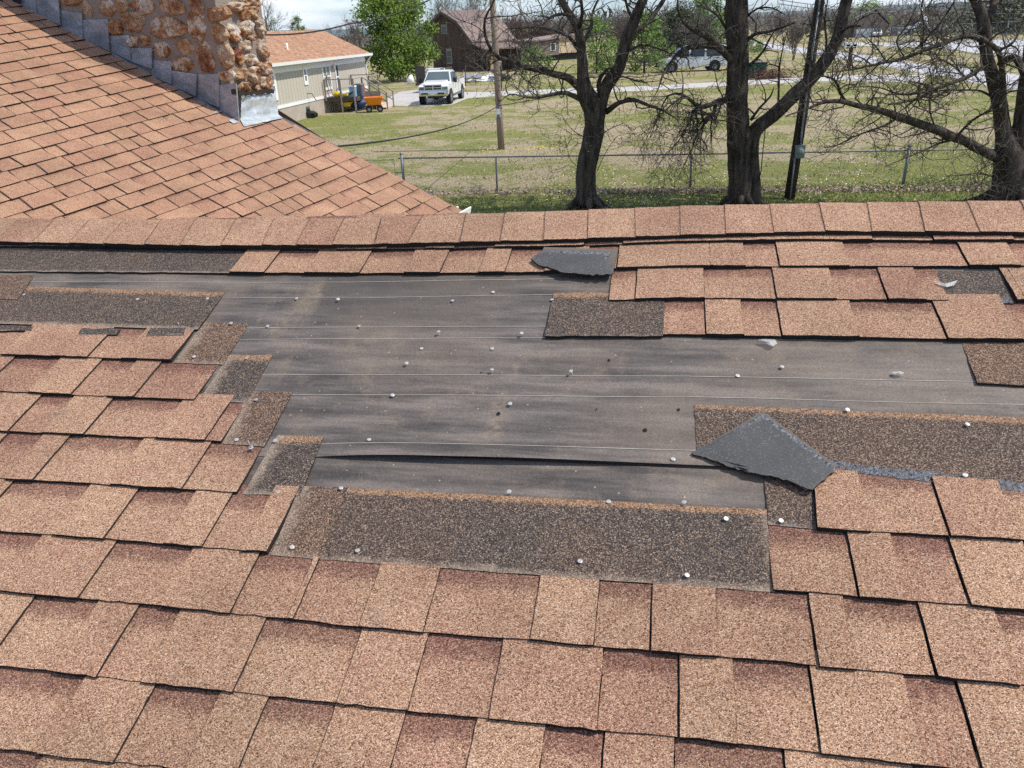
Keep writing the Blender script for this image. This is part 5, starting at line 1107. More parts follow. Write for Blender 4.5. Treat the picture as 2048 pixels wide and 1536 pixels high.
# ------------------------------------------------------------------ barn, shed and the brown house far right
def barn():
    b0, b1_ = gnd(868, 143), gnd(948, 143); d = Vector((b1_.x - b0.x, b1_.y - b0.y, 0)); W = d.length; d.normalize(); back = Vector((-d.y, d.x, 0)); back = back if back.y > 0 else -back
    back = (back + d * 0.55).normalized()
    t = thing('wooden_barn', b0, 'old dark wooden barn with gambrel roof of rusty metal', 'barn'); k = (gnd(900, 143) - CAM).length / F
    h = lambda px: px * k * 0.985; H1, H2, H3 = h(66), h(84), h(101)                # eave, knee, apex heights
    ctr = b0 + d * W * 0.36
    prof = [(0.0, 0.0), (W, 0.0), (W, h(52)), (W * 0.72, h(82)), (W * 0.36, H3 * 0.985), (0.0, h(78))]
    P = lambda x, z: b0 + d * x + Z * z
    mb = MB(); mb.prism([P(x, z) for x, z in prof], back * 4.6); mb.build('wall', M_barn, t)
    M_rust = plain('rusty_metal_roof', (0.21, 0.155, 0.14), 0.65, 0.4, metal=0.2, var=0.45, scale=0.8)
    mb = MB(); o = -back * 0.45; rp_ = [(W + 0.5, h(48)), (W * 0.73, h(83.5)), (W * 0.36, H3), (-0.4, h(76))]
    for (x0, z0), (x1, z1) in zip(rp_, rp_[1:]): mb.prism([P(x0, z0) + o, P(x1, z1) + o, P(x1, z1 + 0.14) + o, P(x0, z0 + 0.14) + o], back * 5.4)
    mb.build('roof', M_rust, t)
    mb = MB()
    for (x0, z0), (x1, z1) in zip(rp_, rp_[1:]): mb.prism([P(x0, z0 - 0.22) + o * 1.06, P(x1, z1 - 0.22) + o * 1.06, P(x1, z1 - 0.003) + o * 1.06, P(x0, z0 - 0.003) + o * 1.06], back * 0.10)
    mb.build('fascia', M_deck, t)
    for (x, z, ww, hh) in ((W * 0.27, h(72), h(14), h(16)), (W * 0.36, h(26), h(13), h(26))):
        mb = MB(); a = P(x, z - hh / 2) - back * 0.06; mb.prism([a, a + d * ww, a + d * ww + Z * hh, a + Z * hh], back * 0.05); w = mb.build('window', plain('weathered_frame', (0.25, 0.24, 0.20), 0.8), t)
        mb = MB(); a = P(x + ww * 0.12, z - hh * 0.38) - back * 0.09; mb.prism([a, a + d * ww * 0.76, a + d * ww * 0.76 + Z * hh * 0.34, a + Z * hh * 0.34], back * 0.02); a = a + Z * hh * 0.40; mb.prism([a, a + d * ww * 0.76, a + d * ww * 0.76 + Z * hh * 0.34, a + Z * hh * 0.34], back * 0.02); mb.build('pane', glass_mat('barn_pane', (0.05, 0.075, 0.085)), w)
    # open lean-to on the right
    q0 = P(W, 0); q1 = q0 + d * h(34)
    mb = MB(); mb.prism([q0 + Z * h(48) + o, q1 + Z * h(36) + o, q1 + Z * (h(36) + 0.12) + o, q0 + Z * (h(48) + 0.12) + o], back * 4.6); mb.build('lean_to_roof', M_rust, t)
    for i in range(3):
        mb = MB(); p = q0 + d * h(34) * (i + 0.85) / 3.0; mb.bar(p, p + Z * h(36), 0.2); mb.build('post', M_barn, t)
    mb = MB(); mb.prism([q0 + back * 4 + Z * 0, q1 + back * 4, q1 + back * 4 + Z * h(35), q0 + back * 4 + Z * h(45)], back * 0.1); mb.build('back_wall', M_barn, t)
    # junk under the lean-to
    for j, (f_, s_, mt, lb) in enumerate(((0.25, 1.0, M_black, 'dark covered machine parked under the barn lean-to'), (0.62, 0.9, M_tan, 'tan crate stacked under the barn lean-to'), (0.85, 0.7, M_greyp, 'grey drum at the outer post of the barn lean-to'))):
        c = q0 + d * h(34) * f_ + back * 1.5; t2 = thing(('covered_machine', 'wooden_crate', 'metal_drum')[j], c, lb, ('machine', 'crate', 'drum')[j]); mb = MB()
        if j == 0: mb.blob(c + Z * 0.7, 1.3, 1.0, 0.8, 5, 0.4)
        elif j == 1: mb.box(c + Z * 0.55, 1.3, 1.0, 1.1, 0, 0.3); mb.box(c + Z * 1.35, 0.9, 0.7, 0.45, 0, 0.1)
        else: mb.tube([c, c + Z * 0.4, c + Z * 0.42, c + Z * 0.9], [0.32, 0.32, 0.34, 0.32], 14)
        mb.build('body', mt, t2); mb = MB(); mb.bar(c + Vector((-0.6, -0.5, 0.0)), c + Vector((0.6, -0.5, 0.04)), 0.12, 0.08); mb.build('skid', M_deck, t2)
barn()
def shed():
    a, b = gnd(1096, 122), gnd(1158, 118); d = Vector((b.x - a.x, b.y - a.y, 0)); W = d.length; d.normalize(); back = Vector((-d.y, d.x, 0)); back = back if back.y > 0 else -back
    k = (a - CAM).length / F; t = thing('cream_shed', a, 'cream sided shed with low roof behind the forked bare tree', 'shed'); h = 40 * k
    mb = MB(); mb.prism([a + d * W * 0.36 + Z * 12 * k, a + d * W + Z * 12 * k, a + d * W + Z * h * 1.02, a + d * W * 0.36 + Z * h * 0.98], back * 5); mb.build('wall', plain('cream_siding', (0.66, 0.52, 0.36), 0.8), t)
    mb = MB(); mb.prism([a + d * -W * 0.35 + Z * 8 * k, a + d * W * 0.355 + Z * 10 * k, a + d * W * 0.355 + Z * h * 0.9, a + d * -W * 0.35 + Z * h * 0.82], back * 4.5); mb.build('wall', plain('grey_siding', (0.22, 0.18, 0.16), 0.85), t)
    mb = MB(); mb.prism([a + d * -W * 0.4 - back * 0.3 + Z * h * 0.83, a + d * W * 1.04 - back * 0.3 + Z * h * 1.03, a + d * W * 1.04 - back * 0.3 + Z * (h * 1.03 + 0.2), a + d * -W * 0.4 - back * 0.3 + Z * (h * 0.83 + 0.2)], back * 6); mb.build('roof', plain('brown_roof', (0.26, 0.20, 0.18), 0.85), t)
    mb = MB(); mb.prism([a + d * W * 0.08 - back * 0.06 + Z * h * 0.42, a + d * W * 0.24 - back * 0.06 + Z * h * 0.42, a + d * W * 0.24 - back * 0.06 + Z * h * 0.75, a + d * W * 0.08 - back * 0.06 + Z * h * 0.75], back * 0.05); w = mb.build('window', M_white, t); mb = MB(); mb.prism([a + d * W * 0.10 - back * 0.085 + Z * h * 0.45, a + d * W * 0.22 - back * 0.085 + Z * h * 0.45, a + d * W * 0.22 - back * 0.085 + Z * h * 0.72, a + d * W * 0.10 - back * 0.085 + Z * h * 0.72], back * 0.02); mb.build('pane', M_glass, w)
    mb = MB(); mb.prism([a + d * -W * 0.3 + back * 0.3, a + d * W * 0.98 + back * 0.3, a + d * W * 0.98 + back * 0.3 + Z * 12 * k, a + d * -W * 0.3 + back * 0.3 + Z * 8 * k], back * 3.5); mb.build('base', M_black, t)
shed()
def brown_house():
    a, b = gnd(1692, 75.5), gnd(1772, 73); d = Vector((b.x - a.x, b.y - a.y, 0)); W = d.length; d.normalize(); back = Vector((-d.y, d.x, 0)); back = back if back.y > 0 else -back
    k = (a - CAM).length / F; t = thing('brown_house', a, 'low brown house with white garage door beyond the far road', 'house')
    he, hr = 19 * k, 41 * k; P = lambda x, z: a + d * x + Z * z
    M_bw = plain('brown_siding', (0.25, 0.20, 0.165), 0.85); M_br = plain('dark_shingle', (0.21, 0.18, 0.17), 0.9)
    mb = MB(); mb.prism([P(W * 0.18, 0), P(W, 0), P(W, he), P(W * 0.66, hr * 0.93), P(W * 0.18, he * 1.2)], back * 10); mb.prism([P(-W * 0.1, 0) + back * 2, P(W * 0.176, 0) + back * 2, P(W * 0.176, he) + back * 2, P(-W * 0.1, he) + back * 2], back * 7.8); mb.build('wall', M_bw, t)
    mb = MB(); o = -back * 0.6
    for (x0, z0), (x1, z1) in (((W * 1.08, he * 0.92), (W * 0.66, hr)), ((W * 0.66, hr), (-W * 0.22, he * 0.92))): mb.prism([P(x0, z0) + o, P(x1, z1) + o, P(x1, z1 + 0.25) + o, P(x0, z0 + 0.25) + o], back * 11)
    mb.build('roof', M_br, t)
    mb = MB(); mb.prism([P(W * 0.24, 0.05) - back * 0.05, P(W * 0.62, 0.05) - back * 0.05, P(W * 0.62, 13 * k) - back * 0.05, P(W * 0.24, 13 * k) - back * 0.05], -back * 0.06); mb.build('garage_door', M_white, t)
    mb = MB(); mb.prism([P(W * 0.70, 0.05) - back * 0.05, P(W * 0.78, 0.05) - back * 0.05, P(W * 0.78, 12 * k) - back * 0.05, P(W * 0.70, 12 * k) - back * 0.05], -back * 0.06); mb.build('door', plain('red_door', (0.16, 0.05, 0.04), 0.6), t)
    mb = MB(); c = P(W * 0.45, hr * 0.86) + back * 3; mb.tube([c, c + Z * 0.9], 0.25, 8); mb.build('roof_vent', M_black, t)
    mb = MB(); mb.prism([P(W * 1.06, 0), P(W * 1.28, 0), P(W * 1.28, 14 * k), P(W * 1.06, 14 * k)], back * 0.2); tag(mb.build('board_fence', plain('red_board', (0.14, 0.05, 0.04), 0.85), None, P(W * 1.06, 0)), 'short dark red board fence at the end of the brown house', 'fence')
brown_house()
def car(base, ang, label, paint, name='parked_car'):
    t = thing(name, base, label, 'car'); fx = Vector((math.cos(ang), math.sin(ang), 0)); fy = Vector((-fx.y, fx.x, 0)); L = lambda x, y, z: base + fx * x + fy * y + Z * z
    prof = [(2.2, 0.35), (2.25, 0.75), (1.2, 0.98), (0.35, 1.5), (-1.2, 1.55), (-2.1, 1.05), (-2.2, 0.35)]; n = len(prof); vs = [L(x, -0.9 if z < 1 else -0.75, z) for x, z in prof] + [L(x, 0.9 if z < 1 else 0.75, z) for x, z in prof]; mb = MB()
    mb.add(vs, [tuple(range(n)), tuple(reversed(range(n, 2 * n)))] + [(i, n + i, n + (i + 1) % n, (i + 1) % n) for i in range(n)]); mb.build('body', paint, t)
    for s in (1, -1):
        mb = MB(); mb.prism([L(0.9, s * 0.88, 1.0), L(-1.7, s * 0.88, 1.03), L(-1.15, s * 0.78, 1.45), L(0.35, s * 0.78, 1.42)], fy * s * 0.03); mb.build('side_window', M_glass, t)
        for wx in (1.35, -1.35): wheel(t, L(wx, s * 0.82, 0.32), fy, 0.33, 0.22)
    mb = MB(); mb.prism([L(1.18, -0.74, 1.01), L(1.18, 0.74, 1.01), L(0.42, 0.68, 1.48), L(0.42, -0.68, 1.48)], (fx + Z) * 0.02); mb.build('windscreen', M_glass, t)
car(gnd(1752, 74), R(-110), 'white car nosed up to the brown house garage', M_carwhite)
car(gnd(1788, 71.5), R(-150), 'grey car parked beside the dark red board fence', M_carsilver)
pb = gnd(1842, 70); pickup(pb, R(172), 'distant white pickup truck behind the mesh gate at the far road', 1.25, M_carwhite)
c0 = gnd(1507, 156); t = thing('green_dumpster', c0, 'dark green metal bin behind the middle bare tree trunk', 'bin'); mb = MB(); mb.loft_z([(rect2(1.5, 1.0, 0.05), 0.1), (rect2(1.65, 1.2, 0.05), 1.05)], c0, Matrix.Identity(3)); mb.build('body', plain('dark_green_paint', (0.015, 0.11, 0.07), 0.5), t); mb = MB(); mb.box(c0 + Z * 1.1, 1.7, 1.25, 0.08, 0, 0, 0.04); mb.build('lid', M_black, t)
# mailboxes on a dark post at the road
c0 = gnd(1697, 137); k = (c0 - CAM).length / F; t = thing('mailbox', c0, 'pair of white mailboxes on a dark post by the road', 'mailbox'); mb = MB(); mb.bar(c0, c0 + Z * 36 * k, 5 * k); mb.bar(c0 + Vector((-9 * k, 0, 33 * k)), c0 + Vector((8 * k, 0, 33 * k)), 2.5 * k); mb.build('post', M_poledark, t)
for s in (-1, 1):
    mb = MB(); c = c0 + Vector((s * 5.5 * k - 2 * k, -0.25, 38 * k)); mb.tube([c, c + Vector((0, 0.5, 0))], 3.6 * k, 12, 0, True, False); mb.box(c + Vector((0, 0.25, -2.2 * k)), 7.2 * k, 0.5, 4.4 * k); mb.build('box', M_white, t)

# ------------------------------------------------------------------ chain link fences, poles and cables
def mesh_between(mb, p, q, h, cell=0.075, r=0.0016):
    L = (q - p).length; d = (q - p) / L; n = int(L / cell)
    for i in range(n):
        for s in (1, -1):
            a0_ = i * cell; x = a0_; z = 0.04 if s > 0 else h - 0.02
            m_ = int((h - 0.06) / cell); a = p + d * a0_ + Z * z; run = min(h - 0.06, L - a0_)
            b = a + d * run + Z * s * run
            a, b = Vector(a), Vector(b); w = d.cross(Z).normalized() * r; u = Z * r
            mb.add([a - u, a + u, b + u, b - u], [(0, 1, 2, 3)], 0)
    for i in range(int(h / cell)):     # the diagonals that start below the left end
        for s in (1, -1):
            z0 = 0.04 + i * cell if s > 0 else h - 0.02 - i * cell; run = (h - z0) if s > 0 else z0 - 0.04; a = p + Z * z0; b = a + d * run + Z * s * run; u = Z * r
            mb.add([a - u, a + u, b + u, b - u], [(0, 1, 2, 3)], 0)
fL = gnd(806, 388); fR = gnd(1804, 380); fd = Vector((fR.x - fL.x, fR.y - fL.y, 0)).normalized(); FHt = 1.0
p0 = Vector((fL.x, fL.y, 0)); tA = p0 - fd * 0.05; tZ = p0 + fd * 24
fence = thing('chain_link_fence', p0, 'low chain link fence with round top rail running across the yard behind the trees', 'fence')
mb = MB(); mb.tube([tA + Z * FHt, p0 + fd * 8 + Z * (FHt - 0.01), p0 + fd * 16 + Z * (FHt + 0.01), tZ + Z * FHt], 0.021, 8); mb.build('top_rail', M_steel, fence)
for i, s in enumerate([0.06] + [(gnd(x, 386) - p0).dot(fd) for x in (995, 1187, 1380, 1585)] + [(fR - p0).dot(fd), (fR - p0).dot(fd) + 2.9, (fR - p0).dot(fd) + 5.8]):
    p = p0 + fd * s; big = i in (0, 5); mb = MB(); mb.tube([p - Z * 0.1, p + Z * (FHt + (0.10 if big else -0.03))], 0.042 if big else 0.026, 8); po = mb.build('post', M_steel, fence)
    if big: mb = MB(); mb.blob(p + Z * (FHt + 0.12), 0.05, 0.05, 0.04, 1, 0); mb.build('cap', M_steel, po)
mb = MB(); mesh_between(mb, tA, tZ, FHt); mb.build('wire_mesh', M_wire, fence)
# the gate side left of the tall post
q0 = p0 - fd * 0.17; q1 = p0 - fd * 3.4
gate = thing('chain_link_gate', q0, 'chain link gate leaf closed beside the tall fence post at the roof edge', 'gate')
mb = MB(); mb.tube([q1 + Z * 0.05, q1 + Z * 0.97, q0 + Z * 0.97, q0 + Z * 0.05, q1 + Z * 0.05], 0.02, 8); mb.build('frame', M_steel, gate); mb = MB(); mesh_between(mb, q1, q0, 0.95); mb.build('wire_mesh', M_wire, gate); mb = MB(); mb.bar(q0 + Z * 0.60, q0 + fd * 0.2 + Z * 0.60, 0.03); mb.build('latch', M_steel, gate)
# fence of the lot at the far right
a, b = gnd(1776, 88), gnd(2120, 86); d = (b - a).normalized(); k = (a - CAM).length / F
t = thing('tall_fence', a, 'tall wire fence along the pale lot at the far right', 'fence'); mb = MB(); mb.tube([a + Z * 26 * k, b + Z * 30 * k], 0.05, 6); mb.build('top_rail', M_steel, t)
for i in range(8):
    mb = MB(); p = a + (b - a) * i / 7.0; mb.tube([p, p + Z * (26 + 4 * i / 7) * k], 0.06, 6); mb.build('post', M_steel, t)
mb = MB(); mesh_between(mb, a, b, 26 * k, 0.5, 0.012); mb.build('wire_mesh', M_wire, t)
t = thing('mesh_gate', a, 'tall pale mesh gate standing in front of the distant white pickup', 'gate'); g0, g1 = gnd(1780, 89), gnd(1812, 90); mb = MB(); mb.tube([g0 + Z * 0.1, g0 + Z * 25 * k, g1 + Z * 26 * k, g1 + Z * 0.1, g0 + Z * 0.1], 0.05, 6); mb.build('frame', M_steel, t); mb = MB(); mesh_between(mb, Vector((g0.x, g0.y, 0)), Vector((g1.x, g1.y, 0)), 25 * k, 0.16, 0.012); mb.build('wire_mesh', M_wire, t)
# thin stakes of a wire fence beyond the drive
M_stake = plain('rusty_stake', (0.09, 0.06, 0.05), 0.85)
for i, (x, y0, y1) in enumerate(((931, 130, 172), (1003, 125, 180), (1030, 128, 160), (1060, 134, 158), (1098, 130, 156))):
    mb = MB(); p = gnd(x, y1); q = at_y(x, y0, p.y); mb.tube([p, q], 0.04, 6); tag(mb.build('fence_stake', M_stake, None, p), ['dark stake standing right of the pickup in front of the barn', 'dark stake close right of the light wooden pole', 'short stake in dry grass right of the light wooden pole', 'thin stake halfway between light pole and forked tree', 'thin stake left of the forked bare tree trunk'][i], 'stake')
# poles
b0 = gnd(1003, 299); tp = at_y(985, 0, b0.y + 0.2); tp2 = b0 + (tp - b0) * 1.35
pole = thing('utility_pole', b0, 'light weathered wooden utility pole standing alone in the yard', 'pole'); mb = MB(); mb.tube([b0 - Z * 0.2, b0 + (tp - b0) * 0.3, b0 + (tp - b0) * 0.7, tp2], [0.135, 0.128, 0.12, 0.108], 14); mb.build('shaft', M_pole, pole)
mb = MB(); c = at_y(996.5, 226, b0.y - 0.16); mb.box(c, 0.16, 0.03, 0.30); mb.build('tag_plate', M_white, pole); mb = MB(); mb.box(c + Vector((0, -0.02, -0.12)), 0.1, 0.02, 0.14); mb.build('number_tag', M_greyp, pole)
# yellow dandelions round its foot come later
p2 = at_y(1572, 440, 19.6); p2 = Vector((p2.x, p2.y, 0)); t2 = at_y(1640, 0, 20.4); up2 = (t2 - at_y(1578, 400, 19.7)).normalized(); foot = at_y(1578, 400, 19.7); foot = foot - up2 * (foot.z / up2.z)
pole = thing('meter_pole', foot, 'dark leaning utility pole carrying a grey meter box', 'pole'); mb = MB(); mb.tube([foot - up2 * 0.2, foot + up2 * 3, foot + up2 * 6, foot + up2 * 9.5], [0.135, 0.12, 0.105, 0.095], 14); mb.build('shaft', M_poledark, pole)
c = at_y(1600, 303, 19.75); mb = MB(); mb.box(c, 0.235, 0.12, 0.31, 0, R(-5), 0.02); mbx = mb.build('meter_box', plain('grey_green_box', (0.20, 0.27, 0.26), 0.5), pole)
mb = MB(); mb.tube([c + Vector((-0.005, -0.06, 0.02)), c + Vector((-0.008, -0.10, 0.02))], [0.085, 0.08], 16, 0, True, False); mb.tube([c + Vector((-0.008, -0.10, 0.02)), c + Vector((-0.010, -0.15, 0.02)), c + Vector((-0.010, -0.165, 0.02))], [0.062, 0.058, 0.03], 16, 0, True, True); mb.build('meter', plain('meter_face', (0.38, 0.40, 0.40), 0.25, 0.5), mbx)
mb = MB(); mb.tube([c + Z * 0.15, at_y(1603, 270, 19.8), at_y(1614, 180, 19.95), at_y(1640, 0, 20.3)], 0.026, 8); mb.tube([c + Vector((-0.1, 0, -0.1)), at_y(1588, 330, 19.68), at_y(1580, 400, 19.55)], 0.02, 6); mb.build('conduit', M_steel, pole)
c0 = gnd(1842, 96); tp = at_y(1848, -20, c0.y); pole = thing('transformer_pole', c0, 'thin pale pole with insulators seen through the right tree branches', 'pole'); mb = MB(); mb.tube([c0, tp], [0.22, 0.15], 8); mb.build('shaft', M_pole, pole)
for y in (8, 22, 40):
    mb = MB(); c = at_y(1846 + (4 if y != 22 else -5), y, c0.y - 0.2); mb.blob(c, 0.3, 0.25, 0.45, y, 0.1); mb.build('insulator', M_white, pole)
def cable(name, pts, sag, r, label, mat=M_cable):
    mb = MB(); out = []
    for (a, b) in zip(pts, pts[1:]):
        for i in range(14):
            q = i / 14; out.append(a.lerp(b, q) - Z * sag * 4 * q * (1 - q))
    out.append(pts[-1]); mb.tube(out, r, 5); tag(mb.build(name, mat, None, pts[0]), label, 'cable', 'overhead cables')
cable('power_cable', [at_y(560, 302, 9.5), at_y(997, 211, 30.5)], 0.28, 0.015, 'black service cable sagging from the roof edge to the light wooden pole')
cable('power_cable', [at_y(998, 211, 30.5), at_y(1195, 163, 36), at_y(1420, 128, 42)], 0.12, 0.016, 'thin cable going right from the light wooden pole behind the forked tree')
cable('power_cable', [at_y(470, 66, 24), at_y(700, 47, 28), at_y(880, -12, 32)], 0.16, 0.024, 'black cable crossing the sky above the mobile home roof')
for i, (y0, y1) in enumerate(((4, 14), (12, 22))): cable('power_cable', [at_y(1560, y0 - 4, 60), at_y(1846, y0 + 4, 105), at_y(2150, y1, 130)], 0.5, 0.03, ['upper thin line across the sky at the far right', 'lower thin line across the sky at the far right'][i], M_greyp)
mb = MB(); pts = [at_y(1532, 245, 19.3), at_y(1527, 290, 19.3), at_y(1521, 350, 19.25)]; mb.tube(pts, 0.012, 5); tag(mb.build('hanging_rope', M_cable, None, pts[-1]), 'thin dark rope hanging beside the middle bare tree trunk', 'rope')
# ------------------------------------------------------------------ the three big bare trees behind the ridge, limbs read off the photograph
def tree_limb(mb, pts, Y, ox, oy, sc, rt_, dz=0.0, sides=8):
    """limb from crop points (x, y, width); returns its world polyline and radii"""
    P = []; Rr = []; dep = 0.0
    for i, (x, y, w) in enumerate(pts):
        px_, py_ = ox + x / sc, oy + y / sc; dep = dz * (i / max(1, len(pts) - 1)) ** 1.2
        p = at_y(px_, py_, Y + dep); P.append(p); Rr.append(max(0.006, w / sc * (Y + dep) * 0.47 / F))
    # round the polyline off and roughen it
    Q = []; S = []
    for i in range(len(P) - 1):
        L = (P[i + 1] - P[i]).length; n = max(2, int(L / 0.16))
        for j in range(n):
            t = j / n; p0 = P[max(0, i - 1)]; p3 = P[min(len(P) - 1, i + 2)]; a, b = P[i], P[i + 1]
            p = 0.5 * ((2 * a) + (b - p0) * t + (2 * p0 - 5 * a + 4 * b - p3) * t * t + (3 * a - p0 - 3 * b + p3) * t ** 3)
            r = Rr[i] + (Rr[i + 1] - Rr[i]) * t; k = min(0.035, r * 0.5)
            p = p + Vector((mnoise.noise(p * 1.9), mnoise.noise(p * 1.9 + Vector((9, 0, 0))), mnoise.noise(p * 1.9 + Vector((0, 9, 0))))) * k
            Q.append(p); S.append(r * (1 + 0.13 * mnoise.noise(p * 3.1)))
    Q.append(P[-1]); S.append(Rr[-1])
    mb.tube(Q, S, sides if S[0] > 0.06 else 5); return Q, S
def twigs(mb, Q, S, rnd, dens, lmax, grav=0.0, level=0, start=0.15, mi=1, tips=None):
    """crooked side shoots along a limb, with shoots of their own"""
    L = sum((b - a).length for a, b in zip(Q, Q[1:])); n = max(1, int(L * dens))
    for _ in range(n):
        i = min(len(Q) - 2, int((start + (1 - start) * rnd.random()) * (len(Q) - 1))); t = (Q[i + 1] - Q[i]).normalized()
        a = Vector((rnd.gauss(0, 1), rnd.gauss(0, 0.8), rnd.gauss(0.25, 0.8))); a = a - t * a.dot(t)
        if a.length < 1e-3: continue
        d = (t * rnd.uniform(0.15, 0.8) + a.normalized()).normalized(); r = min(S[i] * 0.6, rnd.uniform(0.010, 0.024) if level == 0 else 0.0085)
        l = lmax * rnd.uniform(0.35, 1.0) * (1 if level == 0 else 0.55); m_ = 7 if level == 0 else 5; p = Q[i].copy(); pts = [p.copy()]; rad = [r]
        for k in range(m_):
            d = (d + Vector((rnd.gauss(0, .38), rnd.gauss(0, .38), rnd.gauss(0, .38) - grav * (0.4 + 0.25 * k)))).normalized(); p = p + d * l / m_; pts.append(p.copy()); rad.append(max(0.0042, r * (1 - (k + 1) / m_ * 0.75)))
        mb.tube(pts, rad, 4 if level == 0 else 3, mi if rnd.random() < 0.72 else 2, False)
        if tips is not None: tips.append(pts[-1])
        if level < 2: twigs(mb, pts, rad, rnd, 4.6 if level == 0 else 3.4, l * 0.95, grav, level + 1, 0.15, mi, tips)
def grow(mb, p, d, l, r, lev, rnd, spread, maxlev):
    pts = [p.copy()]; rad = [r]; n = 4
    for k in range(n):
        d = (d + Vector((rnd.gauss(0, .16), rnd.gauss(0, .16), rnd.gauss(0.04, .12)))).normalized(); p = p + d * l / n; pts.append(p.copy()); rad.append(r * (1 - 0.45 * (k + 1) / n))
    mb.tube(pts, rad, 6 if lev == 0 else 4 if lev < 2 else 3, 0, False)
    if lev >= maxlev: return
    for _ in range(rnd.choice((4, 5, 5, 6)) if lev < 2 else 5):
        i = rnd.choice((1, 2, 3, 4, 4)); a = Vector((rnd.gauss(0, 1), rnd.gauss(0, 1), rnd.gauss(0.3, 0.6))); dd = (d + a.normalized() * spread).normalized()
        grow(mb, pts[i], dd, l * rnd.uniform(0.5, 0.78), max(0.022, rad[i] * rnd.uniform(0.4, 0.62)), lev + 1, rnd, spread, maxlev)
def big_tree(label, Y, ox, oy, sc, trunk, limbs, seed, dens=3.0, lmax=1.5, buds=0):
    rnd = random.Random(seed); foot = at_y(ox + trunk[0][0][0] / sc, oy + trunk[0][0][1] / sc, Y); foot = Vector((foot.x, foot.y, 0))
    t = thing('bare_tree', foot, label, 'tree', 'big bare trees behind the ridge'); mt = MB(); tops = []
    for tr in trunk: tops.append(tree_limb(mt, tr, Y, ox, oy, sc, rnd, 0.0, 14))
    # spreading roots at the foot
    r0 = tops[0][1][0]
    for i in range(7):
        a = 2 * math.pi * i / 7 + rnd.uniform(-.3, .3); d = Vector((math.cos(a), math.sin(a), 0)); l = r0 * rnd.uniform(1.7, 2.5)
        mt.tube([foot + d * r0 * 0.55 + Z * r0 * 0.95, foot + d * r0 * 1.05 + Z * 0.16, foot + d * r0 * 1.5 + Z * 0.06, foot + d * l - Z * 0.06], [r0 * 0.34, r0 * 0.26, r0 * 0.16, 0.03], 7)
    mt.build('trunk', M_bark, t)
    mc = MB(); tips = []
    for Q, S in tops: twigs(mc, Q[len(Q) // 2:], S[len(Q) // 2:], rnd, dens * 0.45, lmax * 0.9, 0.0, 0, 0.1, 1, tips)
    for Q, S in tops:                      # the leaders fork on above the frame
        d_ = (Q[-1] - Q[-4]).normalized()
        for _ in range(3): grow(mc, Q[-1], (d_ + Vector((rnd.gauss(0, .45), rnd.gauss(0, .45), 0.35))).normalized(), 2.6, S[-1] * 0.62, 1, rnd, 0.75, 4)
    for lb in limbs:
        pts, dz, g, dn = lb if len(lb) == 4 else (lb[0], lb[1], 0.0, 1.0)
        Q, S = tree_limb(mc, pts, Y, ox, oy, sc, rnd, dz); twigs(mc, Q, S, rnd, dens * dn, lmax, g, 0, 0.12, 1, tips)
    mc.build('crown', [M_bark, M_twig, M_twig2], t)
    if buds:
        mb = MB()
        for _ in range(buds):
            p = rnd.choice(tips) + Vector((rnd.gauss(0, .03), rnd.gauss(0, .03), rnd.gauss(0, .03))); u = Vector((rnd.gauss(0, 1), rnd.gauss(0, 1), rnd.gauss(0, 1))).normalized() * 0.022; w = u.orthogonal().normalized() * 0.016
            mb.add([p - u, p + w, p + u, p - w], [(0, 1, 2, 3)], 0, False, tint=rnd.random())
        mb.build('leaves', M_bud, t)
    return t
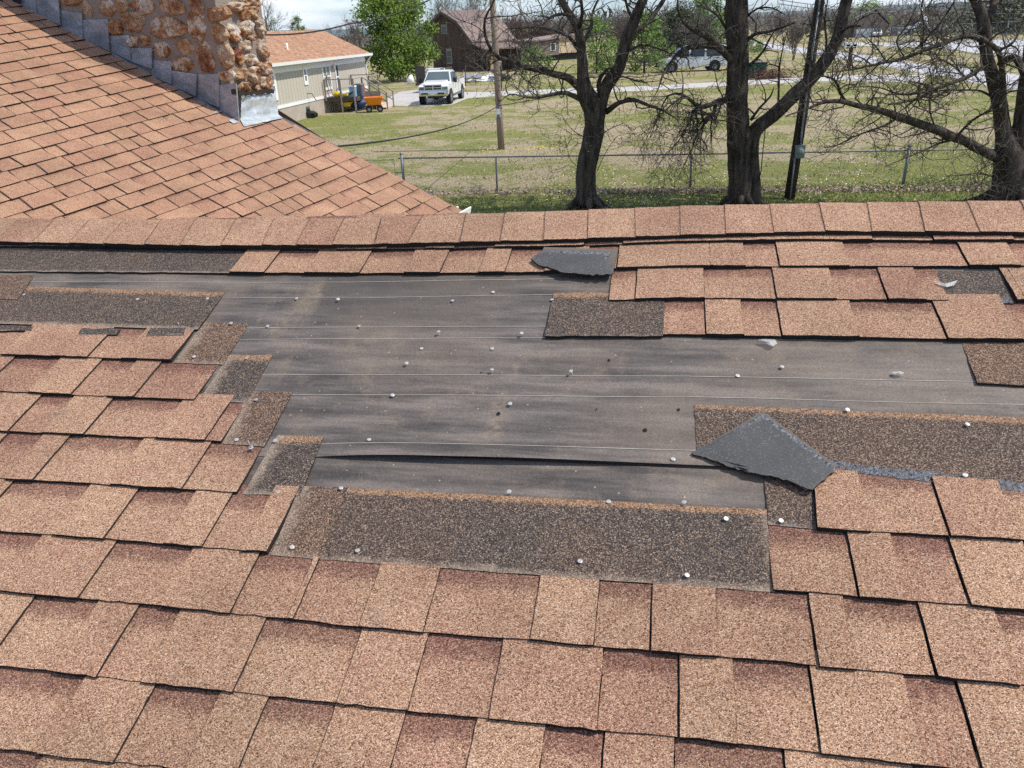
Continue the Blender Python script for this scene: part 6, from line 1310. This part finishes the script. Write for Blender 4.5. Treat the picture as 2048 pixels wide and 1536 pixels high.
# tree with the forked trunk (crop origin 820,0, scale 3.657)
big_tree('forked bare tree with flared roots, its trunk splitting low into two leaders', 19.6, 820, 0, 3.657,
 [[(1290, 1500, 195), (1290, 1400, 165), (1288, 1250, 150), (1318, 1100, 160), (1345, 980, 150), (1352, 880, 150), (1345, 790, 165), (1290, 690, 140), (1265, 560, 82), (1250, 420, 74), (1240, 300, 66), (1215, 190, 60), (1165, 95, 55), (1085, -20, 48), (1040, -120, 40)],
  [(1370, 860, 120), (1405, 720, 100), (1455, 605, 92), (1530, 490, 84), (1575, 340, 84), (1635, 160, 80), (1705, -10, 66), (1760, -140, 50)]],
 [([(1400, 720, 40), (1385, 620, 34), (1400, 560, 26), (1440, 510, 20), (1490, 490, 12)], -0.3), ([(1255, 650, 62), (1180, 585, 55), (1100, 550, 50), (1000, 528, 46), (900, 500, 42), (850, 488, 40), (720, 440, 36), (645, 420, 30), (592, 365, 26), (552, 260, 22), (548, 140, 17), (600, 40, 12), (640, -60, 8)], -1.5),
  ([(645, 420, 14), (590, 395, 11), (480, 375, 9), (340, 350, 6), (180, 372, 4)], -1.6), ([(1235, 715, 42), (1140, 680, 32), (1030, 690, 24), (940, 710, 20), (850, 710, 15), (730, 690, 10), (640, 765, 6)], -2.0), ([(1225, 360, 34), (1170, 280, 26), (1100, 240, 22), (1000, 212, 18), (870, 200, 13), (700, 212, 7)], 1.5),
  ([(1205, 125, 32), (1120, 100, 24), (1030, 130, 20), (950, 200, 16), (900, 262, 11), (830, 330, 5)], -1.2), ([(1272, 300, 30), (1325, 200, 25), (1335, 100, 18), (1385, -20, 14)], 1.0), ([(1235, 215, 30), (1262, 100, 26), (1252, -20, 20)], -0.6), ([(1600, 255, 42), (1680, 215, 38), (1755, 145, 34), (1850, 0, 30), (1900, -80, 24)], 1.4),
  ([(1430, 815, 46), (1500, 765, 36), (1560, 745, 30), (1640, 730, 28), (1750, 772, 24), (1860, 812, 16), (1960, 880, 8)], -1.3, 0.06, 0.8), ([(1465, 595, 14), (1560, 562, 12), (1690, 600, 8), (1830, 590, 4)], -1.5), ([(560, 260, 8), (480, 190, 6), (330, 130, 5), (230, 40, 3)], -1.6), ([(1010, 530, 12), (900, 560, 10), (860, 640, 8), (900, 700, 4)], -1.6), ([(715, 690, 8), (700, 620, 7), (760, 540, 6), (860, 500, 4)], -1.8),
  ([(1560, 400, 20), (1680, 330, 16), (1800, 350, 13), (1900, 390, 9), (1980, 470, 5)], -1.0, 0.05, 0.5), ([(1150, 30, 22), (1060, -20, 18), (960, -30, 10)], 0.8), ([(1640, 160, 26), (1590, 60, 20), (1560, -60, 14)], -0.8), ([(1390, 1000, 9), (1450, 950, 7), (1560, 900, 4)], -0.6), ([(1290, 1010, 7), (1200, 960, 6), (1120, 870, 3)], -0.5), ([(1300, 1250, 6), (1180, 1180, 5), (1130, 990, 2)], -0.4), ([(1370, 1250, 6), (1440, 1100, 4), (1510, 1000, 2)], -0.4)], 3, 6.0, 1.4, 600)
# middle tree with a heavy limb rising to the right (crop origin 1300,0)
big_tree('tall straight bare tree with one heavy limb rising to the right', 19.3, 1300, 0, 3.657,
 [[(655, 1500, 190), (655, 1350, 175), (650, 1150, 170), (650, 1000, 175), (648, 880, 178), (640, 740, 162), (640, 600, 160), (643, 450, 156), (640, 300, 156), (636, 150, 158), (635, -10, 160), (632, -150, 150)],
  [(765, 1500, 105), (760, 1350, 100), (755, 1200, 92), (748, 1060, 92), (770, 960, 105), (860, 875, 100), (1000, 742, 100), (1150, 605, 96), (1268, 475, 92), (1345, 340, 86), (1400, 180, 80), (1445, -10, 75), (1480, -140, 66)]],
 [([(660, 480, 55), (600, 440, 58), (540, 375, 54), (470, 310, 48), (400, 262, 44), (330, 232, 32), (250, 170, 22), (200, 60, 14), (210, -40, 10)], -1.2), ([(560, 360, 44), (470, 335, 42), (330, 345, 36), (245, 362, 30), (160, 440, 20), (90, 560, 14), (60, 650, 9), (0, 760, 5)], -1.6, 0.10, 0.8), ([(330, 235, 20), (230, 260, 16), (120, 360, 11), (0, 370, 6)], -1.5),
  ([(600, 740, 46), (540, 742, 44), (470, 752, 36), (395, 778, 36), (335, 762, 30), (235, 692, 20), (130, 700, 13), (65, 840, 9), (0, 1010, 5)], -0.9, 0.22, 2.4), ([(475, 755, 30), (462, 840, 26), (430, 868, 24), (385, 880, 22), (380, 800, 20), (340, 780, 14)], -0.9, 0.25, 2.6), ([(520, 760, 14), (500, 830, 12), (455, 900, 7)], -0.7), ([(340, 780, 16), (280, 900, 12), (200, 1040, 8), (60, 1200, 4)], -1.1, 0.2, 2.6), ([(330, 800, 14), (350, 950, 10), (300, 1100, 7), (190, 1330, 3)], -1.0, 0.2, 2.6), ([(240, 700, 12), (120, 800, 9), (20, 930, 5), (-60, 1080, 3)], -1.2, 0.2, 2.2),
  ([(700, 310, 32), (770, 252, 26), (870, 232, 20), (960, 205, 16), (1060, 165, 10)], -1.1), ([(705, 500, 28), (760, 450, 20), (830, 370, 16), (870, 290, 13), (905, 235, 7)], -0.9), ([(740, 880, 24), (800, 790, 18), (880, 705, 13), (905, 640, 6)], -0.6), ([(938, 750, 18), (945, 600, 16), (950, 480, 13), (990, 270, 7)], -0.5), ([(950, 490, 12), (880, 470, 9), (810, 520, 6), (770, 640, 3)], -0.6), ([(700, 130, 20), (790, 60, 15), (900, 60, 11), (990, 110, 6)], -1.0), ([(1200, 540, 18), (1170, 400, 14), (1190, 260, 9), (1160, 120, 5)], 0.6),
  ([(1280, 460, 22), (1290, 300, 18), (1275, 150, 14), (1300, 0, 9)], 0.5), ([(560, 210, 22), (500, 120, 16), (430, 70, 12), (330, 40, 6)], -0.9), ([(1370, 260, 24), (1450, 200, 18), (1540, 190, 12)], -0.6), ([(720, 660, 8), (650, 560, 7), (560, 500, 5)], -0.5), ([(640, 1300, 6), (600, 1420, 5), (560, 1520, 3)], -0.4)], 8, 5.6, 1.35)
# right tree, leaning apart into dark stems (crop origin 1640,0)
big_tree('massive dark bare tree at the right edge with long level limbs reaching left', 18.4, 1640, 0, 3.657,
 [[(1420, 1500, 330), (1410, 1380, 300), (1405, 1250, 270), (1385, 1130, 210), (1350, 1000, 120), (1330, 850, 105), (1298, 700, 100), (1255, 520, 88), (1215, 330, 84), (1205, 200, 90), (1190, 120, 80), (1130, 0, 66), (1080, -110, 52)],
  [(1440, 1250, 180), (1450, 1050, 130), (1470, 900, 120), (1500, 700, 110), (1530, 450, 100), (1560, 200, 80), (1590, -60, 60)]],
 [([(1235, 160, 62), (1270, 60, 58), (1290, -30, 52), (1310, -140, 40)], 0.8), ([(1335, 1000, 66), (1330, 850, 60), (1332, 700, 52), (1335, 500, 42), (1300, 370, 38), (1230, 305, 36), (1180, 285, 30)], -1.2), ([(1300, 470, 30), (1370, 432, 52), (1430, 430, 54), (1480, 515, 54), (1540, 600, 44)], -1.0),
  ([(1310, 1160, 84), (1240, 1130, 74), (1180, 1098, 70), (1020, 1018, 66), (850, 950, 64), (700, 900, 60), (560, 850, 56), (450, 810, 46), (330, 780, 40), (190, 752, 36), (50, 740, 28), (-90, 790, 18), (-250, 850, 8)], -2.2), ([(190, 745, 22), (150, 680, 20), (120, 610, 18), (90, 572, 14), (0, 560, 10), (-110, 640, 5)], -2.2),
  ([(545, 880, 16), (420, 938, 15), (300, 980, 12), (190, 1030, 10), (100, 1070, 6), (30, 1082, 4)], -2.0), ([(1195, 305, 42), (1130, 275, 36), (1050, 268, 34), (940, 300, 30), (800, 350, 30), (620, 420, 28), (480, 452, 22), (330, 490, 16), (200, 512, 12), (50, 530, 7)], -2.0), ([(1230, 490, 38), (1150, 512, 34), (1080, 560, 32), (950, 612, 30), (820, 662, 28), (720, 722, 25), (620, 745, 18), (500, 762, 12)], -1.8),
  ([(1250, 700, 20), (1180, 668, 16), (1100, 660, 13), (950, 660, 12), (800, 670, 15), (650, 692, 16), (560, 685, 13), (470, 650, 10), (350, 632, 7), (170, 650, 4)], -1.6), ([(1020, 1020, 24), (900, 1040, 18), (760, 1100, 13), (640, 1150, 9), (470, 1220, 4)], -2.0), ([(1010, 990, 22), (1120, 880, 20), (1230, 820, 16), (1380, 770, 10)], -0.8), ([(850, 950, 14), (800, 800, 12), (820, 640, 10), (800, 500, 6)], -1.8),
  ([(740, 400, 14), (760, 200, 12), (740, 60, 9), (770, -60, 6)], -1.6), ([(680, 380, 14), (800, 260, 13), (900, 140, 12), (985, 0, 10)], -1.4), ([(480, 450, 12), (400, 330, 9), (300, 250, 5)], -1.8), ([(620, 420, 12), (560, 300, 10), (640, 180, 8), (700, 60, 4)], -1.7), ([(1300, 370, 24), (1390, 330, 22), (1450, 250, 16), (1500, 120, 10)], 0.5), ([(1260, 1290, 12), (1150, 1270, 11), (1050, 1280, 9), (920, 1290, 5)], -1.2), ([(1300, 1300, 9), (1380, 1380, 8), (1480, 1440, 4)], -1.0), ([(1300, 1180, 10), (1180, 1240, 9), (1100, 1330, 5)], -1.2), ([(1060, 560, 16), (960, 470, 13), (850, 430, 9), (700, 470, 4)], -1.4), ([(940, 300, 14), (870, 380, 11), (850, 470, 7)], -1.6)], 14, 6.6, 1.45)

# ------------------------------------------------------------------ bare trees, bushes and green trees farther back
def far_bare(foot, h, label, seed, spread=0.8, maxlev=4, mat=None, group=None, name='bare_tree', trunk=0.22, green=0, stems=1):
    rnd = random.Random(seed); t = thing(name, foot, label, 'tree', group); mt = MB(); mc = MB()
    for s in range(stems):
        lean = Vector((rnd.gauss(0, 0.10 + 0.12 * (stems > 1)), rnd.gauss(0, .08), 1)).normalized(); off = Vector((rnd.gauss(0, .5), rnd.gauss(0, .3), 0)) * (stems > 1); top = foot + off + lean * h * trunk; r = h * 0.022 / math.sqrt(stems)
        mt.tube([foot + off - Z * 0.1, (foot + off).lerp(top, 0.5), top], [r * 1.25, r * 1.05, r * 0.9], 8)
        for _ in range(4 if stems == 1 else 3): grow(mc, top - lean * h * rnd.uniform(0, 0.06), (lean + Vector((rnd.gauss(0, 1), rnd.gauss(0, 1), 0)).normalized() * spread * rnd.uniform(0.3, 0.9)).normalized(), h * 0.36, r * 0.62, 1, rnd, spread, maxlev)
    mt.build('trunk', mat or M_bgtwig, t)
    if green:
        for _ in range(green):
            v = Vector(rnd.choice(mc.v)); 
            if v.z < foot.z + h * 0.3: continue
            u = Vector((rnd.gauss(0, 1), rnd.gauss(0, 1), rnd.gauss(0, 1))).normalized() * 0.11; w = u.orthogonal().normalized() * 0.08; mc.add([v - u, v + w, v + u, v - w], [(0, 1, 2, 3)], 1, False, tint=rnd.random())
    mc.build('crown', [mat or M_bgtwig, M_leaf2], t); return t
def leafy(foot, h, w, label, seed, mat, n, leaf=0.13, group=None, name='leafy_tree', base=0.08, top_pow=1.0, cat='tree'):
    """trunk, limbs and thousands of leaves gathered in uneven clumps"""
    rnd = random.Random(seed); t = thing(name, foot, label, cat, group); mt = MB(); r = h * 0.018
    mt.tube([foot - Z * 0.1, foot + Z * h * 0.25, foot + Z * h * 0.6], [r * 1.2, r, r * 0.5], 8); clumps = []
    for i in range(46):
        q = base + (1 - base) * rnd.random() ** 0.9; rad = w / 2 * max(0.12, (1 - (max(0, q - 0.42) / 0.60) ** 2)) ** top_pow * (0.75 + 0.5 * rnd.random()) * (0.72 if q < base + 0.1 else 1); a = rnd.uniform(0, 6.283); rr_ = rad * math.sqrt(rnd.uniform(0.12, 1))
        c = foot + Vector((math.cos(a) * rr_, math.sin(a) * rr_, q * h)); clumps.append((c, rnd.uniform(0.09, 0.17) * w))
        if i % 2 == 0: s = foot + Z * h * min(0.58, q * 0.6); mt.tube([s, s.lerp(c, 0.5) + Z * 0.2, c], [r * 0.45, r * 0.25, r * 0.08], 5)
    mt.build('trunk', M_bark, t); mc = MB(); vs = []; fs = []; tn = []
    for i in range(n):
        c, s = clumps[rnd.randrange(len(clumps))]; d = Vector((rnd.gauss(0, 1), rnd.gauss(0, 1), rnd.gauss(0, 0.85))) * s * 0.55; p = c + d
        if p.z < foot.z + 0.15: p.z = foot.z + 0.15 + rnd.random() * 0.4
        u = Vector((rnd.gauss(0, 1), rnd.gauss(0, 1), rnd.gauss(0, 1))).normalized() * leaf * rnd.uniform(0.6, 1.3); v = u.orthogonal().normalized() * leaf * 0.55; b = len(vs); vs += [p - u, p + v, p + u, p - v]; fs.append((b, b + 1, b + 2, b + 3)); k = rnd.random(); tn += [k] * 4
    mc.add(vs, fs, 0, False, tint=tn); mc.build('crown', mat, t); return t
def by(x, y): return gnd(x, y)
def hgt(foot, ytop): # height so that the top shows at pixel row ytop
    q = proj(foot); return at_y(q[0], ytop, foot.y).z
f_ = by(786, 163); leafy(f_, hgt(f_, -24), 7.8, 'broad bright green spring tree beside the mobile home', 5, M_leaf, 15000, 0.15, base=0.10)
f_ = by(603, 112); leafy(f_, hgt(f_, 32), 5.0, 'small green tree showing above the mobile home ridge', 6, M_leaf, 2600, 0.14)
f_ = by(556, 112); leafy(f_, hgt(f_, 38), 5.0, 'thin greenish tree half hidden behind the stone chimney', 16, M_leaf2, 1100, 0.14)
f_ = by(1193, 146); leafy(f_, hgt(f_, 40), 4.2, 'slim young green tree between the two leaders of the forked tree', 7, M_leaf2, 3000, 0.12, base=0.05)
f_ = by(1288, 146); leafy(f_, hgt(f_, 30), 4.2, 'light green bushy tree left of the white van', 8, M_leaf2, 4200, 0.13, base=0.04)
f_ = by(1362, 122); leafy(f_, hgt(f_, 22), 9.5, 'dark cedar standing behind the white van', 9, M_cedar, 9000, 0.16, base=0.03, name='cedar_tree')
f_ = by(1412, 112); leafy(f_, hgt(f_, -14), 6.5, 'tall pale green tree just left of the middle trunk', 10, M_leaf2, 5200, 0.15)
f_ = by(1072, 148); leafy(f_, hgt(f_, 96), 3.4, 'low olive green shrub at the outer corner of the barn', 11, M_leaf2, 900, 0.12, base=0.0, name='shrub', cat='shrub')
f_ = by(1733, 62); leafy(f_, hgt(f_, 12), 15, 'rounded grey green tree behind the brown house', 12, M_leaf2, 3600, 0.34)
f_ = by(2020, 66); leafy(f_, hgt(f_, 8), 26, 'big dark green tree at the far right behind the wire fence', 13, M_cedar, 6000, 0.45)
f_ = by(1502, 106); leafy(f_, hgt(f_, 78), 2.6, 'small green bush right of the middle trunk near the grey road', 17, M_leaf2, 420, 0.13, base=0.0, name='shrub', cat='shrub')
f_ = by(1516, 108); leafy(f_, hgt(f_, 84), 2.2, 'second small green bush farther right at the grey road', 18, M_leaf2, 420, 0.13, base=0.0, name='shrub', cat='shrub')
G1 = 'bare trees behind the barn and houses'
specs = [(540, 116, -60, 0.85, 'bare spreading tree behind the chimney side of the mobile home', M_bgtwig, 0, 1), (672, 92, 40, 0.8, 'small bare tree in the gap right of the mobile home ridge', M_bgtwig, 0, 1), (712, 128, 4, 0.9, 'grey bare tree left of the bright green tree', M_bgtwig, 0, 1), (868, 112, -30, 0.6, 'tall thin bare tree just left of the barn ridge', M_bgtwig, 120, 1),
 (905, 108, -22, 0.7, 'bare tree with green buds behind the barn ridge', M_bgtwig, 420, 1), (950, 108, -45, 0.6, 'tall bare tree behind the barn roof left of the light pole', M_bgtwig, 260, 1), (985, 110, -14, 0.7, 'bare tree behind the light wooden pole', M_bgtwig, 80, 1), (1030, 118, 6, 0.75, 'brown twiggy tree right of the light wooden pole', M_bgtwig2, 0, 3), (1062, 116, 14, 0.75, 'dense reddish brown thicket between pole and forked tree', M_bgtwig2, 0, 4), (1098, 114, 8, 0.75, 'reddish bare tree left of the cream shed', M_bgtwig2, 0, 3),
 (1140, 112, -4, 0.75, 'bare tree behind the cream shed', M_bgtwig, 0, 2), (1228, 118, -8, 0.8, 'bare tree between the green saplings', M_bgtwig, 40, 2), (1262, 120, -16, 0.8, 'bare tree behind the right leader of the forked tree', M_bgtwig, 0, 2), (1346, 108, -22, 0.8, 'bare tree towering behind the dark cedar', M_bgtwig, 60, 1), (1386, 138, 20, 0.5, 'young bare tree standing in front of the white van', M_bgtwig, 0, 1),
 (1545, 96, 18, 0.8, 'bare tree right of the middle trunk by the grey road', M_bgtwig, 0, 1), (1587, 120, 30, 0.6, 'slender bare tree left of the dark leaning pole', M_bgtwig, 0, 2), (1625, 86, 6, 0.8, 'bare tree seen behind the dark leaning pole', M_bgtwig, 0, 1), (1660, 70, 12, 0.8, 'bare tree left of the brown house', M_bgtwig, 0, 1), (1790, 64, 22, 0.8, 'bare tree right of the brown house', M_bgtwig, 0, 2), (1822, 62, 24, 0.8, 'bare tree behind the distant white pickup', M_bgtwig, 0, 2), (1878, 62, 20, 0.8, 'bare tree behind the insulator pole', M_bgtwig, 0, 2), (1925, 64, 26, 0.8, 'bare tree left of the rightmost dark stems', M_bgtwig, 0, 2), (1970, 64, 28, 0.8, 'bare tree at the far edge of the pale lot', M_bgtwig, 0, 2)]
for i, (x, y, yt, sp, lb, mt_, gr, st) in enumerate(specs):
    f_ = by(x, y); far_bare(f_, hgt(f_, yt), lb, 100 + i, sp, 4, mt_, G1, green=gr, stems=st, trunk=0.16 if st == 1 else 0.1)
# brush pile right of the green bin
c0 = gnd(1540, 158); rj = random.Random(5); mb = MB()
for i in range(240):
    p = c0 + Vector((rj.gauss(0, 0.8), rj.gauss(0, 0.5), abs(rj.gauss(0, 0.35)))); d = Vector((rj.gauss(0, 1), rj.gauss(0, 1), rj.gauss(0, .4))).normalized() * rj.uniform(.2, .7); mb.tube([p - d, p + d * .1 + Vector((0, 0, .05)), p + d], 0.018, 3, 0, False)
tag(mb.build('brush_pile', plain('rust_brush', (0.17, 0.09, 0.065), 0.9), None, c0), 'reddish brush pile beside the dark green bin', 'brush pile')
# the far wood: one mass of crowns along the horizon
mb = MB(); rj = random.Random(77)
vs = []; fs = []; tn = []; mi_ = []
for i in range(1500):
    a = R(50) + (R(112) - R(50)) * rj.random(); dist = rj.uniform(190, 620); x, y = math.cos(a) * dist, math.sin(a) * dist
    h = rj.uniform(4.0, 8.5) * (0.85 if a < R(80) else 1.0 if a < R(96) else 0.5); g = 1 if rj.random() < 0.07 else 0
    for k in range(34):
        p = Vector((x + rj.gauss(0, 2.0), y + rj.gauss(0, 1.6), (rj.random() ** 0.8) * h)); d = Vector((rj.gauss(0, 0.55), 0.3 * rj.gauss(0, 1), rj.uniform(0.4, 1.0))).normalized() * rj.uniform(0.5, 1.3); w = Vector((1, 0, 0.2 * rj.gauss(0, 1))) * (rj.uniform(.05, .12) if not g else rj.uniform(.25, .5)); b = len(vs)
        vs += [p - d - w, p - d + w, p + d + w * .4, p + d - w * .4]; fs.append((b, b + 1, b + 2, b + 3)); tn += [rj.random()] * 4; mi_.append(g)
mb.add(vs, fs, 0, False, tint=tn); mb.m = mi_
tag(mb.build('far_woods', [M_woods, M_cedar]), kind='stuff')

# ------------------------------------------------------------------ ground cover: leaf litter along the fence, grass tufts, dandelions
def litter_mat():
    t = NT('dead_leaf', 0.85, 0.2); t.color(t.mix(t.attr('tint'), (0.10, 0.065, 0.042), (0.48, 0.40, 0.31))); return t.mat
mb = MB(); rj = random.Random(31); vs = []; fs = []; tn = []
for i in range(9000):
    s = rj.uniform(-3, 22); off = rj.gauss(0.0, 0.16) if rj.random() < 0.82 else rj.uniform(-3.5, 1.5); dens_ = 0.5 + mnoise.noise(Vector((s * 0.7, 0, 5)))
    if s < 5.5 and rj.random() > 0.45: continue
    p = p0 + fd * s + Vector((-fd.y, fd.x, 0)) * (off - 0.12) + Z * (0.03 + abs(rj.gauss(0, 0.03)) * (abs(off) < 0.3) * 1.6); u = Vector((rj.gauss(0, 1), rj.gauss(0, 1), rj.gauss(0, 0.5))).normalized() * rj.uniform(.022, .05); w = u.orthogonal().normalized() * rj.uniform(.015, .035); b = len(vs); vs += [p - u, p + w, p + u, p - w]; fs.append((b, b + 1, b + 2, b + 3)); k = rj.random() ** 1.1; tn += [k] * 4
mb.add(vs, fs, 0, False, tint=tn); tag(mb.build('fallen_leaves', litter_mat()), kind='stuff')
M_grass = leaf_mat('grass_blade', (0.10, 0.17, 0.03), (0.34, 0.36, 0.14), 0.4)
mb = MB(); vs = []; fs = []; tn = []; rj = random.Random(41)
for i in range(70000):
    y = 17.5 + 30 * rj.random() ** 2.0; x = rj.uniform(-0.45 * y, 0.78 * y); k = mnoise.noise(Vector((x * 0.45, y * 0.8, 2.2))) + 0.5 * mnoise.noise(Vector((x * 1.7, y * 2.4, 7)))
    lush = y < 21.4
    if not lush and rj.random() > 0.30 + k: continue
    h = rj.uniform(0.02, 0.055) if not lush else rj.uniform(0.03, 0.08); a = rj.uniform(0, 6.28); q = Vector((math.cos(a), math.sin(a), 0)) * rj.uniform(0.010, 0.026); d = Vector((rj.gauss(0, .03), rj.gauss(0, .03), h)); p = Vector((x, y, 0.0)); b = len(vs); vs += [p - q, p + q, p + q * 0.3 + d, p - q * 0.4 + d * 0.8]; fs.append((b, b + 1, b + 2, b + 3)); t_ = rj.random() * (0.7 if lush or k > 0.2 else 1.0); tn += [t_] * 4
mb.add(vs, fs, 0, False, tint=tn); tag(mb.build('grass', M_grass), kind='stuff')
def dand_mat():
    t = NT('dandelion', 0.7, 0.2); t.color(t.mix(t.attr('tint'), (0.80, 0.62, 0.03), (0.80, 0.78, 0.62))); return t.mat
mb = MB(); rj = random.Random(43)
for i in range(1500):
    q = rj.random()
    if q < 0.12: p = Vector((0.5 + rj.gauss(0.2, 1.1), 30.2 + rj.gauss(0, .55), 0.09))
    elif q < 0.75: y = rj.uniform(19, 25.5); p = Vector((rj.uniform(1, 16), y, 0.08))
    else: y = rj.uniform(19, 48); p = Vector((rj.uniform(-.3 * y, .7 * y), y, 0.08))
    if mnoise.noise(Vector((p.x * 0.5, p.y * 0.6, 4))) < -0.12: continue
    mb.disc(p, Vector((rj.gauss(0, .3), rj.gauss(-.3, .3), 1)), rj.uniform(.010, .021), .01, 6, 0, tint=1.0 if rj.random() < 0.55 and q >= 0.12 else rj.random() * 0.3)
tag(mb.build('dandelions', dand_mat()), kind='stuff')
# ------------------------------------------------------------------ the air: a thin even haze round the whole scene
hz = bpy.data.materials.new('thin_haze'); hz.use_nodes = True; hn_ = hz.node_tree
for q in list(hn_.nodes):
    if q.type == 'BSDF_PRINCIPLED': hn_.nodes.remove(q)
vol = hn_.nodes.new('ShaderNodeVolumePrincipled'); vol.inputs['Color'].default_value = (0.66, 0.80, 0.98, 1); vol.inputs['Density'].default_value = 0.000045; vol.inputs['Anisotropy'].default_value = 0.0
hn_.links.new(vol.outputs[0], hn_.nodes['Material Output'].inputs['Volume'])
mb = MB(); mb.box((0, 0, 119.0), 30000, 30000, 242.0); hb = mb.build('haze', hz); tag(hb, kind='stuff')
